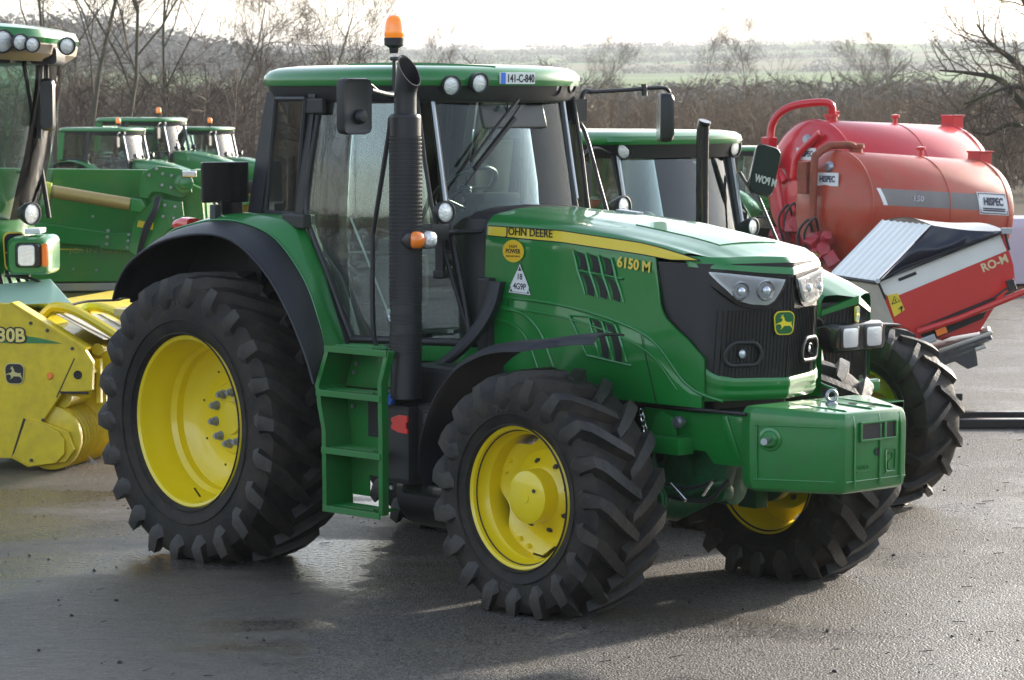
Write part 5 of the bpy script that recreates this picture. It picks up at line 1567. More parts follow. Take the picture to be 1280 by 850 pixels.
    # rear beam with worn yellow paint and hose
    MB().grid(lambda u, v: (q(30, 0).x + .3 + 1.6 * u, 1.0 + 2.2 * v, q(0, 390, 1).z + .03 - .05 * u), 4, 4, thick=(0, 0, -.05)).build('deck', mat('weathered_yellow', (.62, .52, .24), .5, dirt=(.30, .30, .28), dirtamt=.9, dscale=5, bump=.2, bscale=10), r, 20)
    MB().prism([q(142, 352, 1.4), q(150, 355, 1.4), q(144, 366, 1.4), q(152, 372, 1.4), q(152, 382, 1.4), q(146, 382, 1.4), q(145, 374, 1.4), q(136, 368, 1.4)], (0, .06, 0)).build('parking_stand', YEL, r, 0, .003)
    MB().tube(smooth_path([q(60, 382, .6), q(80, 376, .8), q(110, 374, 1), q(125, 371, 1), q(150, 374, 1.2), q(165, 372, 1.2)], 4), .010, 6).build('hose', BLACK, r, 50)

def build_grain_header():
    D = 27.5; r = facing('green_machine', 150, D, 'large green machine with a tan hydraulic cylinder and bolted hinge plates', 'machinery')
    q = pxz(D, 150)
    w = GREENL
    MB().prism([q(-60, 209), q(203, 212), q(252, 235), q(262, 350), q(-60, 354)], (0, .12, 0)).build('side_panel', w, r, 0, .01)
    MB().box((-.9, 1.4, 1.2), (2.9, 2.6, 1.6)).build('body', GREEN, r, 0, .05)
    # lower longitudinal beam
    MB().prism([q(30, 275, -.10), q(150, 292, -.10), q(165, 312, -.10), q(30, 300, -.10)], (0, .10, 0)).build('beam', GREEN, r, 0, .012)
    # hinge plates with bolt heads
    pl = MB().prism([q(x, y, -.22) for x, y in [(173, 232), (180, 214), (196, 207), (225, 210), (238, 217), (240, 240), (226, 247), (200, 240), (190, 240), (184, 248), (174, 246)]], (0, .06, 0))
    pl.prism([q(x, y, -.20) for x, y in [(160, 312), (166, 280), (176, 262), (196, 248), (228, 252), (230, 270), (205, 292), (168, 320)]], (0, .06, 0))
    pl.prism([q(x, y, -.16) for x, y in [(128, 298), (150, 290), (168, 292), (166, 314), (124, 310)]], (0, .05, 0))
    h = pl.build('hinge_plate', GREEN, r, 0, .006)
    bo = MB()
    for x, y in [(196, 211), (204, 217), (215, 219), (203, 231), (214, 234), (187, 219), (206, 256), (219, 258), (204, 270), (217, 272), (135, 288), (134, 296), (133, 305), (161, 293), (160, 301), (159, 309)]:
        bo.lathe([(0, .014), (.012, .013), (.017, 0)], q(x, y, -.225 if y < 240 else (-.205 if y < 280 else -.165)), (0, -1, 0), 10)
    for x, y in [(57, 269), (116, 270), (35, 334), (62, 335), (91, 336), (120, 337)]:
        bo.lathe([(0, .010), (.010, .010), (.012, 0)], q(x, y, -.002), (0, -1, 0), 8)
    bo.build('bolt_heads', STEEL, r, 30)
    MB().cyl(q(230, 229, -.30), q(230, 229, .1), .085, 24).cyl(q(230, 229, -.33), q(230, 229, -.3), .045, 16).build('pivot', GREEN, r, 40, .008)
    cy = MB().cyl(q(30, 233, -.34), q(163, 255, -.30), .058, 20)
    co = cy.build('hydraulic_cylinder', mat('tan_chrome', (.46, .33, .12), .35, metal=.25, coat=.4), r, 40)
    MB().prism([q(163, 247, -.36), q(178, 249, -.36), q(182, 258, -.36), q(176, 266, -.36), q(163, 264, -.36)], (0, .12, 0)).build('clevis', GREEN, co, 0, .01)
    MB().lathe([(.060, -.055), (.075, -.05), (.08, 0), (.075, .05), (.060, .055)], q(57, 237.5, -.335), (q(163, 255) - q(30, 233)), 12).build('cylinder_wrap', mat('yellow_wrap', (.80, .70, .05), .6, bump=.6, bscale=25), co, 40)
    hs = MB()
    for k in range(3):
        hs.tube(smooth_path([q(196 + 2 * k, 246, -.3), q(192 + 2 * k, 262, -.36), q(182 + 3 * k, 280, -.36), q(176 + 2 * k, 300, -.34), q(172 + k, 318, -.3)], 4), .016, 6)
    hs.build('hydraulic_hoses', BLACK, r, 50)
    ws = MB().prism([q(173, 275, -.212), q(192, 278, -.212), q(191, 287, -.212), q(171, 283, -.212)], (0, .004, 0)).build('warning_sticker', STRIPE, r, 0)
    MB().tube([q(184, 278.5, -.215), q(186.5, 284, -.215), q(180.5, 283.4, -.215), q(184, 278.5, -.215)], .003, 4).build('warning_mark', INK, ws, 0)
    MB().prism([q(30, 309.5, -.002), q(102, 311, -.002), q(102, 312.3, -.002), q(30, 311.3, -.002)], (0, .002, 0)).build('yellow_line', STRIPE, r, 0)
    lettering('JOHN DEERE', .065, q(125, 313, -.004), (1, 0, 0), (0, 0, 1), mat('faded_letters', (.30, .34, .12), .5), r, sx=1.5)
    MB().box(q(237, 217, -.30), (.13, .06, .055)).build('glint_block', CHROME, r, 0, .01)  # bright metal block put in for the sun glint beside the pivot
    # dark back part, with steel beam and olive skirt under the panel
    MB().prism([q(60, 354, .02), q(262, 352, .02), q(262, 362, .02), q(62, 364, .02)], (0, .15, 0)).build('steel_beam', MATS['worn_steel'], r, 0, .01)
    MB().prism([q(70, 366, .05), q(262, 364, .05), q(262, 420, .05), q(70, 420, .05)], (0, .1, 0)).build('skirt', mat('olive_sheet', (.20, .17, .05), .55, dirt=(.08, .07, .05), dirtamt=.6, dscale=4), r, 0, .01)
    MB().box((-.9, 1.5, .35), (2.4, 1.6, .7)).build('undercarriage', DARK, r, 0, .05)
    # right hand upright with yellow edge and roof slab of the same machine
    MB().prism([q(238, 212, .2), q(256, 212, .2), q(262, 300, .2), q(236, 300, .2)], (0, .5, 0)).build('upright', GREENL, r, 0, .01)
    MB().prism([q(256, 213, .18), q(257.5, 213, .18), q(256, 270, .18), q(254.5, 270, .18)], (0, .1, 0)).build('yellow_edge', STRIPE, r, 0)

def build_tankers():
    red = mat('tanker_red', (.56, .010, .020), .30, coat=.5, vary=.08, bump=.02, bscale=3)
    org = mat('tanker_faded_red', (.44, .040, .012), .38, coat=.25, vary=.12, vscale=1.2, bump=.03, bscale=3, dirt=(.30, .14, .08), dirtamt=.5, dscale=2.2)
    band = mat('band_grey', (.16, .15, .15), .5, vary=.15)
    rust = mat('rusty_red', (.30, .06, .03), .6, dirt=(.12, .06, .03), dirtamt=.8, dscale=6, bump=.2)
    def tanker(px, py, D, R, L, m, pitch, yaw, label, pipe):
        p = CAM + AW * D + RT * ((px - 640) / FPX * D)
        root = empty('slurry_tanker', (p.x, p.y, 0), atan2(RT.y, RT.x) + yaw, label, 'tanker', 'slurry tankers parked side by side')
        zc = 2.6924 - (py - 125.4) * D / FPX
        T = Matrix.Translation((0, 0, zc)) @ Matrix.Rotation(pitch, 4, 'Y')
        def t(x, y, z): return T @ Vector((x, y, z))
        ax = (t(1, 0, 0) - t(0, 0, 0))
        tk = MB().lathe([(0, -.16), (R * .35, -.145), (R * .65, -.10), (R * .88, -.04), (R * .97, 0), (R, .04), (R, L), (R * .97, L + .06), (R * .7, L + .16), (0, L + .22)], t(0, 0, 0), ax, 72)
        tank = tk.build('tank', m, root, 40)
        for x in (.05, L * .56, L - .06):
            MB().lathe([(R + .001, -.012), (R + .010, -.008), (R + .010, .008), (R + .001, .012)], t(x, 0, 0), ax, 72).build('weld_band', m, tank, 40)
        def skin(x, a, o=.004): return t(x, -(R + o) * cos(a), (R + o) * sin(a))
        MB().grid(lambda u, v: skin(.22 + (L - .34) * u, radians(4 + 17 * v)), 20, 5, thick=(0, .003, 0)).build('band', band, tank, 30)
        for a_ in (1,):
            MB().grid(lambda u, v: skin(.22 - .10 * v + .07 * u, radians(4 + 17 * v), .008), 2, 4, thick=(0, .003, 0)).build('white_mark', STICK, tank, 0)
        # sign
        xs = L * .765
        sg = MB().grid(lambda u, v: skin(xs - .27 * .0 + .52 * u - .03 * v, radians(0 + 23 * v), .009), 6, 5, thick=(0, .004, 0)).build('sign', STICK, tank, 0)
        bd = MB()
        e = [(0.04, .06), (.96, .06), (.96, .94), (.04, .94), (.04, .06)]
        bd.tube([skin(xs + .52 * u - .03 * v, radians(23 * v), .014) for u, v in e], .006, 4)
        for k in range(2):
            bd.tube([skin(xs + .52 * u - .03 * v, radians(23 * v), .014) for u, v in ((.12, .18 + .09 * k), (.88, .18 + .09 * k))], .009, 4)
        bd.build('sign_border', INKB, sg, 0)
        c = skin(xs + .245, radians(13), .016); n_ = (c - skin(xs + .245, radians(13), 0)).normalized()
        lettering('HISPEC', .14, c, ax, n_.cross(ax) * -1 if (n_.cross(ax)).z < 0 else n_.cross(ax), INKB, sg, bold=.006, sx=.80)
        c = skin(L * .33, radians(12), .010)
        lettering('150', .10, c, ax, (0, 0, 1), mat('pale_lettering', (.62, .62, .72), .5), tank, sx=1.3)
        if pipe == 'red':
            lettering('SLURRY', .07, skin(L * .47, radians(12), .010), ax, (0, 0, 1), MATS['pale_lettering'], tank, sx=1.2)
        # front plates on the dished end
        def fr(y, z): 
            rr2 = sqrt(y * y + z * z) / R
            return t(-.165 + .16 * rr2 ** 2.2, y * 1, z)
        yx = (t(0, 1, 0) - t(0, 0, 0)) * -1
        c = fr(-.06 * R, .48 * R) + ax * -.012
        sgn = MB().prism([c + yx * a + Vector((0, 0, b)) for a, b in ((-.20, -.085), (.20, -.085), (.20, .085), (-.20, .085))], ax * .012).build('sign', STICK, tank, 0)
        lettering('HISPEC', .11, c + ax * -.004, yx, (0, 0, 1), INKB, sgn, bold=.004, sx=.85)
        num = '2200' if pipe == 'red' else '1600'
        c2 = c + Vector((0, 0, -.20))
        bp = MB().prism([c2 + yx * a + Vector((0, 0, b)) for a, b in ((-.11, -.10), (.11, -.10), (.11, .10), (-.11, .10))], ax * .012).build('model_plate', INKB, tank, 0)
        lettering(num, .075, c2 + ax * -.004 + Vector((0, 0, .03)), yx, (0, 0, 1), STICK, bp)
        c3 = c + Vector((0, 0, -.37))
        MB().prism([c3 + yx * a + Vector((0, 0, b)) for a, b in ((-.12, -.05), (.12, -.05), (.12, .05), (-.12, .05))], ax * .012).build('small_plate', STICK, tank, 0)
        MB().lathe([(0, .05), (.05, .05), (.07, .02), (.075, 0)], fr(-.02, .70 * R), ax * -1, 16).build('sight_glass', STEEL, tank, 40)
        # riser pipe over the top, pump, valve boxes
        pm = red if pipe == 'red' else rust
        pr = .055 if pipe == 'red' else .05
        if pipe == 'red':
            pts = [(-.22, .30 * R, .05), (-.22, .62 * R, .35), (-.2, .70 * R, .75 * R), (-.18, .62 * R, 1.02 * R), (-.05, .42 * R, 1.20 * R), (.20, .12 * R, 1.27 * R), (.34, 0, 1.24 * R), (.38, 0, 1.05 * R)]
        else:
            pts = [(-.25, .05, -.95 * R), (-.25, .08, -.2), (-.25, .10, .55), (-.2, .10, .92 * R), (-.05, .08, 1.06 * R), (.10, .04, 1.10 * R), (.30, 0, 1.10 * R), (.33, 0, .98 * R)]
        pt = smooth_path([t(x, y, z) for x, y, z in pts], 5)
        MB().tube(pt, pr, 12).build('riser_pipe', pm, tank, 50)
        MB().lathe([(0, .09), (.11, .09), (.11, .05), (.085, .045), (.085, -.05)], t(.36, 0, R * 1.0), (0, 0, 1), 18).tube([t(.30, 0, 1.13 * R), t(.50, 0, 1.13 * R)], .02).build('inlet_valve', pm, tank, 40)
        MB().box(t(-.20, .72 * R if pipe == 'red' else .30, .50 * R), (.16, .18, .42)).build('valve_box', pm, tank, 0, .02)
        if pipe == 'red':
            MB().tube(smooth_path([t(-.2, .62 * R, .5 * R), t(-.28, .45 * R, .2), t(-.28, .30 * R, -.3), t(-.25, .28 * R, -.6)], 5), .05, 10).build('suction_pipe', red, tank, 50)
            MB().tube(smooth_path([t(-.13, -.35 * R, .8 * R), t(-.2, .05, .45 * R), t(-.22, .12, .1)], 5), .05, 10).lathe([(0, .10), (.22, .09), (.27, 0)], t(-.15, .05, -.15), ax * -1, 24).build('hatch', red, tank, 50)
        MB().prism([t(L - .02, -.12, .70 * R), t(L + .17, -.12, .70 * R), t(L + .17, -.12, 1.15 * R), t(L - .04, -.12, 1.15 * R), ], (0, .24, 0)).box(t(L + .075, 0, 1.155 * R), (.24, .28, .025)).build('rear_filler', red if pipe == 'red' else mat('filler_red', (.50, .03, .03), .4), tank, 0, .01)
        MB().tube([t(L * .60, 0, R), t(L * .60, 0, R + .10)], .03, 8).lathe([(0, .05), (.06, .04), (.06, 0)], t(L * .6, 0, R + .08), (0, 0, 1), 12).build('vent_valve', red, tank, 40)
        rnd = random.Random(int(px))
        pu = MB()
        for k in range(9):
            c = t(-.35 + rnd.uniform(-.12, .12), rnd.uniform(-.35, .15) + (.2 if pipe == 'red' else -.05), -.55 * R - rnd.uniform(0, .35))
            if k % 3 == 0: pu.box(c, (.18, .18, .16), rot=(rnd.random(), rnd.random(), rnd.random()))
            else: pu.cyl(c, c + Vector((rnd.uniform(-.15, .15), -.12, rnd.uniform(-.05, .15))), rnd.uniform(.05, .11), 14)
        pu.build('pump', mat('pump_red', (.42, .02, .03), .4, coat=.4, dirt=(.05, .03, .03), dirtamt=.7, dscale=9), root, 30, .008)
        hs = MB()
        for k in range(2):
            a = t(-.30, -.1 + .12 * k, -.45 * R)
            hs.tube(smooth_path([a, a + Vector((-.12, -.06, .18 - .03 * k)), a + Vector((-.20, .05, -.05)), a + Vector((-.12, .0, -.45))], 4), .018, 6)
        hs.build('hydraulic_hoses', BLACK, root, 50)
        # chassis, drawbar, wheels
        MB().box((L * .5, 0, zc - R - .02), (L * .9, .5, .14)).box((-.5, 0, zc - R - .05), (1.2, .22, .14)).box((-.95, 0, (zc - R) / 2), (.12, .12, zc - R)).build('chassis', m, root, 0, .02)
        for s in (-1, 1):
            w = empty('wheel', (L * .60, s * (R * .95 + .12), .52)); w.parent = root
            for nm2, me in (('tyre', CACHE['front_wheel']), ('rim', CACHE['front_wheelr'])):
                o = bpy.data.objects.new(nm2, me); col.objects.link(o); o.parent = w
            w.scale = (.9, .9, .9)
            if s > 0: w.rotation_euler = (0, 0, pi)
        flatten(root)
        return root
    tanker(1040, 258, 39.5, .72, 2.50, org, radians(3.4), radians(36), 'faded orange red slurry tanker with a rusty riser pipe, the nearer one', 'rust')
    tanker(1012, 232, 43.5, .93, 2.65, red, radians(2.0), radians(36), 'bright pinkish red slurry tanker with a thick red pipe, the farther one', 'red')

def build_spreader():
    D = 27.5; r = facing('fertiliser_spreader', 1160, D, 'red and white fertiliser spreader with a navy sheet cover, tipped to one side', 'spreader')
    q = pxz(D, 1160)
    back = Vector((-.30, 1.10, 0))
    redm = mat('spreader_red', (.58, .022, .018), .32, coat=.6, bump=.02, bscale=4)
    # hopper: front outline in pixels, extruded away
    hp = [(1098, 352), (1255, 290), (1268, 330), (1270, 352), (1246, 382), (1226, 415), (1150, 428), (1138, 412), (1120, 406)]
    MB().prism([q(x, y) for x, y in hp], back).build('hopper', redm, r, 0, .012)
    wp = [(1098, 351), (1250, 292.5), (1259, 313), (1114, 373), (1106, 366)]
    wpn = MB().prism([q(x, y, -.006) for x, y in wp], (0, .005, 0)).build('white_panel', WHITE, r, 0)
    q1 = q(1228, 334, -.008)
    sl = (q(1260, 318) - q(1205, 341)).normalized()
    lettering('RO-M', .105, q(1244, 329, -.008), sl, (-sl.z, 0, sl.x), mat('sand_lettering', (.72, .60, .36), .5), r, bold=.003, sx=.95)
    MB().prism([q(1123, 348, -.012), q(1145, 339, -.012), q(1147, 342.5, -.012), q(1125, 351.5, -.012)], (0, .008, 0)).build('slot', INK, wpn, 0)
    # end face, pale
    e0 = [q(x, y) for x, y in [(1097, 352), (1106, 366), (1119, 404), (1112, 396), (1092, 372)]]
    MB().prism([v + Vector((-.006, .01, 0)) for v in [q(1097, 352), q(1107, 367), q(1120, 405)]] + [q(1120, 405) + back * .6, q(1097, 352) + back], (-.006, 0, 0)).build('end_panel', mat('pale_panel', (.60, .56, .50), .5, vary=.1), r, 0)
    # cover: white ridged lid in front of it, dark sheet along the side
    P0, P1, P2 = q(1096, 353), q(1165, 281), q(1258, 288)
    lid = MB()
    def lf(u, v):
        p = P0 + (P1 - P0) * u + back * v * 1.02
        return p + Vector((0, 0, .010 * (1 if int(v * 24) % 3 == 0 else 0)))
    lid.grid(lf, 2, 24, thick=(-.012, 0, -.012))
    lo = lid.build('lid', mat('white_lid', (.74, .74, .72), .35, coat=.5, vary=.06, vscale=4), r, 20)
    MB().tube([P0, P0 + back * 1.02], .018, 6).tube([P0, q(1125, 324, -.02), P1], .006, 5).build('lid_edge', DARK, lo, 50)
    navy = mat('navy_sheet', (.012, .014, .030), .33, coat=.25, bump=.9, bscale=5)
    cv = MB()
    rnd = random.Random(3)
    def cf(u, v):
        # u along, v from ridge to hopper rim
        a = P1 + (P2 - P1) * u + Vector((0, 0, -.02 * sin(pi * u)))
        b = q(1099 + 156 * u, 352 - 61 * u, -.03)
        a0 = P1 + (P0 + Vector((.02, 0, 0)) - P1) * v
        p = a + (b - a) * v
        if u < .5:
            w = (1 - u * 2) ** 1.5
            p = p * (1 - w) + (a0 * w)
            p = p if w < .999 else a0
        nse = mnoise.noise(Vector((u * 7, v * 3, 1.0))) * .045 * sin(pi * v)
        return p + Vector((0, -.02 - nse - .03 * sin(pi * v), nse * .3))
    cv.grid(cf, 40, 14, thick=(0, .02, 0))
    cv.grid(lambda u, v: P1 + (P2 - P1) * u + back * v + Vector((0, 0, .05 * sin(pi * v) - .02 * sin(pi * u))), 12, 8, thick=(0, 0, -.01))
    cv.build('cover_sheet', navy, r, 50)
    MB().tube([q(1099, 352, -.06), q(1130, 334, -.07), q(1180, 316, -.07), q(1255, 289, -.06)], .012, 6).tube([q(1098, 351, -.06), q(1108, 374, -.04)], .012, 6).tube([q(1256, 289, -.05), q(1262, 312, -.03)], .012, 6).build('cover_strap', INK, r, 50)
    MB().cyl(q(1098, 351, -.08), q(1098, 351, -.03), .022, 12).box(q(1258, 288, -.05), (.09, .06, .05)).build('cover_clamp', STEEL, r, 30)
    ws = MB().prism([q(x, y, -.012) for x, y in [(1110, 369), (1123, 366), (1132, 387), (1119, 396)]], (0, .008, 0)).build('warning_sticker', STRIPE, r, 0)
    tri = [q(1116, 380, -.015), q(1126, 376, -.015), q(1119, 370, -.015), q(1116, 380, -.015)]
    MB().tube(tri, .004, 4).tube([q(1120, 373.5, -.016), q(1121, 377, -.016)], .004, 4).tube([q(1124, 386, -.016), q(1129, 384, -.016)], .004, 4).ball(q(1128, 384, -.014), .013, 8, 6, (1, .3, 1)).tube([q(1128, 385, -.016), q(1128, 389, -.016)], .006, 4).build('warning_mark', INK, ws, 0)
    # tapering bottom, dark frame, red bar
    MB().prism([q(x, y, .15) for x, y in [(1150, 410), (1240, 378), (1228, 404), (1205, 415), (1180, 426), (1160, 420)]], back * .7).build('outlet_cone', redm, r, 0, .01)
    MB().prism([q(x, y, -.06) for x, y in [(1150, 410), (1246, 371), (1248, 378), (1158, 418)]], (0, .06, 0)).prism([q(x, y, -.02) for x, y in [(1152, 418), (1236, 386), (1230, 398), (1160, 428)]], (0, .1, 0)).build('side_frame', DARK, r, 0, .005)
    rb = MB().tube([q(1148, 415, -.14), q(1200, 398, -.14), q(1290, 361, -.14)], .030, 10).tube([q(1290, 361, -.14), q(1292, 366, 1.1)], .03, 8)
    rb.build('guard_bar', redm, r, 40)
    MB().box(q(1178, 414, -.11), (.10, .03, .06), rot=(0, -.36, 0)).build('amber_reflector', AMBER, r, 0, .004)
    MB().box(q(1161, 425, -.09), (.15, .04, .07), rot=(0, -.36, 0)).build('control_box', STEEL, r, 0, .01)
    MB().box(q(1265, 356, -.12), (.07, .06, .10), rot=(0, -.36, 0)).tube([q(1244, 372, -.1), q(1258, 361, -.1), q(1264, 358, -.1)], .012).build('marker_bracket', BLACK, r, 0, .01)
    # spinner housing and vanes
    sp = MB()
    for k in range(3):
        sp.box(q(1203, 424 + 7 * k, .25), (.50 - .06 * k, .60, .035), rot=(0, -.33, 0))
    sp.cyl(q(1200, 440, .25), q(1196, 424, .25), .10, 16).cyl(q(1228, 415, .05), q(1238, 412, .0), .03, 10)
    sp.build('spinner_disc', mat('dull_steel', (.40, .38, .36), .35, metal=.8, bump=.15), r, 30, .004)
    MB().prism([q(x, y, -.05) for x, y in [(1178, 440), (1240, 418), (1243, 424), (1222, 434), (1225, 457), (1212, 462), (1196, 452), (1180, 458), (1170, 448)]], (0, .5, 0)).build('gearbox', GREY, r, 0, .01)
    MB().prism([q(x, y, .0) for x, y in [(1154, 440), (1166, 436), (1180, 455), (1192, 474), (1180, 470), (1164, 455)]], (0, .3, 0)).build('deflector', mat('brass_sheet', (.35, .26, .12), .5), r, 0, .004)
    # stand carrying it
    MB().box((-.30, .45, .32), (.12, .12, .64)).box((.10, .45, .25), (.10, .10, .45)).box((-.1, .2, .03), (.9, .08, .06)).box((-.1, .8, .03), (.9, .08, .06)).box((-.30, .45, .10), (.10, .7, .08)).tube([(-.32, .2, .03), (-.28, .45, .75)], .04).build('stand', DARK, r, 0, .006)

def build_props():
    # wrapped pallet stack at the right edge
    wrapm = mat('white_wrap', (.55, .56, .66), .35, coat=.4, bump=.5, bscale=9, vary=.05)
    for i, (px, py, D, w_, lab) in enumerate(((1245, 272, 43.0, 1.0, 'white plastic wrapped bale stack at the right edge, behind the spreader'),)):
        r = facing('pallet_stack', px, D, lab, 'pallet stack')
        H = 2.6924 - (py - 125.4) * D / FPX
        def rg(z, k, n=8):
            out = []
            for x, y in rrect(.35, .6, 1.65 * k, 1.2 * k, .10, 5):
                wob = .012 * mnoise.noise(Vector((x * 3, y * 3, z * 9)))
                out.append((x * (1 + wob), y * (1 + wob), z))
            return out
        rings = [rg(.14 + (H - .24) * k / 14, 1.0 + .008 * (k % 2)) for k in range(15)] + [rg(H - .05, .985), rg(H - .01, .94), rg(H, .6)]
        MB().loft(rings).build('wrapped_load', wrapm, r, 40)
        pm = MB()
        for k in range(3):
            pm.box((.35, .1 + .5 * k, .06), (1.6, .09, .09))
        for k in range(6):
            pm.box((-.38 + .29 * k, .6, .12), (.10, 1.2, .022))
        pm.build('pallet', mat('pallet_wood', (.22, .15, .09), .8, bump=.2, vary=.2), r, 0)
    # pair of pallet fork bars lying on the yard
    for k, (py, D) in enumerate(((523, 26.1), (536, 25.3))):
        r = facing('fork_bar', 1245, D, ('farther' if k == 0 else 'nearer') + ' of two black steel bars lying on the asphalt at the right edge', 'steel bar', 'steel bars on the ground')
        H = .055 if k == 0 else .075
        MB().box((0, 0, H / 2 + .004), (.95, .12, H)).box((.44, .0, H + .03), (.05, .12, .06)).build('bar', BLACKG, r, 0, .008)
        if k == 1:
            MB().box((-.42, .45, .03), (.06, .8, .05)).build('cross_bar', BLACKG, r, 0, .006)

def build_other_tractors():
    t2 = small_tractor((0, 2.9, 0), 'green tractor directly behind the front one, slim black exhaust and twin square lamps', 'tractors parked behind')
    # paper on its windscreen
    MB().box((.055, .05, 2.28), (.004, .24, .11), rot=(0, -.12, 0)).build('windscreen_notice', STICK, t2, 0)
    lettering('FOR SALE', .04, (.061, .05, 2.30), (0, 1, 0), (.1, 0, 1), INK, t2)
    lettering('No. 264', .025, (.063, .0, 2.255), (0, 1, 0), (.1, 0, 1), INK, t2)
    # big left mirror with the reflected lettering
    T = Matrix.Translation((.17, .70, 2.215)) @ Matrix.Rotation(radians(-14), 4, 'Z') @ Matrix.Rotation(radians(-14), 4, 'X')
    m = MB().loft([[T @ Vector((x, y, z)) for y, z in rrect(0, 0, w_, h_, .05)] for x, w_, h_ in [(-.05, .14, .26), (-.02, .20, .33), (0, .21, .345), (.008, .20, .335)]])
    mo = m.build('wing_mirror', BLACKG, t2, 40)
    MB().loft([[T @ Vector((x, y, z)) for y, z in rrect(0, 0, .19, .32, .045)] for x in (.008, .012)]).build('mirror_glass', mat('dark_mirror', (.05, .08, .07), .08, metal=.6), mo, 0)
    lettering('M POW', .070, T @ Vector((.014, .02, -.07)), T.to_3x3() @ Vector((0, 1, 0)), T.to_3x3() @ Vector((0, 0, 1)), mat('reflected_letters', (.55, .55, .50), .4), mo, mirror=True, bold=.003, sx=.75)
    MB().tube(smooth_path([(.05, .58, 2.20), (.10, .60, 2.12), (.14, .62, 2.05)], 4), .012).tube([(.15, .66, 2.04), (.34, .72, 1.62)], .011).build('mirror_arm', GREY, t2, 50)
    # row of tractors beyond the green machine and one beyond the tankers' front
    base = None
    def place(px, py, D, s, label, bc=None, rz=0):
        # px, py: where the middle of the roof top shows
        o = copy_tree(base, None, ('exhaust_stack',) if px < 500 else ('exhaust_stack', 'beacon'))
        p = CAM + AW * D + RT * ((px - 640) / FPX * D)
        ztop = 2.6924 - (py - 125.4) * D / FPX
        k = s
        o.scale = (k, k, k)
        c = Matrix.Rotation(rz, 3, 'Z') @ Vector((-.75 * k, 0, 0))
        o.location = (p.x - c.x, p.y - c.y, 0)
        o.rotation_euler = (0, 0, rz)
        o['label'] = label
        return o
    b0 = small_tractor((0, 0, 0), 'x', 'tractors parked behind')
    base = b0
    beacon(b0, (-.12, -.55, 2.44))
    L = [(131, 157, 62, .865, 'leftmost green cab of the background row, amber beacon on its roof', 0.50),
         (180, 146.5, 64, .94, 'second cab of the background row, its roof and amber beacon the highest', 0.50),
         (196, 158, 67, .84, 'third green tractor of the background row, half hidden between its neighbours', 0.50),
         (245, 156, 65, .86, 'rightmost green cab of the left background row, nearest the big cab', 0.50)]
    for i, a in enumerate(L):
        place(*a[:5], rz=a[5])
    place(945, 181, 47.5, .80, 'green tractor just left of the red tankers, mostly hidden behind a mirror', rz=.25)
    def rm(o):
        for c in list(o.children): rm(c)
        bpy.data.objects.remove(o)
    rm(b0)
# ------------------------------------------------------------------ terrain and yard
def terrain_h(r, az):
    """height of the land; az is the bearing right of the picture's centre, in radians"""
    px = 640 + math.tan(max(-1.2, min(1.2, az))) * FPX
    base = interp([(0, 0), (150, 0), (300, -2.2), (600, 3), (800, 7.5), (1000, 9), (1400, 15.5), (1700, 25), (2000, 33), (2400, 45), (2700, 46), (3200, 40), (5000, 30)], r)
    sky_k = interp([(-2000, 1.0), (0, .92), (500, .96), (700, .93), (850, .97), (1000, 1.03), (1200, 1.05), (1400, 1.15), (3500, 1.2)], px)
    h = base * (sky_k if r > 500 else 1 + (sky_k - 1) * max(0, r - 150) / 350)
    # nearer wooded hill on the left
    k = max(0.0, min(1.0, (420 - px) / 330)); k = k * k * (3 - 2 * k)
    h += k * 15.5 * math.exp(-((r - 1080) / 260) ** 2)
    n = mnoise.noise(Vector((r / 420, az * 9, 0)))
    h += n * min(2.2, max(0, (r - 200) / 450))
    return h

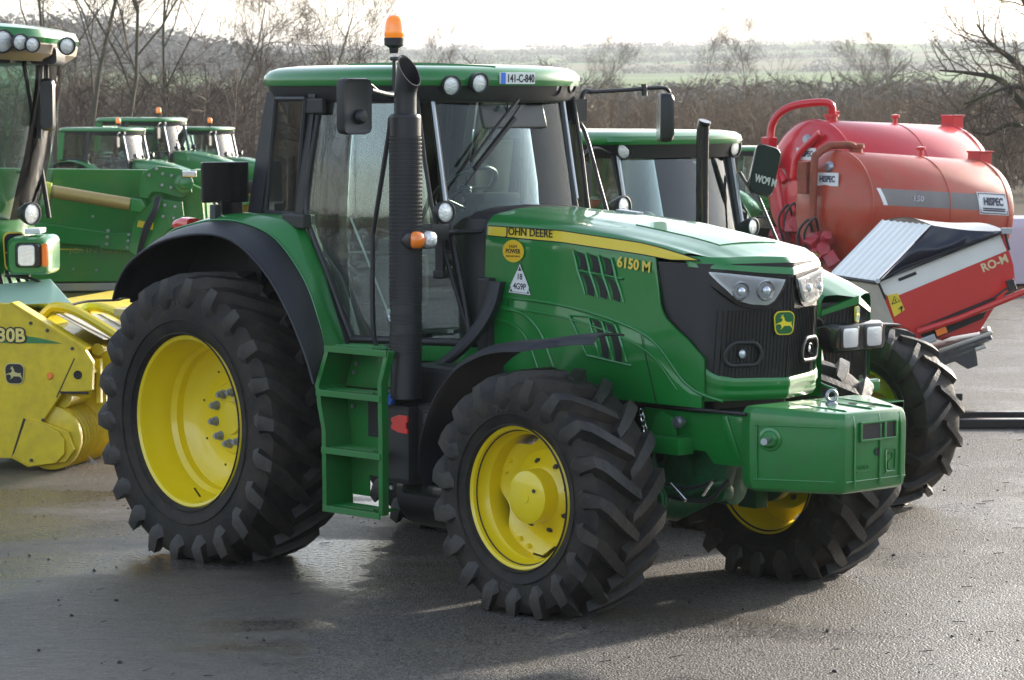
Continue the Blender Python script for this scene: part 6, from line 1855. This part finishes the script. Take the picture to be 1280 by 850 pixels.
def build_ground():
    # open country: one sheet out to the horizon
    rs = [0, 20, 60, 110, 160, 220, 300, 380, 460, 540, 620, 700, 780, 860, 940, 1020, 1100, 1180, 1260, 1340, 1420, 1500, 1580, 1660, 1740, 1820, 1900, 1980, 2060, 2140, 2220, 2300, 2380, 2460, 2540, 2620, 2800, 3000, 3300, 4000, 5500]
    azs = [radians(-180 + 6 * k) for k in range(0, 26)] + [radians(-24 + .5 * k) for k in range(0, 97)] + [radians(30 + 6 * k) for k in range(0, 25)]
    vs = []; fs = []
    m = len(azs)
    for r in rs:
        for a in azs:
            v = CAM + (AW * cos(a) + RT * sin(a)) * r
            vs.append((v.x, v.y, terrain_h(r, a if abs(a) < 1.2 else 1.2 * (1 if a > 0 else -1)) - .06))
    for i in range(len(rs) - 1):
        for k in range(m):
            k2 = (k + 1) % m
            fs.append((i * m + k, i * m + k2, (i + 1) * m + k2, (i + 1) * m + k))
    me = bpy.data.meshes.new('fields'); me.from_pydata(vs, [], fs); me.shade_smooth()
    gm = bpy.data.materials.new('fields'); gm.use_nodes = True; nt = gm.node_tree; b = nt.nodes['Principled BSDF']
    b.inputs['Roughness'].default_value = .95; b.inputs['Specular IOR Level'].default_value = .1
    geo = nt.nodes.new('ShaderNodeNewGeometry')
    mp = nt.nodes.new('ShaderNodeMapping'); mp.inputs['Scale'].default_value = (1 / 190, 1 / 190, 0); mp.inputs['Rotation'].default_value = (0, 0, .5)
    nt.links.new(geo.outputs['Position'], mp.inputs[0])
    vo = nt.nodes.new('ShaderNodeTexVoronoi'); vo.inputs['Scale'].default_value = 1; vo.inputs['Randomness'].default_value = .75
    nt.links.new(mp.outputs[0], vo.inputs['Vector'])
    cr = nt.nodes.new('ShaderNodeValToRGB')
    e = cr.color_ramp.elements
    e[0].position = 0; e[0].color = (.085, .13, .035, 1); e[1].position = 1; e[1].color = (.12, .17, .05, 1)
    for p, c in ((.25, (.11, .19, .045, 1)), (.45, (.15, .14, .07, 1)), (.6, (.07, .12, .03, 1)), (.8, (.14, .21, .05, 1))):
        n = cr.color_ramp.elements.new(p); n.color = c
    cr.color_ramp.interpolation = 'CONSTANT'
    sx = nt.nodes.new('ShaderNodeSeparateColor'); nt.links.new(vo.outputs['Color'], sx.inputs[0]); nt.links.new(sx.outputs[0], cr.inputs[0])
    nz = nt.nodes.new('ShaderNodeTexNoise'); nz.inputs['Scale'].default_value = .02; nz.inputs['Detail'].default_value = 8; nt.links.new(geo.outputs['Position'], nz.inputs['Vector'])
    mx = nt.nodes.new('ShaderNodeMix'); mx.data_type = 'RGBA'; mx.blend_type = 'MULTIPLY'; mx.inputs['Factor'].default_value = .7
    nt.links.new(cr.outputs[0], mx.inputs['A']); nt.links.new(nz.outputs['Color'], mx.inputs['B'])
    m2 = nt.nodes.new('ShaderNodeMix'); m2.data_type = 'RGBA'; m2.inputs['B'].default_value = (.07, .075, .04, 1)
    v2 = nt.nodes.new('ShaderNodeTexVoronoi'); v2.feature = 'DISTANCE_TO_EDGE'; v2.inputs['Scale'].default_value = 1; v2.inputs['Randomness'].default_value = .75; nt.links.new(mp.outputs[0], v2.inputs['Vector'])
    mr = nt.nodes.new('ShaderNodeMapRange'); mr.inputs['From Min'].default_value = .02; mr.inputs['From Max'].default_value = .035; mr.inputs['To Min'].default_value = 1; mr.inputs['To Max'].default_value = 0
    nt.links.new(v2.outputs['Distance'], mr.inputs['Value']); nt.links.new(mr.outputs[0], m2.inputs['Factor']); nt.links.new(cr.outputs[0], m2.inputs['A'])
    sp_ = nt.nodes.new('ShaderNodeSeparateXYZ'); nt.links.new(geo.outputs['Position'], sp_.inputs[0])
    hz = nt.nodes.new('ShaderNodeMapRange'); hz.inputs['From Min'].default_value = 2.5; hz.inputs['From Max'].default_value = 4.5; nt.links.new(sp_.outputs['Z'], hz.inputs['Value'])
    m3 = nt.nodes.new('ShaderNodeMix'); m3.data_type = 'RGBA'; m3.inputs['A'].default_value = (.055, .042, .028, 1)
    nt.links.new(hz.outputs[0], m3.inputs['Factor']); nt.links.new(m2.outputs['Result'], m3.inputs['B'])
    nt.links.new(m3.outputs['Result'], b.inputs['Base Color'])
    me.materials.append(gm)
    o = bpy.data.objects.new('fields', me); col.objects.link(o); o['kind'] = 'structure'

    # yard: wet concrete on the left, rough asphalt on the right
    ym = bpy.data.materials.new('yard_surface'); ym.use_nodes = True; nt = ym.node_tree; b = nt.nodes['Principled BSDF']
    L = nt.links.new
    geo = nt.nodes.new('ShaderNodeNewGeometry')
    def N(t, **k):
        n = nt.nodes.new(t)
        for a, v in k.items(): setattr(n, a, v)
        return n
    def noise(scale, detail=6, rough=.6, vec=None):
        n = N('ShaderNodeTexNoise'); n.inputs['Scale'].default_value = scale; n.inputs['Detail'].default_value = detail; n.inputs['Roughness'].default_value = rough
        L(vec or geo.outputs['Position'], n.inputs['Vector']); return n
    def mrange(sock, a, b_, c, d, smooth=False):
        n = N('ShaderNodeMapRange'); 
        if smooth: n.interpolation_type = 'SMOOTHSTEP'
        for i, v in enumerate((a, b_, c, d)): n.inputs[i + 1].default_value = v
        L(sock, n.inputs['Value']); return n.outputs[0]
    def math_(op, a, b_=None, v=None):
        n = N('ShaderNodeMath', operation=op)
        L(a, n.inputs[0])
        if b_ is not None: L(b_, n.inputs[1])
        elif v is not None: n.inputs[1].default_value = v
        return n.outputs[0]
    def mixc(f, a, b_):
        n = N('ShaderNodeMix', data_type='RGBA')
        L(f, n.inputs['Factor'])
        for k, x in (('A', a), ('B', b_)):
            if isinstance(x, tuple): n.inputs[k].default_value = (*x, 1)
            else: L(x, n.inputs[k])
        return n.outputs['Result']
    # signed distance from the joint line between slab and asphalt (through (3.34,-3.17) and (.55,-.17))
    sep = N('ShaderNodeSeparateXYZ'); L(geo.outputs['Position'], sep.inputs[0])
    nx, ny = 3.0 / 4.1, 2.79 / 4.1
    dn = N('ShaderNodeMath', operation='MULTIPLY_ADD'); L(sep.outputs['X'], dn.inputs[0]); dn.inputs[1].default_value = nx; dn.inputs[2].default_value = -(3.34 * nx - 3.17 * ny)
    d2 = N('ShaderNodeMath', operation='MULTIPLY_ADD'); L(sep.outputs['Y'], d2.inputs[0]); d2.inputs[1].default_value = ny; L(dn.outputs[0], d2.inputs[2])
    jn = noise(3.0, 5)
    dist = math_('ADD', d2.outputs[0], mrange(jn.outputs['Fac'], .3, .7, -.12, .12))
    asph = mrange(dist, -.03, .03, 0, 1)
    # concrete: brushed lines across the view, patches of wet
    mpb = N('ShaderNodeMapping'); mpb.inputs['Rotation'].default_value = (0, 0, -atan2(RT.y, RT.x)); L(geo.outputs['Position'], mpb.inputs[0])
    mps = N('ShaderNodeMapping'); mps.inputs['Scale'].default_value = (5.0, 40, 1); L(mpb.outputs[0], mps.inputs[0])
    br = noise(1.0, 5, .6, mps.outputs[0])
    mpw = N('ShaderNodeMapping'); mpw.inputs['Scale'].default_value = (.5, 1.0, 1); L(mpb.outputs[0], mpw.inputs[0])
    wetn = noise(.55, 6, .55, mpw.outputs[0])
    wet = mrange(wetn.outputs['Fac'], .43, .53, 0, 1, True)
    fine = noise(55, 6, .7)
    big = noise(.5, 5, .6)
    conc = mixc(mrange(big.outputs['Fac'], .35, .7, 0, 1), (.105, .092, .080), (.160, .134, .108))
    conc = mixc(mrange(br.outputs['Fac'], .35, .65, 0, .42), conc, (.075, .068, .062))
    conc = mixc(math_('MULTIPLY', wet, v=.50), conc, (.040, .036, .034))
    mo1 = noise(9, 6, .75); mo2 = noise(34, 4, .75)
    conc = mixc(mrange(mo1.outputs['Fac'], .48, .60, 0, .55), conc, (.050, .043, .038))
    conc = mixc(mrange(mo2.outputs['Fac'], .54, .64, 0, .65), conc, (.20, .175, .145))
    grn = noise(70, 3, .8)
    conc = mixc(mrange(grn.outputs['Fac'], .50, .66, 0, .75), conc, (.026, .024, .023))
    grn2 = noise(95, 3, .8)
    conc = mixc(mrange(grn2.outputs['Fac'], .58, .70, 0, .6), conc, (.27, .25, .22))
    # asphalt: aggregate from voronoi
    vo = N('ShaderNodeTexVoronoi'); vo.inputs['Scale'].default_value = 85; L(geo.outputs['Position'], vo.inputs['Vector'])
    sc_ = N('ShaderNodeSeparateColor'); L(vo.outputs['Color'], sc_.inputs[0])
    asc = mixc(mrange(sc_.outputs[0], .1, .95, 0, 1), (.010, .010, .010), (.20, .18, .16))
    asc = mixc(mrange(big.outputs['Fac'], .35, .65, 0, .35), asc, (.060, .052, .046))
    asc = mixc(mrange(grn.outputs['Fac'], .56, .68, 0, .8), asc, (.012, .011, .011))
    asc = mixc(mrange(grn2.outputs['Fac'], .60, .72, 0, .7), asc, (.34, .31, .27))
    base = mixc(asph, conc, asc)
    mossy = noise(.9, 5, .6)
    base = mixc(mrange(mossy.outputs['Fac'], .56, .70, 0, .45), base, (.085, .065, .03))
    L(base, b.inputs['Base Color'])
    rc = mrange(wet, 0, 1, .46, .20)
    rc2 = math_('ADD', math_('ADD', rc, mrange(br.outputs['Fac'], .3, .7, -.06, .10)), mrange(mo2.outputs['Fac'], .35, .65, -.09, .14))
    wa = mrange(noise(.8, 5, .6).outputs['Fac'], .45, .62, .60, .34, True)
    wa2 = math_('ADD', wa, mrange(sc_.outputs[1], 0, 1, -.12, .12))
    rmix = N('ShaderNodeMix', data_type='FLOAT'); L(asph, rmix.inputs['Factor']); L(rc2, rmix.inputs['A']); L(wa2, rmix.inputs['B'])
    L(rmix.outputs['Result'], b.inputs['Roughness'])
    hc = math_('ADD', math_('MULTIPLY', br.outputs['Fac'], v=.25), math_('MULTIPLY', mo2.outputs['Fac'], v=1.3))
    hd = mrange(wet, 0, 1, 1, .30)
    hc = math_('MULTIPLY', hc, hd)
    ha = math_('SUBTRACT', math_('MULTIPLY', sc_.outputs[2], v=.6), math_('MULTIPLY', vo.outputs['Distance'], v=.8))
    hm = N('ShaderNodeMix', data_type='FLOAT'); L(asph, hm.inputs['Factor']); L(hc, hm.inputs['A']); L(ha, hm.inputs['B'])
    bp = N('ShaderNodeBump'); bp.inputs['Strength'].default_value = 1.0; bp.inputs['Distance'].default_value = .012
    L(hm.outputs['Result'], bp.inputs['Height']); L(bp.outputs[0], b.inputs['Normal'])
    b.inputs['Specular IOR Level'].default_value = .5
    cx = CAM + AW * 30
    def c(r_, a_): 
        v = CAM + AW * a_ + RT * r_
        return (v.x, v.y, 0)
    P = [c(-60, -40), c(60, -40), c(60, 66), c(20, 62), c(-15, 60), c(-60, 66)]
    y = MB().add(P, [(0, 1, 2, 3, 4, 5)]).build('yard', ym, None, 0); y['kind'] = 'structure'
    # bits of straw, stones and mud on the yard
    rnd = random.Random(11)
    db = MB()
    for k in range(900):
        D = rnd.uniform(8.5, 26); px = rnd.uniform(-40, 1320)
        p = CAM + AW * D + RT * ((px - 640) / FPX * D); p.z = 0
        s = rnd.choice((.003, .004, .005, .008)) * rnd.uniform(.5, 1.4)
        if rnd.random() < .25:
            a = rnd.uniform(0, pi); ln = rnd.uniform(.02, .09)
            db.tube([(p.x, p.y, .004), (p.x + cos(a) * ln, p.y + sin(a) * ln, .007)], .002, 4)
        else:
            db.box((p.x, p.y, s * .35), (s * 2, s * 1.4, s), rot=(rnd.random(), rnd.random(), rnd.random() * 3))
    o = db.build('loose_grit', mat('grit', (.04, .034, .028), .8, vary=.6, vscale=40), None, 0)
    tag(o, kind='stuff', label='loose grit, straw and mud crumbs scattered over the wet yard')

# ------------------------------------------------------------------ trees
class Tree:
    def __init__(s, seed):
        s.rnd = random.Random(seed); s.tv = []; s.tf = []; s.cv = []; s.cf = []
    def seg(s, pts, r0, r1, sides, crown):
        V, F = (s.cv, s.cf) if crown else (s.tv, s.tf)
        o = len(V); n = len(pts)
        for i, p in enumerate(pts):
            t = (pts[min(i + 1, n - 1)] - pts[max(0, i - 1)]); t.normalize()
            a = t.cross(Vector((.3, .2, 1)));
            if a.length < 1e-4: a = Vector((1, 0, 0))
            a.normalize(); b = t.cross(a); r = r0 + (r1 - r0) * i / (n - 1)
            for k in range(sides):
                an = 2 * pi * k / sides
                V.append(tuple(p + (a * cos(an) + b * sin(an)) * r))
        for i in range(n - 1):
            for k in range(sides):
                k2 = (k + 1) % sides
                F.append((o + i * sides + k, o + i * sides + k2, o + (i + 1) * sides + k2, o + (i + 1) * sides + k))
    def grow(s, p, d, ln, r, lvl, maxl, nk=(4, 6), up=.12, jit=.35, tmin=.004, spread=.9):
        rnd = s.rnd
        n = 5 if lvl < 2 else (4 if lvl < maxl else 3)
        pts = [p.copy()]; q = p.copy(); dd = d.normalized()
        for i in range(n):
            dd = (dd + Vector((rnd.gauss(0, 1), rnd.gauss(0, 1), rnd.gauss(0, 1))) * jit * .35 + Vector((0, 0, up * (1 if lvl else .3)))).normalized()
            q = q + dd * ln / n
            pts.append(q.copy())
        r1 = max(tmin, r * (.35 if lvl else .45))
        s.seg(pts, r, r1, 7 if lvl == 0 else (5 if lvl == 1 else 3), lvl > 1)
        if lvl >= maxl: return
        k = rnd.randint(*nk)
        for j in range(k):
            t = (.28 if lvl == 0 else .12) + (.72 if lvl == 0 else .85) * (j + rnd.random()) / k
            i = min(int(t * n), n - 1); f = t * n - i
            c = pts[i] + (pts[i + 1] - pts[i]) * f
            ax = (pts[i + 1] - pts[i]).normalized()
            side = ax.orthogonal().normalized(); side.rotate(Matrix.Rotation(rnd.uniform(0, 2 * pi), 3, ax))
            an = rnd.uniform(.5, 1.1) * spread
            nd = (ax * cos(an) + side * sin(an)).normalized()
            rr = max(tmin, (r + (r1 - r) * t) * rnd.uniform(.52, .72))
            s.grow(c, nd, ln * rnd.uniform(.42, .68) * (1.15 - .4 * t), rr, lvl + 1, maxl, nk, up, jit * 1.05, tmin, spread)
    def meshes(s, bark, twig):
        out = []
        for nm, v, f, m in (('trunk', s.tv, s.tf, bark), ('crown', s.cv, s.cf, twig)):
            me = bpy.data.meshes.new(nm); me.from_pydata(v, [], f); me.materials.append(m); me.shade_smooth(); out.append(me)
        return out

def build_trees():
    bark = mat('bark', (.085, .070, .052), .9, bump=.6, bscale=9, vary=.25, dirt=(.07, .085, .03), dirtamt=.7, dscale=2)
    twig = mat('twigs', (.095, .068, .048), .85, vary=.25, vscale=.7)
    twigr = mat('reddish_twigs', (.17, .115, .070), .85, vary=.25, vscale=.4)
    twigg = mat('grey_twigs', (.145, .120, .085), .85, vary=.25, vscale=.4)
    T = []
    for sd in (3, 8, 14):
        t = Tree(sd)
        t.grow(Vector((0, 0, -.1)), Vector((t.rnd.uniform(-.08, .08), 0, 1)), 7.0, .050, 0, 4, (5, 8), .10, .48, .0045, .80)
        T.append(t.meshes(bark, twig))
    def put(px, D, sc_, rz, k, label, group='bare trees behind the yard'):
        p = CAM + AW * D + RT * ((px - 640) / FPX * D)
        e = empty('bare_tree', (p.x, p.y, 0), rz, label, 'tree', group)
        for nm, me in zip(('trunk', 'crown'), T[k]):
            o = bpy.data.objects.new(nm, me); col.objects.link(o); o.parent = e
        e.scale = (sc_, sc_, sc_)
        return e
    L = 'bare tree '
    put(20, 74, 1.20, .3, 0, L + 'behind the harvester roof at the top left corner')
    put(68, 69, 1.08, 2.0, 1, L + 'just right of the harvester roof, pale upright trunk')
    put(100, 72, 1.31, 4.0, 2, L + 'between the harvester and the first background cab, tall enough to leave the picture')
    put(150, 72, 1.25, 5.1, 0, L + 'with widely forking stems above the leftmost background tractor cab')
    put(205, 79, 1.05, 1.2, 1, L + 'above the second background tractor cab, thin stems')
    put(262, 84, 0.80, 3.3, 2, L + 'above the rightmost background cab, left of the big cab roof')
    put(318, 80, 0.63, .9, 1, L + 'low and thin, close left of the big cab')
    put(392, 82, 0.75, 2.7, 0, L + 'spreading its crown just above the big cab roof, left of the beacon')
    put(445, 96, 0.55, 5.6, 2, L + 'small and faint, right of the one above the cab roof')
    L = 'bare tree rising from the valley wood '
    put(540, 210, .80, .5, 1, L + 'just right of the amber beacon')
    put(765, 230, .85, 1.5, 0, L + 'above the left part of the long mirror arm')
    put(862, 240, .95, 2.5, 2, L + 'above the slim black exhaust of the second tractor')
    put(935, 190, .88, 3.5, 1, L + 'the tallest, left of the tankers')
    put(1075, 200, .82, 4.5, 0, L + 'above the middle of the tankers')
    put(1135, 160, .70, 5.5, 2, L + 'above the rear end of the tankers')
    # the big tree on the right with boughs reaching left
    D = 56
    p = CAM + AW * D + RT * ((1345 - 640) / FPX * D)
    e = empty('bare_tree', (p.x, p.y, 0), atan2(RT.y, RT.x), 'big mossy bare tree whose boughs reach in from the right edge above the tankers', 'tree', 'bare trees behind the yard')
    t = Tree(23)
    t.seg([Vector((0, 0, -.1)), Vector((-.05, 0, 1.2)), Vector((.0, .1, 2.6)), Vector((.1, .1, 4.6)), Vector((0, 0, 6.5))], .34, .14, 10, False)
    def q(px, py, y=0): return Vector(((px - 1345) / FPX * D, y, 2.69 - (py - 125.4) * D / FPX))
    limbs = [([q(1345, 150), q(1300, 148, -.1), q(1270, 125, -.2), q(1245, 100, -.3), q(1210, 92, -.3), q(1170, 88, -.2)], .11),
             ([q(1345, 120), q(1290, 95, .2), q(1262, 72, .2), q(1240, 55, .3), q(1222, 30, .4)], .10),
             ([q(1345, 190), q(1300, 165, .3), q(1265, 155, .3), q(1235, 168, .3), q(1205, 160, .3)], .07),
             ([q(1340, 80), q(1300, 50), q(1280, 10), q(1262, -20)], .09),
             ([q(1345, 135), q(1285, 118, -.6), q(1258, 108, -.7), q(1225, 118, -.8), q(1195, 130, -.8)], .06),
             ([q(1345, 60), q(1380, 0), q(1390, -60)], .12)]
    for pts, r in limbs:
        sp = smooth_path(pts, 4)
        t.seg(sp, r, .018, 6, False)
        N_ = len(sp)
        for i in range(2, N_ - 1):
            for _ in range(1):
                ax = (sp[i + 1] - sp[i]).normalized()
                side = ax.orthogonal().normalized(); side.rotate(Matrix.Rotation(t.rnd.uniform(0, 2 * pi), 3, ax))
                nd = (ax * .6 + side * .8).normalized()
                t.grow(sp[i], nd, t.rnd.uniform(.6, 1.6), .018, 2, 4, (3, 5), .04, .55, .004)
    tm, cm = t.meshes(mat('mossy_bark', (.060, .055, .038), .95, bump=.7, bscale=8, dirt=(.075, .10, .02), dirtamt=.9, dscale=1.6), twig)
    for nm, me in (('trunk', tm), ('crown', cm)):
        o = bpy.data.objects.new(nm, me); col.objects.link(o); o.parent = e
    # thicket and woods that read as one mass of brown twigs
    def template(sd, n, H, wr, fat=1.0):
        rnd = random.Random(sd); V = []; F = []
        def tw(a, b, r, r2):
            d = (b - a).normalized(); x = d.cross(Vector((.3, .5, 1))).normalized(); y = d.cross(x)
            o = len(V)
            for p, rr in ((a, r * fat), (b, r2 * fat)):
                for k in range(3):
                    V.append(p + (x * cos(2.094 * k) + y * sin(2.094 * k)) * rr)
            for k in range(3):
                k2 = (k + 1) % 3; F.append((o + k, o + k2, o + 3 + k2, o + 3 + k))
        stems = []
        for s_ in range(4):
            a = Vector((rnd.gauss(0, .5), rnd.gauss(0, .5), 0)); b = a + Vector((rnd.gauss(0, .7), rnd.gauss(0, .7), H * rnd.uniform(.55, .95)))
            mid = (a + b) / 2 + Vector((rnd.gauss(0, .25), rnd.gauss(0, .25), 0))
            tw(a, mid, .05, .035); tw(mid, b, .035, .015); stems.append((a, mid, b))
        bl = []
        for k in range(n // 9):
            a, mid, b = rnd.choice(stems); t_ = rnd.uniform(.1, 1)
            p = a + (mid - a) * t_ * 2 if t_ < .5 else mid + (b - mid) * (t_ - .5) * 2
            d = Vector((rnd.gauss(0, 1), rnd.gauss(0, 1), rnd.uniform(.0, 1.3))).normalized() * rnd.uniform(.5, 1.3) * wr
            tw(p, p + d, .016, .008); bl.append((p, p + d))
        for k in range(n):
            a, b = rnd.choice(bl); p = a + (b - a) * rnd.uniform(.2, 1)
            d = ((b - a).normalized() * .7 + Vector((rnd.gauss(0, .6), rnd.gauss(0, .6), rnd.gauss(.35, .5)))).normalized() * rnd.uniform(.25, .65)
            tw(p, p + d, .0075, .004)
        return V, F
    def mass(name, items, tmps, m, label):
        V = []; F = []
        for (x, y, z, s_, rz, k, wd) in items:
            c, si = cos(rz), sin(rz); o = len(V)
            for v in tmps[k][0]:
                V.append((x + (v.x * c - v.y * si) * s_ * wd, y + (v.x * si + v.y * c) * s_ * wd, z + v.z * s_))
            F += [tuple(i + o for i in f) for f in tmps[k][1]]
        me = bpy.data.meshes.new(name); me.from_pydata(V, [], F); me.materials.append(m)
        o = bpy.data.objects.new(name, me); col.objects.link(o)
        return tag(o, label, kind='stuff')
    tp = [template(s_, 620, 4.6, 1.0) for s_ in (1, 2, 3)]
    rnd = random.Random(77)
    def spread(n, px0, px1, D0, D1, s0, s1, wd=1.0):
        out = []
        for k in range(n):
            px = px0 + (px1 - px0) * (k + rnd.random()) / n; D = rnd.uniform(D0, D1)
            p = CAM + AW * D + RT * ((px - 640) / FPX * D)
            z = terrain_h(D, atan2((px - 640), FPX)) - .1
            out.append((p.x, p.y, z, rnd.uniform(s0, s1) * (1 if D < 130 else 1), rnd.uniform(0, 6.28), rnd.randrange(3), wd))
        return out
    mass('thicket', spread(46, 20, 330, 72, 92, .55, .95, .9) + spread(30, -600, 20, 72, 92, .7, 1.0, .9), tp, twig, 'brown bare thicket behind the left background cabs')
    mass('thicket', spread(110, 640, 1330, 92, 128, .55, .80, 1.0) + spread(40, 1330, 2000, 90, 128, .7, .95), tp, twigr, 'reddish brown bare thicket behind the tankers')
    tp2 = []
    for s_ in (5, 6, 7):
        V, F = template(s_, 330, 4.6, 1.1, 1.9)
        tp2.append((V, F))
    mass('wood', spread(330, 300, 1400, 150, 340, .80, 1.15, 1.3) + spread(50, -500, 300, 150, 300, 1.1, 1.6, 1.2) + spread(40, 1400, 2300, 170, 330, 1.2, 1.7, 1.2), tp2, twigg, 'grey brown winter wood across the valley')
    # hedgerows and small woods on the far slopes
    def clump(sd):
        rnd2 = random.Random(sd); V = []; F = []
        for k in range(100):
            c = Vector((rnd2.gauss(0, 1.7), rnd2.gauss(0, 1.7), abs(rnd2.gauss(2.0, 1.6)) + .2))
            r = rnd2.uniform(.25, .65)
            o = len(V)
            for q in range(4):
                V.append(c + Vector((rnd2.gauss(0, 1), rnd2.gauss(0, 1), rnd2.gauss(0, 1))).normalized() * r)
            F += [(o, o + 1, o + 2), (o, o + 2, o + 3), (o, o + 3, o + 1), (o + 1, o + 3, o + 2)]
        return V, F
    cl = [clump(s_) for s_ in (1, 2, 3)]
    items = []
    for k in range(520):
        px = rnd.uniform(250, 1700); D = rnd.uniform(360, 620)
        p = CAM + AW * D + RT * ((px - 640) / FPX * D)
        items.append((p.x, p.y, terrain_h(D, atan2(px - 640, FPX)) - .4, rnd.uniform(.55, .90), rnd.uniform(0, 6), rnd.randrange(3), 1.6))
    mass('wood', items, cl, mat('far_wood', (.13, .10, .072), .95, vary=.3, vscale=.05), 'far brown wood on the valley floor below the fields')
    items = []
    for band in [(1380, 1420, 50), (1720, 1760, 45), (2060, 2100, 60), (2340, 2400, 90)]:
        D0, D1, n = band
        x = -900
        while x < 2300:
            ln = rnd.uniform(60, 260); gap = rnd.uniform(0, 120) if D0 > 1200 else rnd.uniform(0, 25)
            Dm = rnd.uniform(D0, D1); sl = rnd.uniform(-.25, .25)
            k = 0
            while k < ln:
                D = Dm + sl * k + rnd.gauss(0, 8)
                px = x + k
                p = CAM + AW * D + RT * ((px - 640) / FPX * D)
                items.append((p.x, p.y, terrain_h(D, atan2(px - 640, FPX)) - .3, rnd.uniform(.6, 1.3) * (1.15 if D < 800 else 1), rnd.uniform(0, 6), rnd.randrange(3), 1.3))
                k += rnd.uniform(5, 11) * 1000 / D * (1.0 if D < 1200 else 1.6)
            x += ln + gap
    # wooded face of the nearer left hill
    for k in range(420):
        px = rnd.uniform(-300, 380); D = rnd.uniform(760, 1150)
        p = CAM + AW * D + RT * ((px - 640) / FPX * D)
        items.append((p.x, p.y, terrain_h(D, atan2(px - 640, FPX)) - .3, rnd.uniform(.9, 1.6), rnd.uniform(0, 6), rnd.randrange(3), 1.4))
    mass('hedgerows', items, cl, mat('distant_trees', (.055, .052, .036), .95, vary=.35, vscale=.03), 'dark hedgerows and woods on the far hills')
    rb_ = random.Random(5); it = []  # thicket out of view, added to keep low sky out of the reflections
    for k in range(140):
        a = radians(-175 + 255 * k / 140 + rb_.uniform(-1, 1)); R_ = rb_.uniform(30, 40)
        it.append((2 + R_ * cos(a), -6 + R_ * sin(a), -.1, rb_.uniform(.6, .95), rb_.uniform(0, 6), rb_.randrange(3), 1.3))
    mass('thicket', it, tp2, twig, 'low bare thicket, unseen, added round the camera side to block sky reflections')
    # trees on the camera side of the yard, mirrored in the cab glass
    for i, (x, y, s_, k) in enumerate(((-9, -24, 1.1, 0), (-16, -26, 1.2, 1), (-23, -22, 1.0, 2), (-3, -30, 1.2, 2), (-29, -34, 1.3, 0), (-14, -38, 1.3, 1))):
        e = empty('bare_tree', (x, y, 0), i * 1.7, 'bare tree %s of the camera, mirrored in the cab door' % ('just left', 'well to the left', 'far left', 'close behind and left', 'farthest out on the left', 'tall and left')[i], 'tree', 'bare trees mirrored in the cab glass')
        for nm, me in zip(('trunk', 'crown'), T[k]):
            o = bpy.data.objects.new(nm, me); col.objects.link(o); o.parent = e
        e.scale = (s_, s_, s_)

def build_haze():
    m = bpy.data.materials.new('haze'); m.use_nodes = True; nt = m.node_tree
    for n in list(nt.nodes): nt.nodes.remove(n)
    out = nt.nodes.new('ShaderNodeOutputMaterial'); pv = nt.nodes.new('ShaderNodeVolumePrincipled')
    pv.inputs['Color'].default_value = (.72, .76, .82, 1)
    pv.inputs['Density'].default_value = HAZE
    pv.inputs['Anisotropy'].default_value = .2
    nt.links.new(pv.outputs[0], out.inputs['Volume'])
    c = CAM
    o = MB().box((c.x, c.y, 48), (11600, 11600, 110)).build('haze', m, None, 0)
    tag(o, 'thin pale haze over the valley', kind='stuff')
HAZE = .00024
# ------------------------------------------------------------------ build everything
build_ground()
build_trees()
build_haze()
build_main()
build_other_tractors()
build_harvester()
build_header()
build_grain_header()
build_tankers()
build_spreader()
build_props()
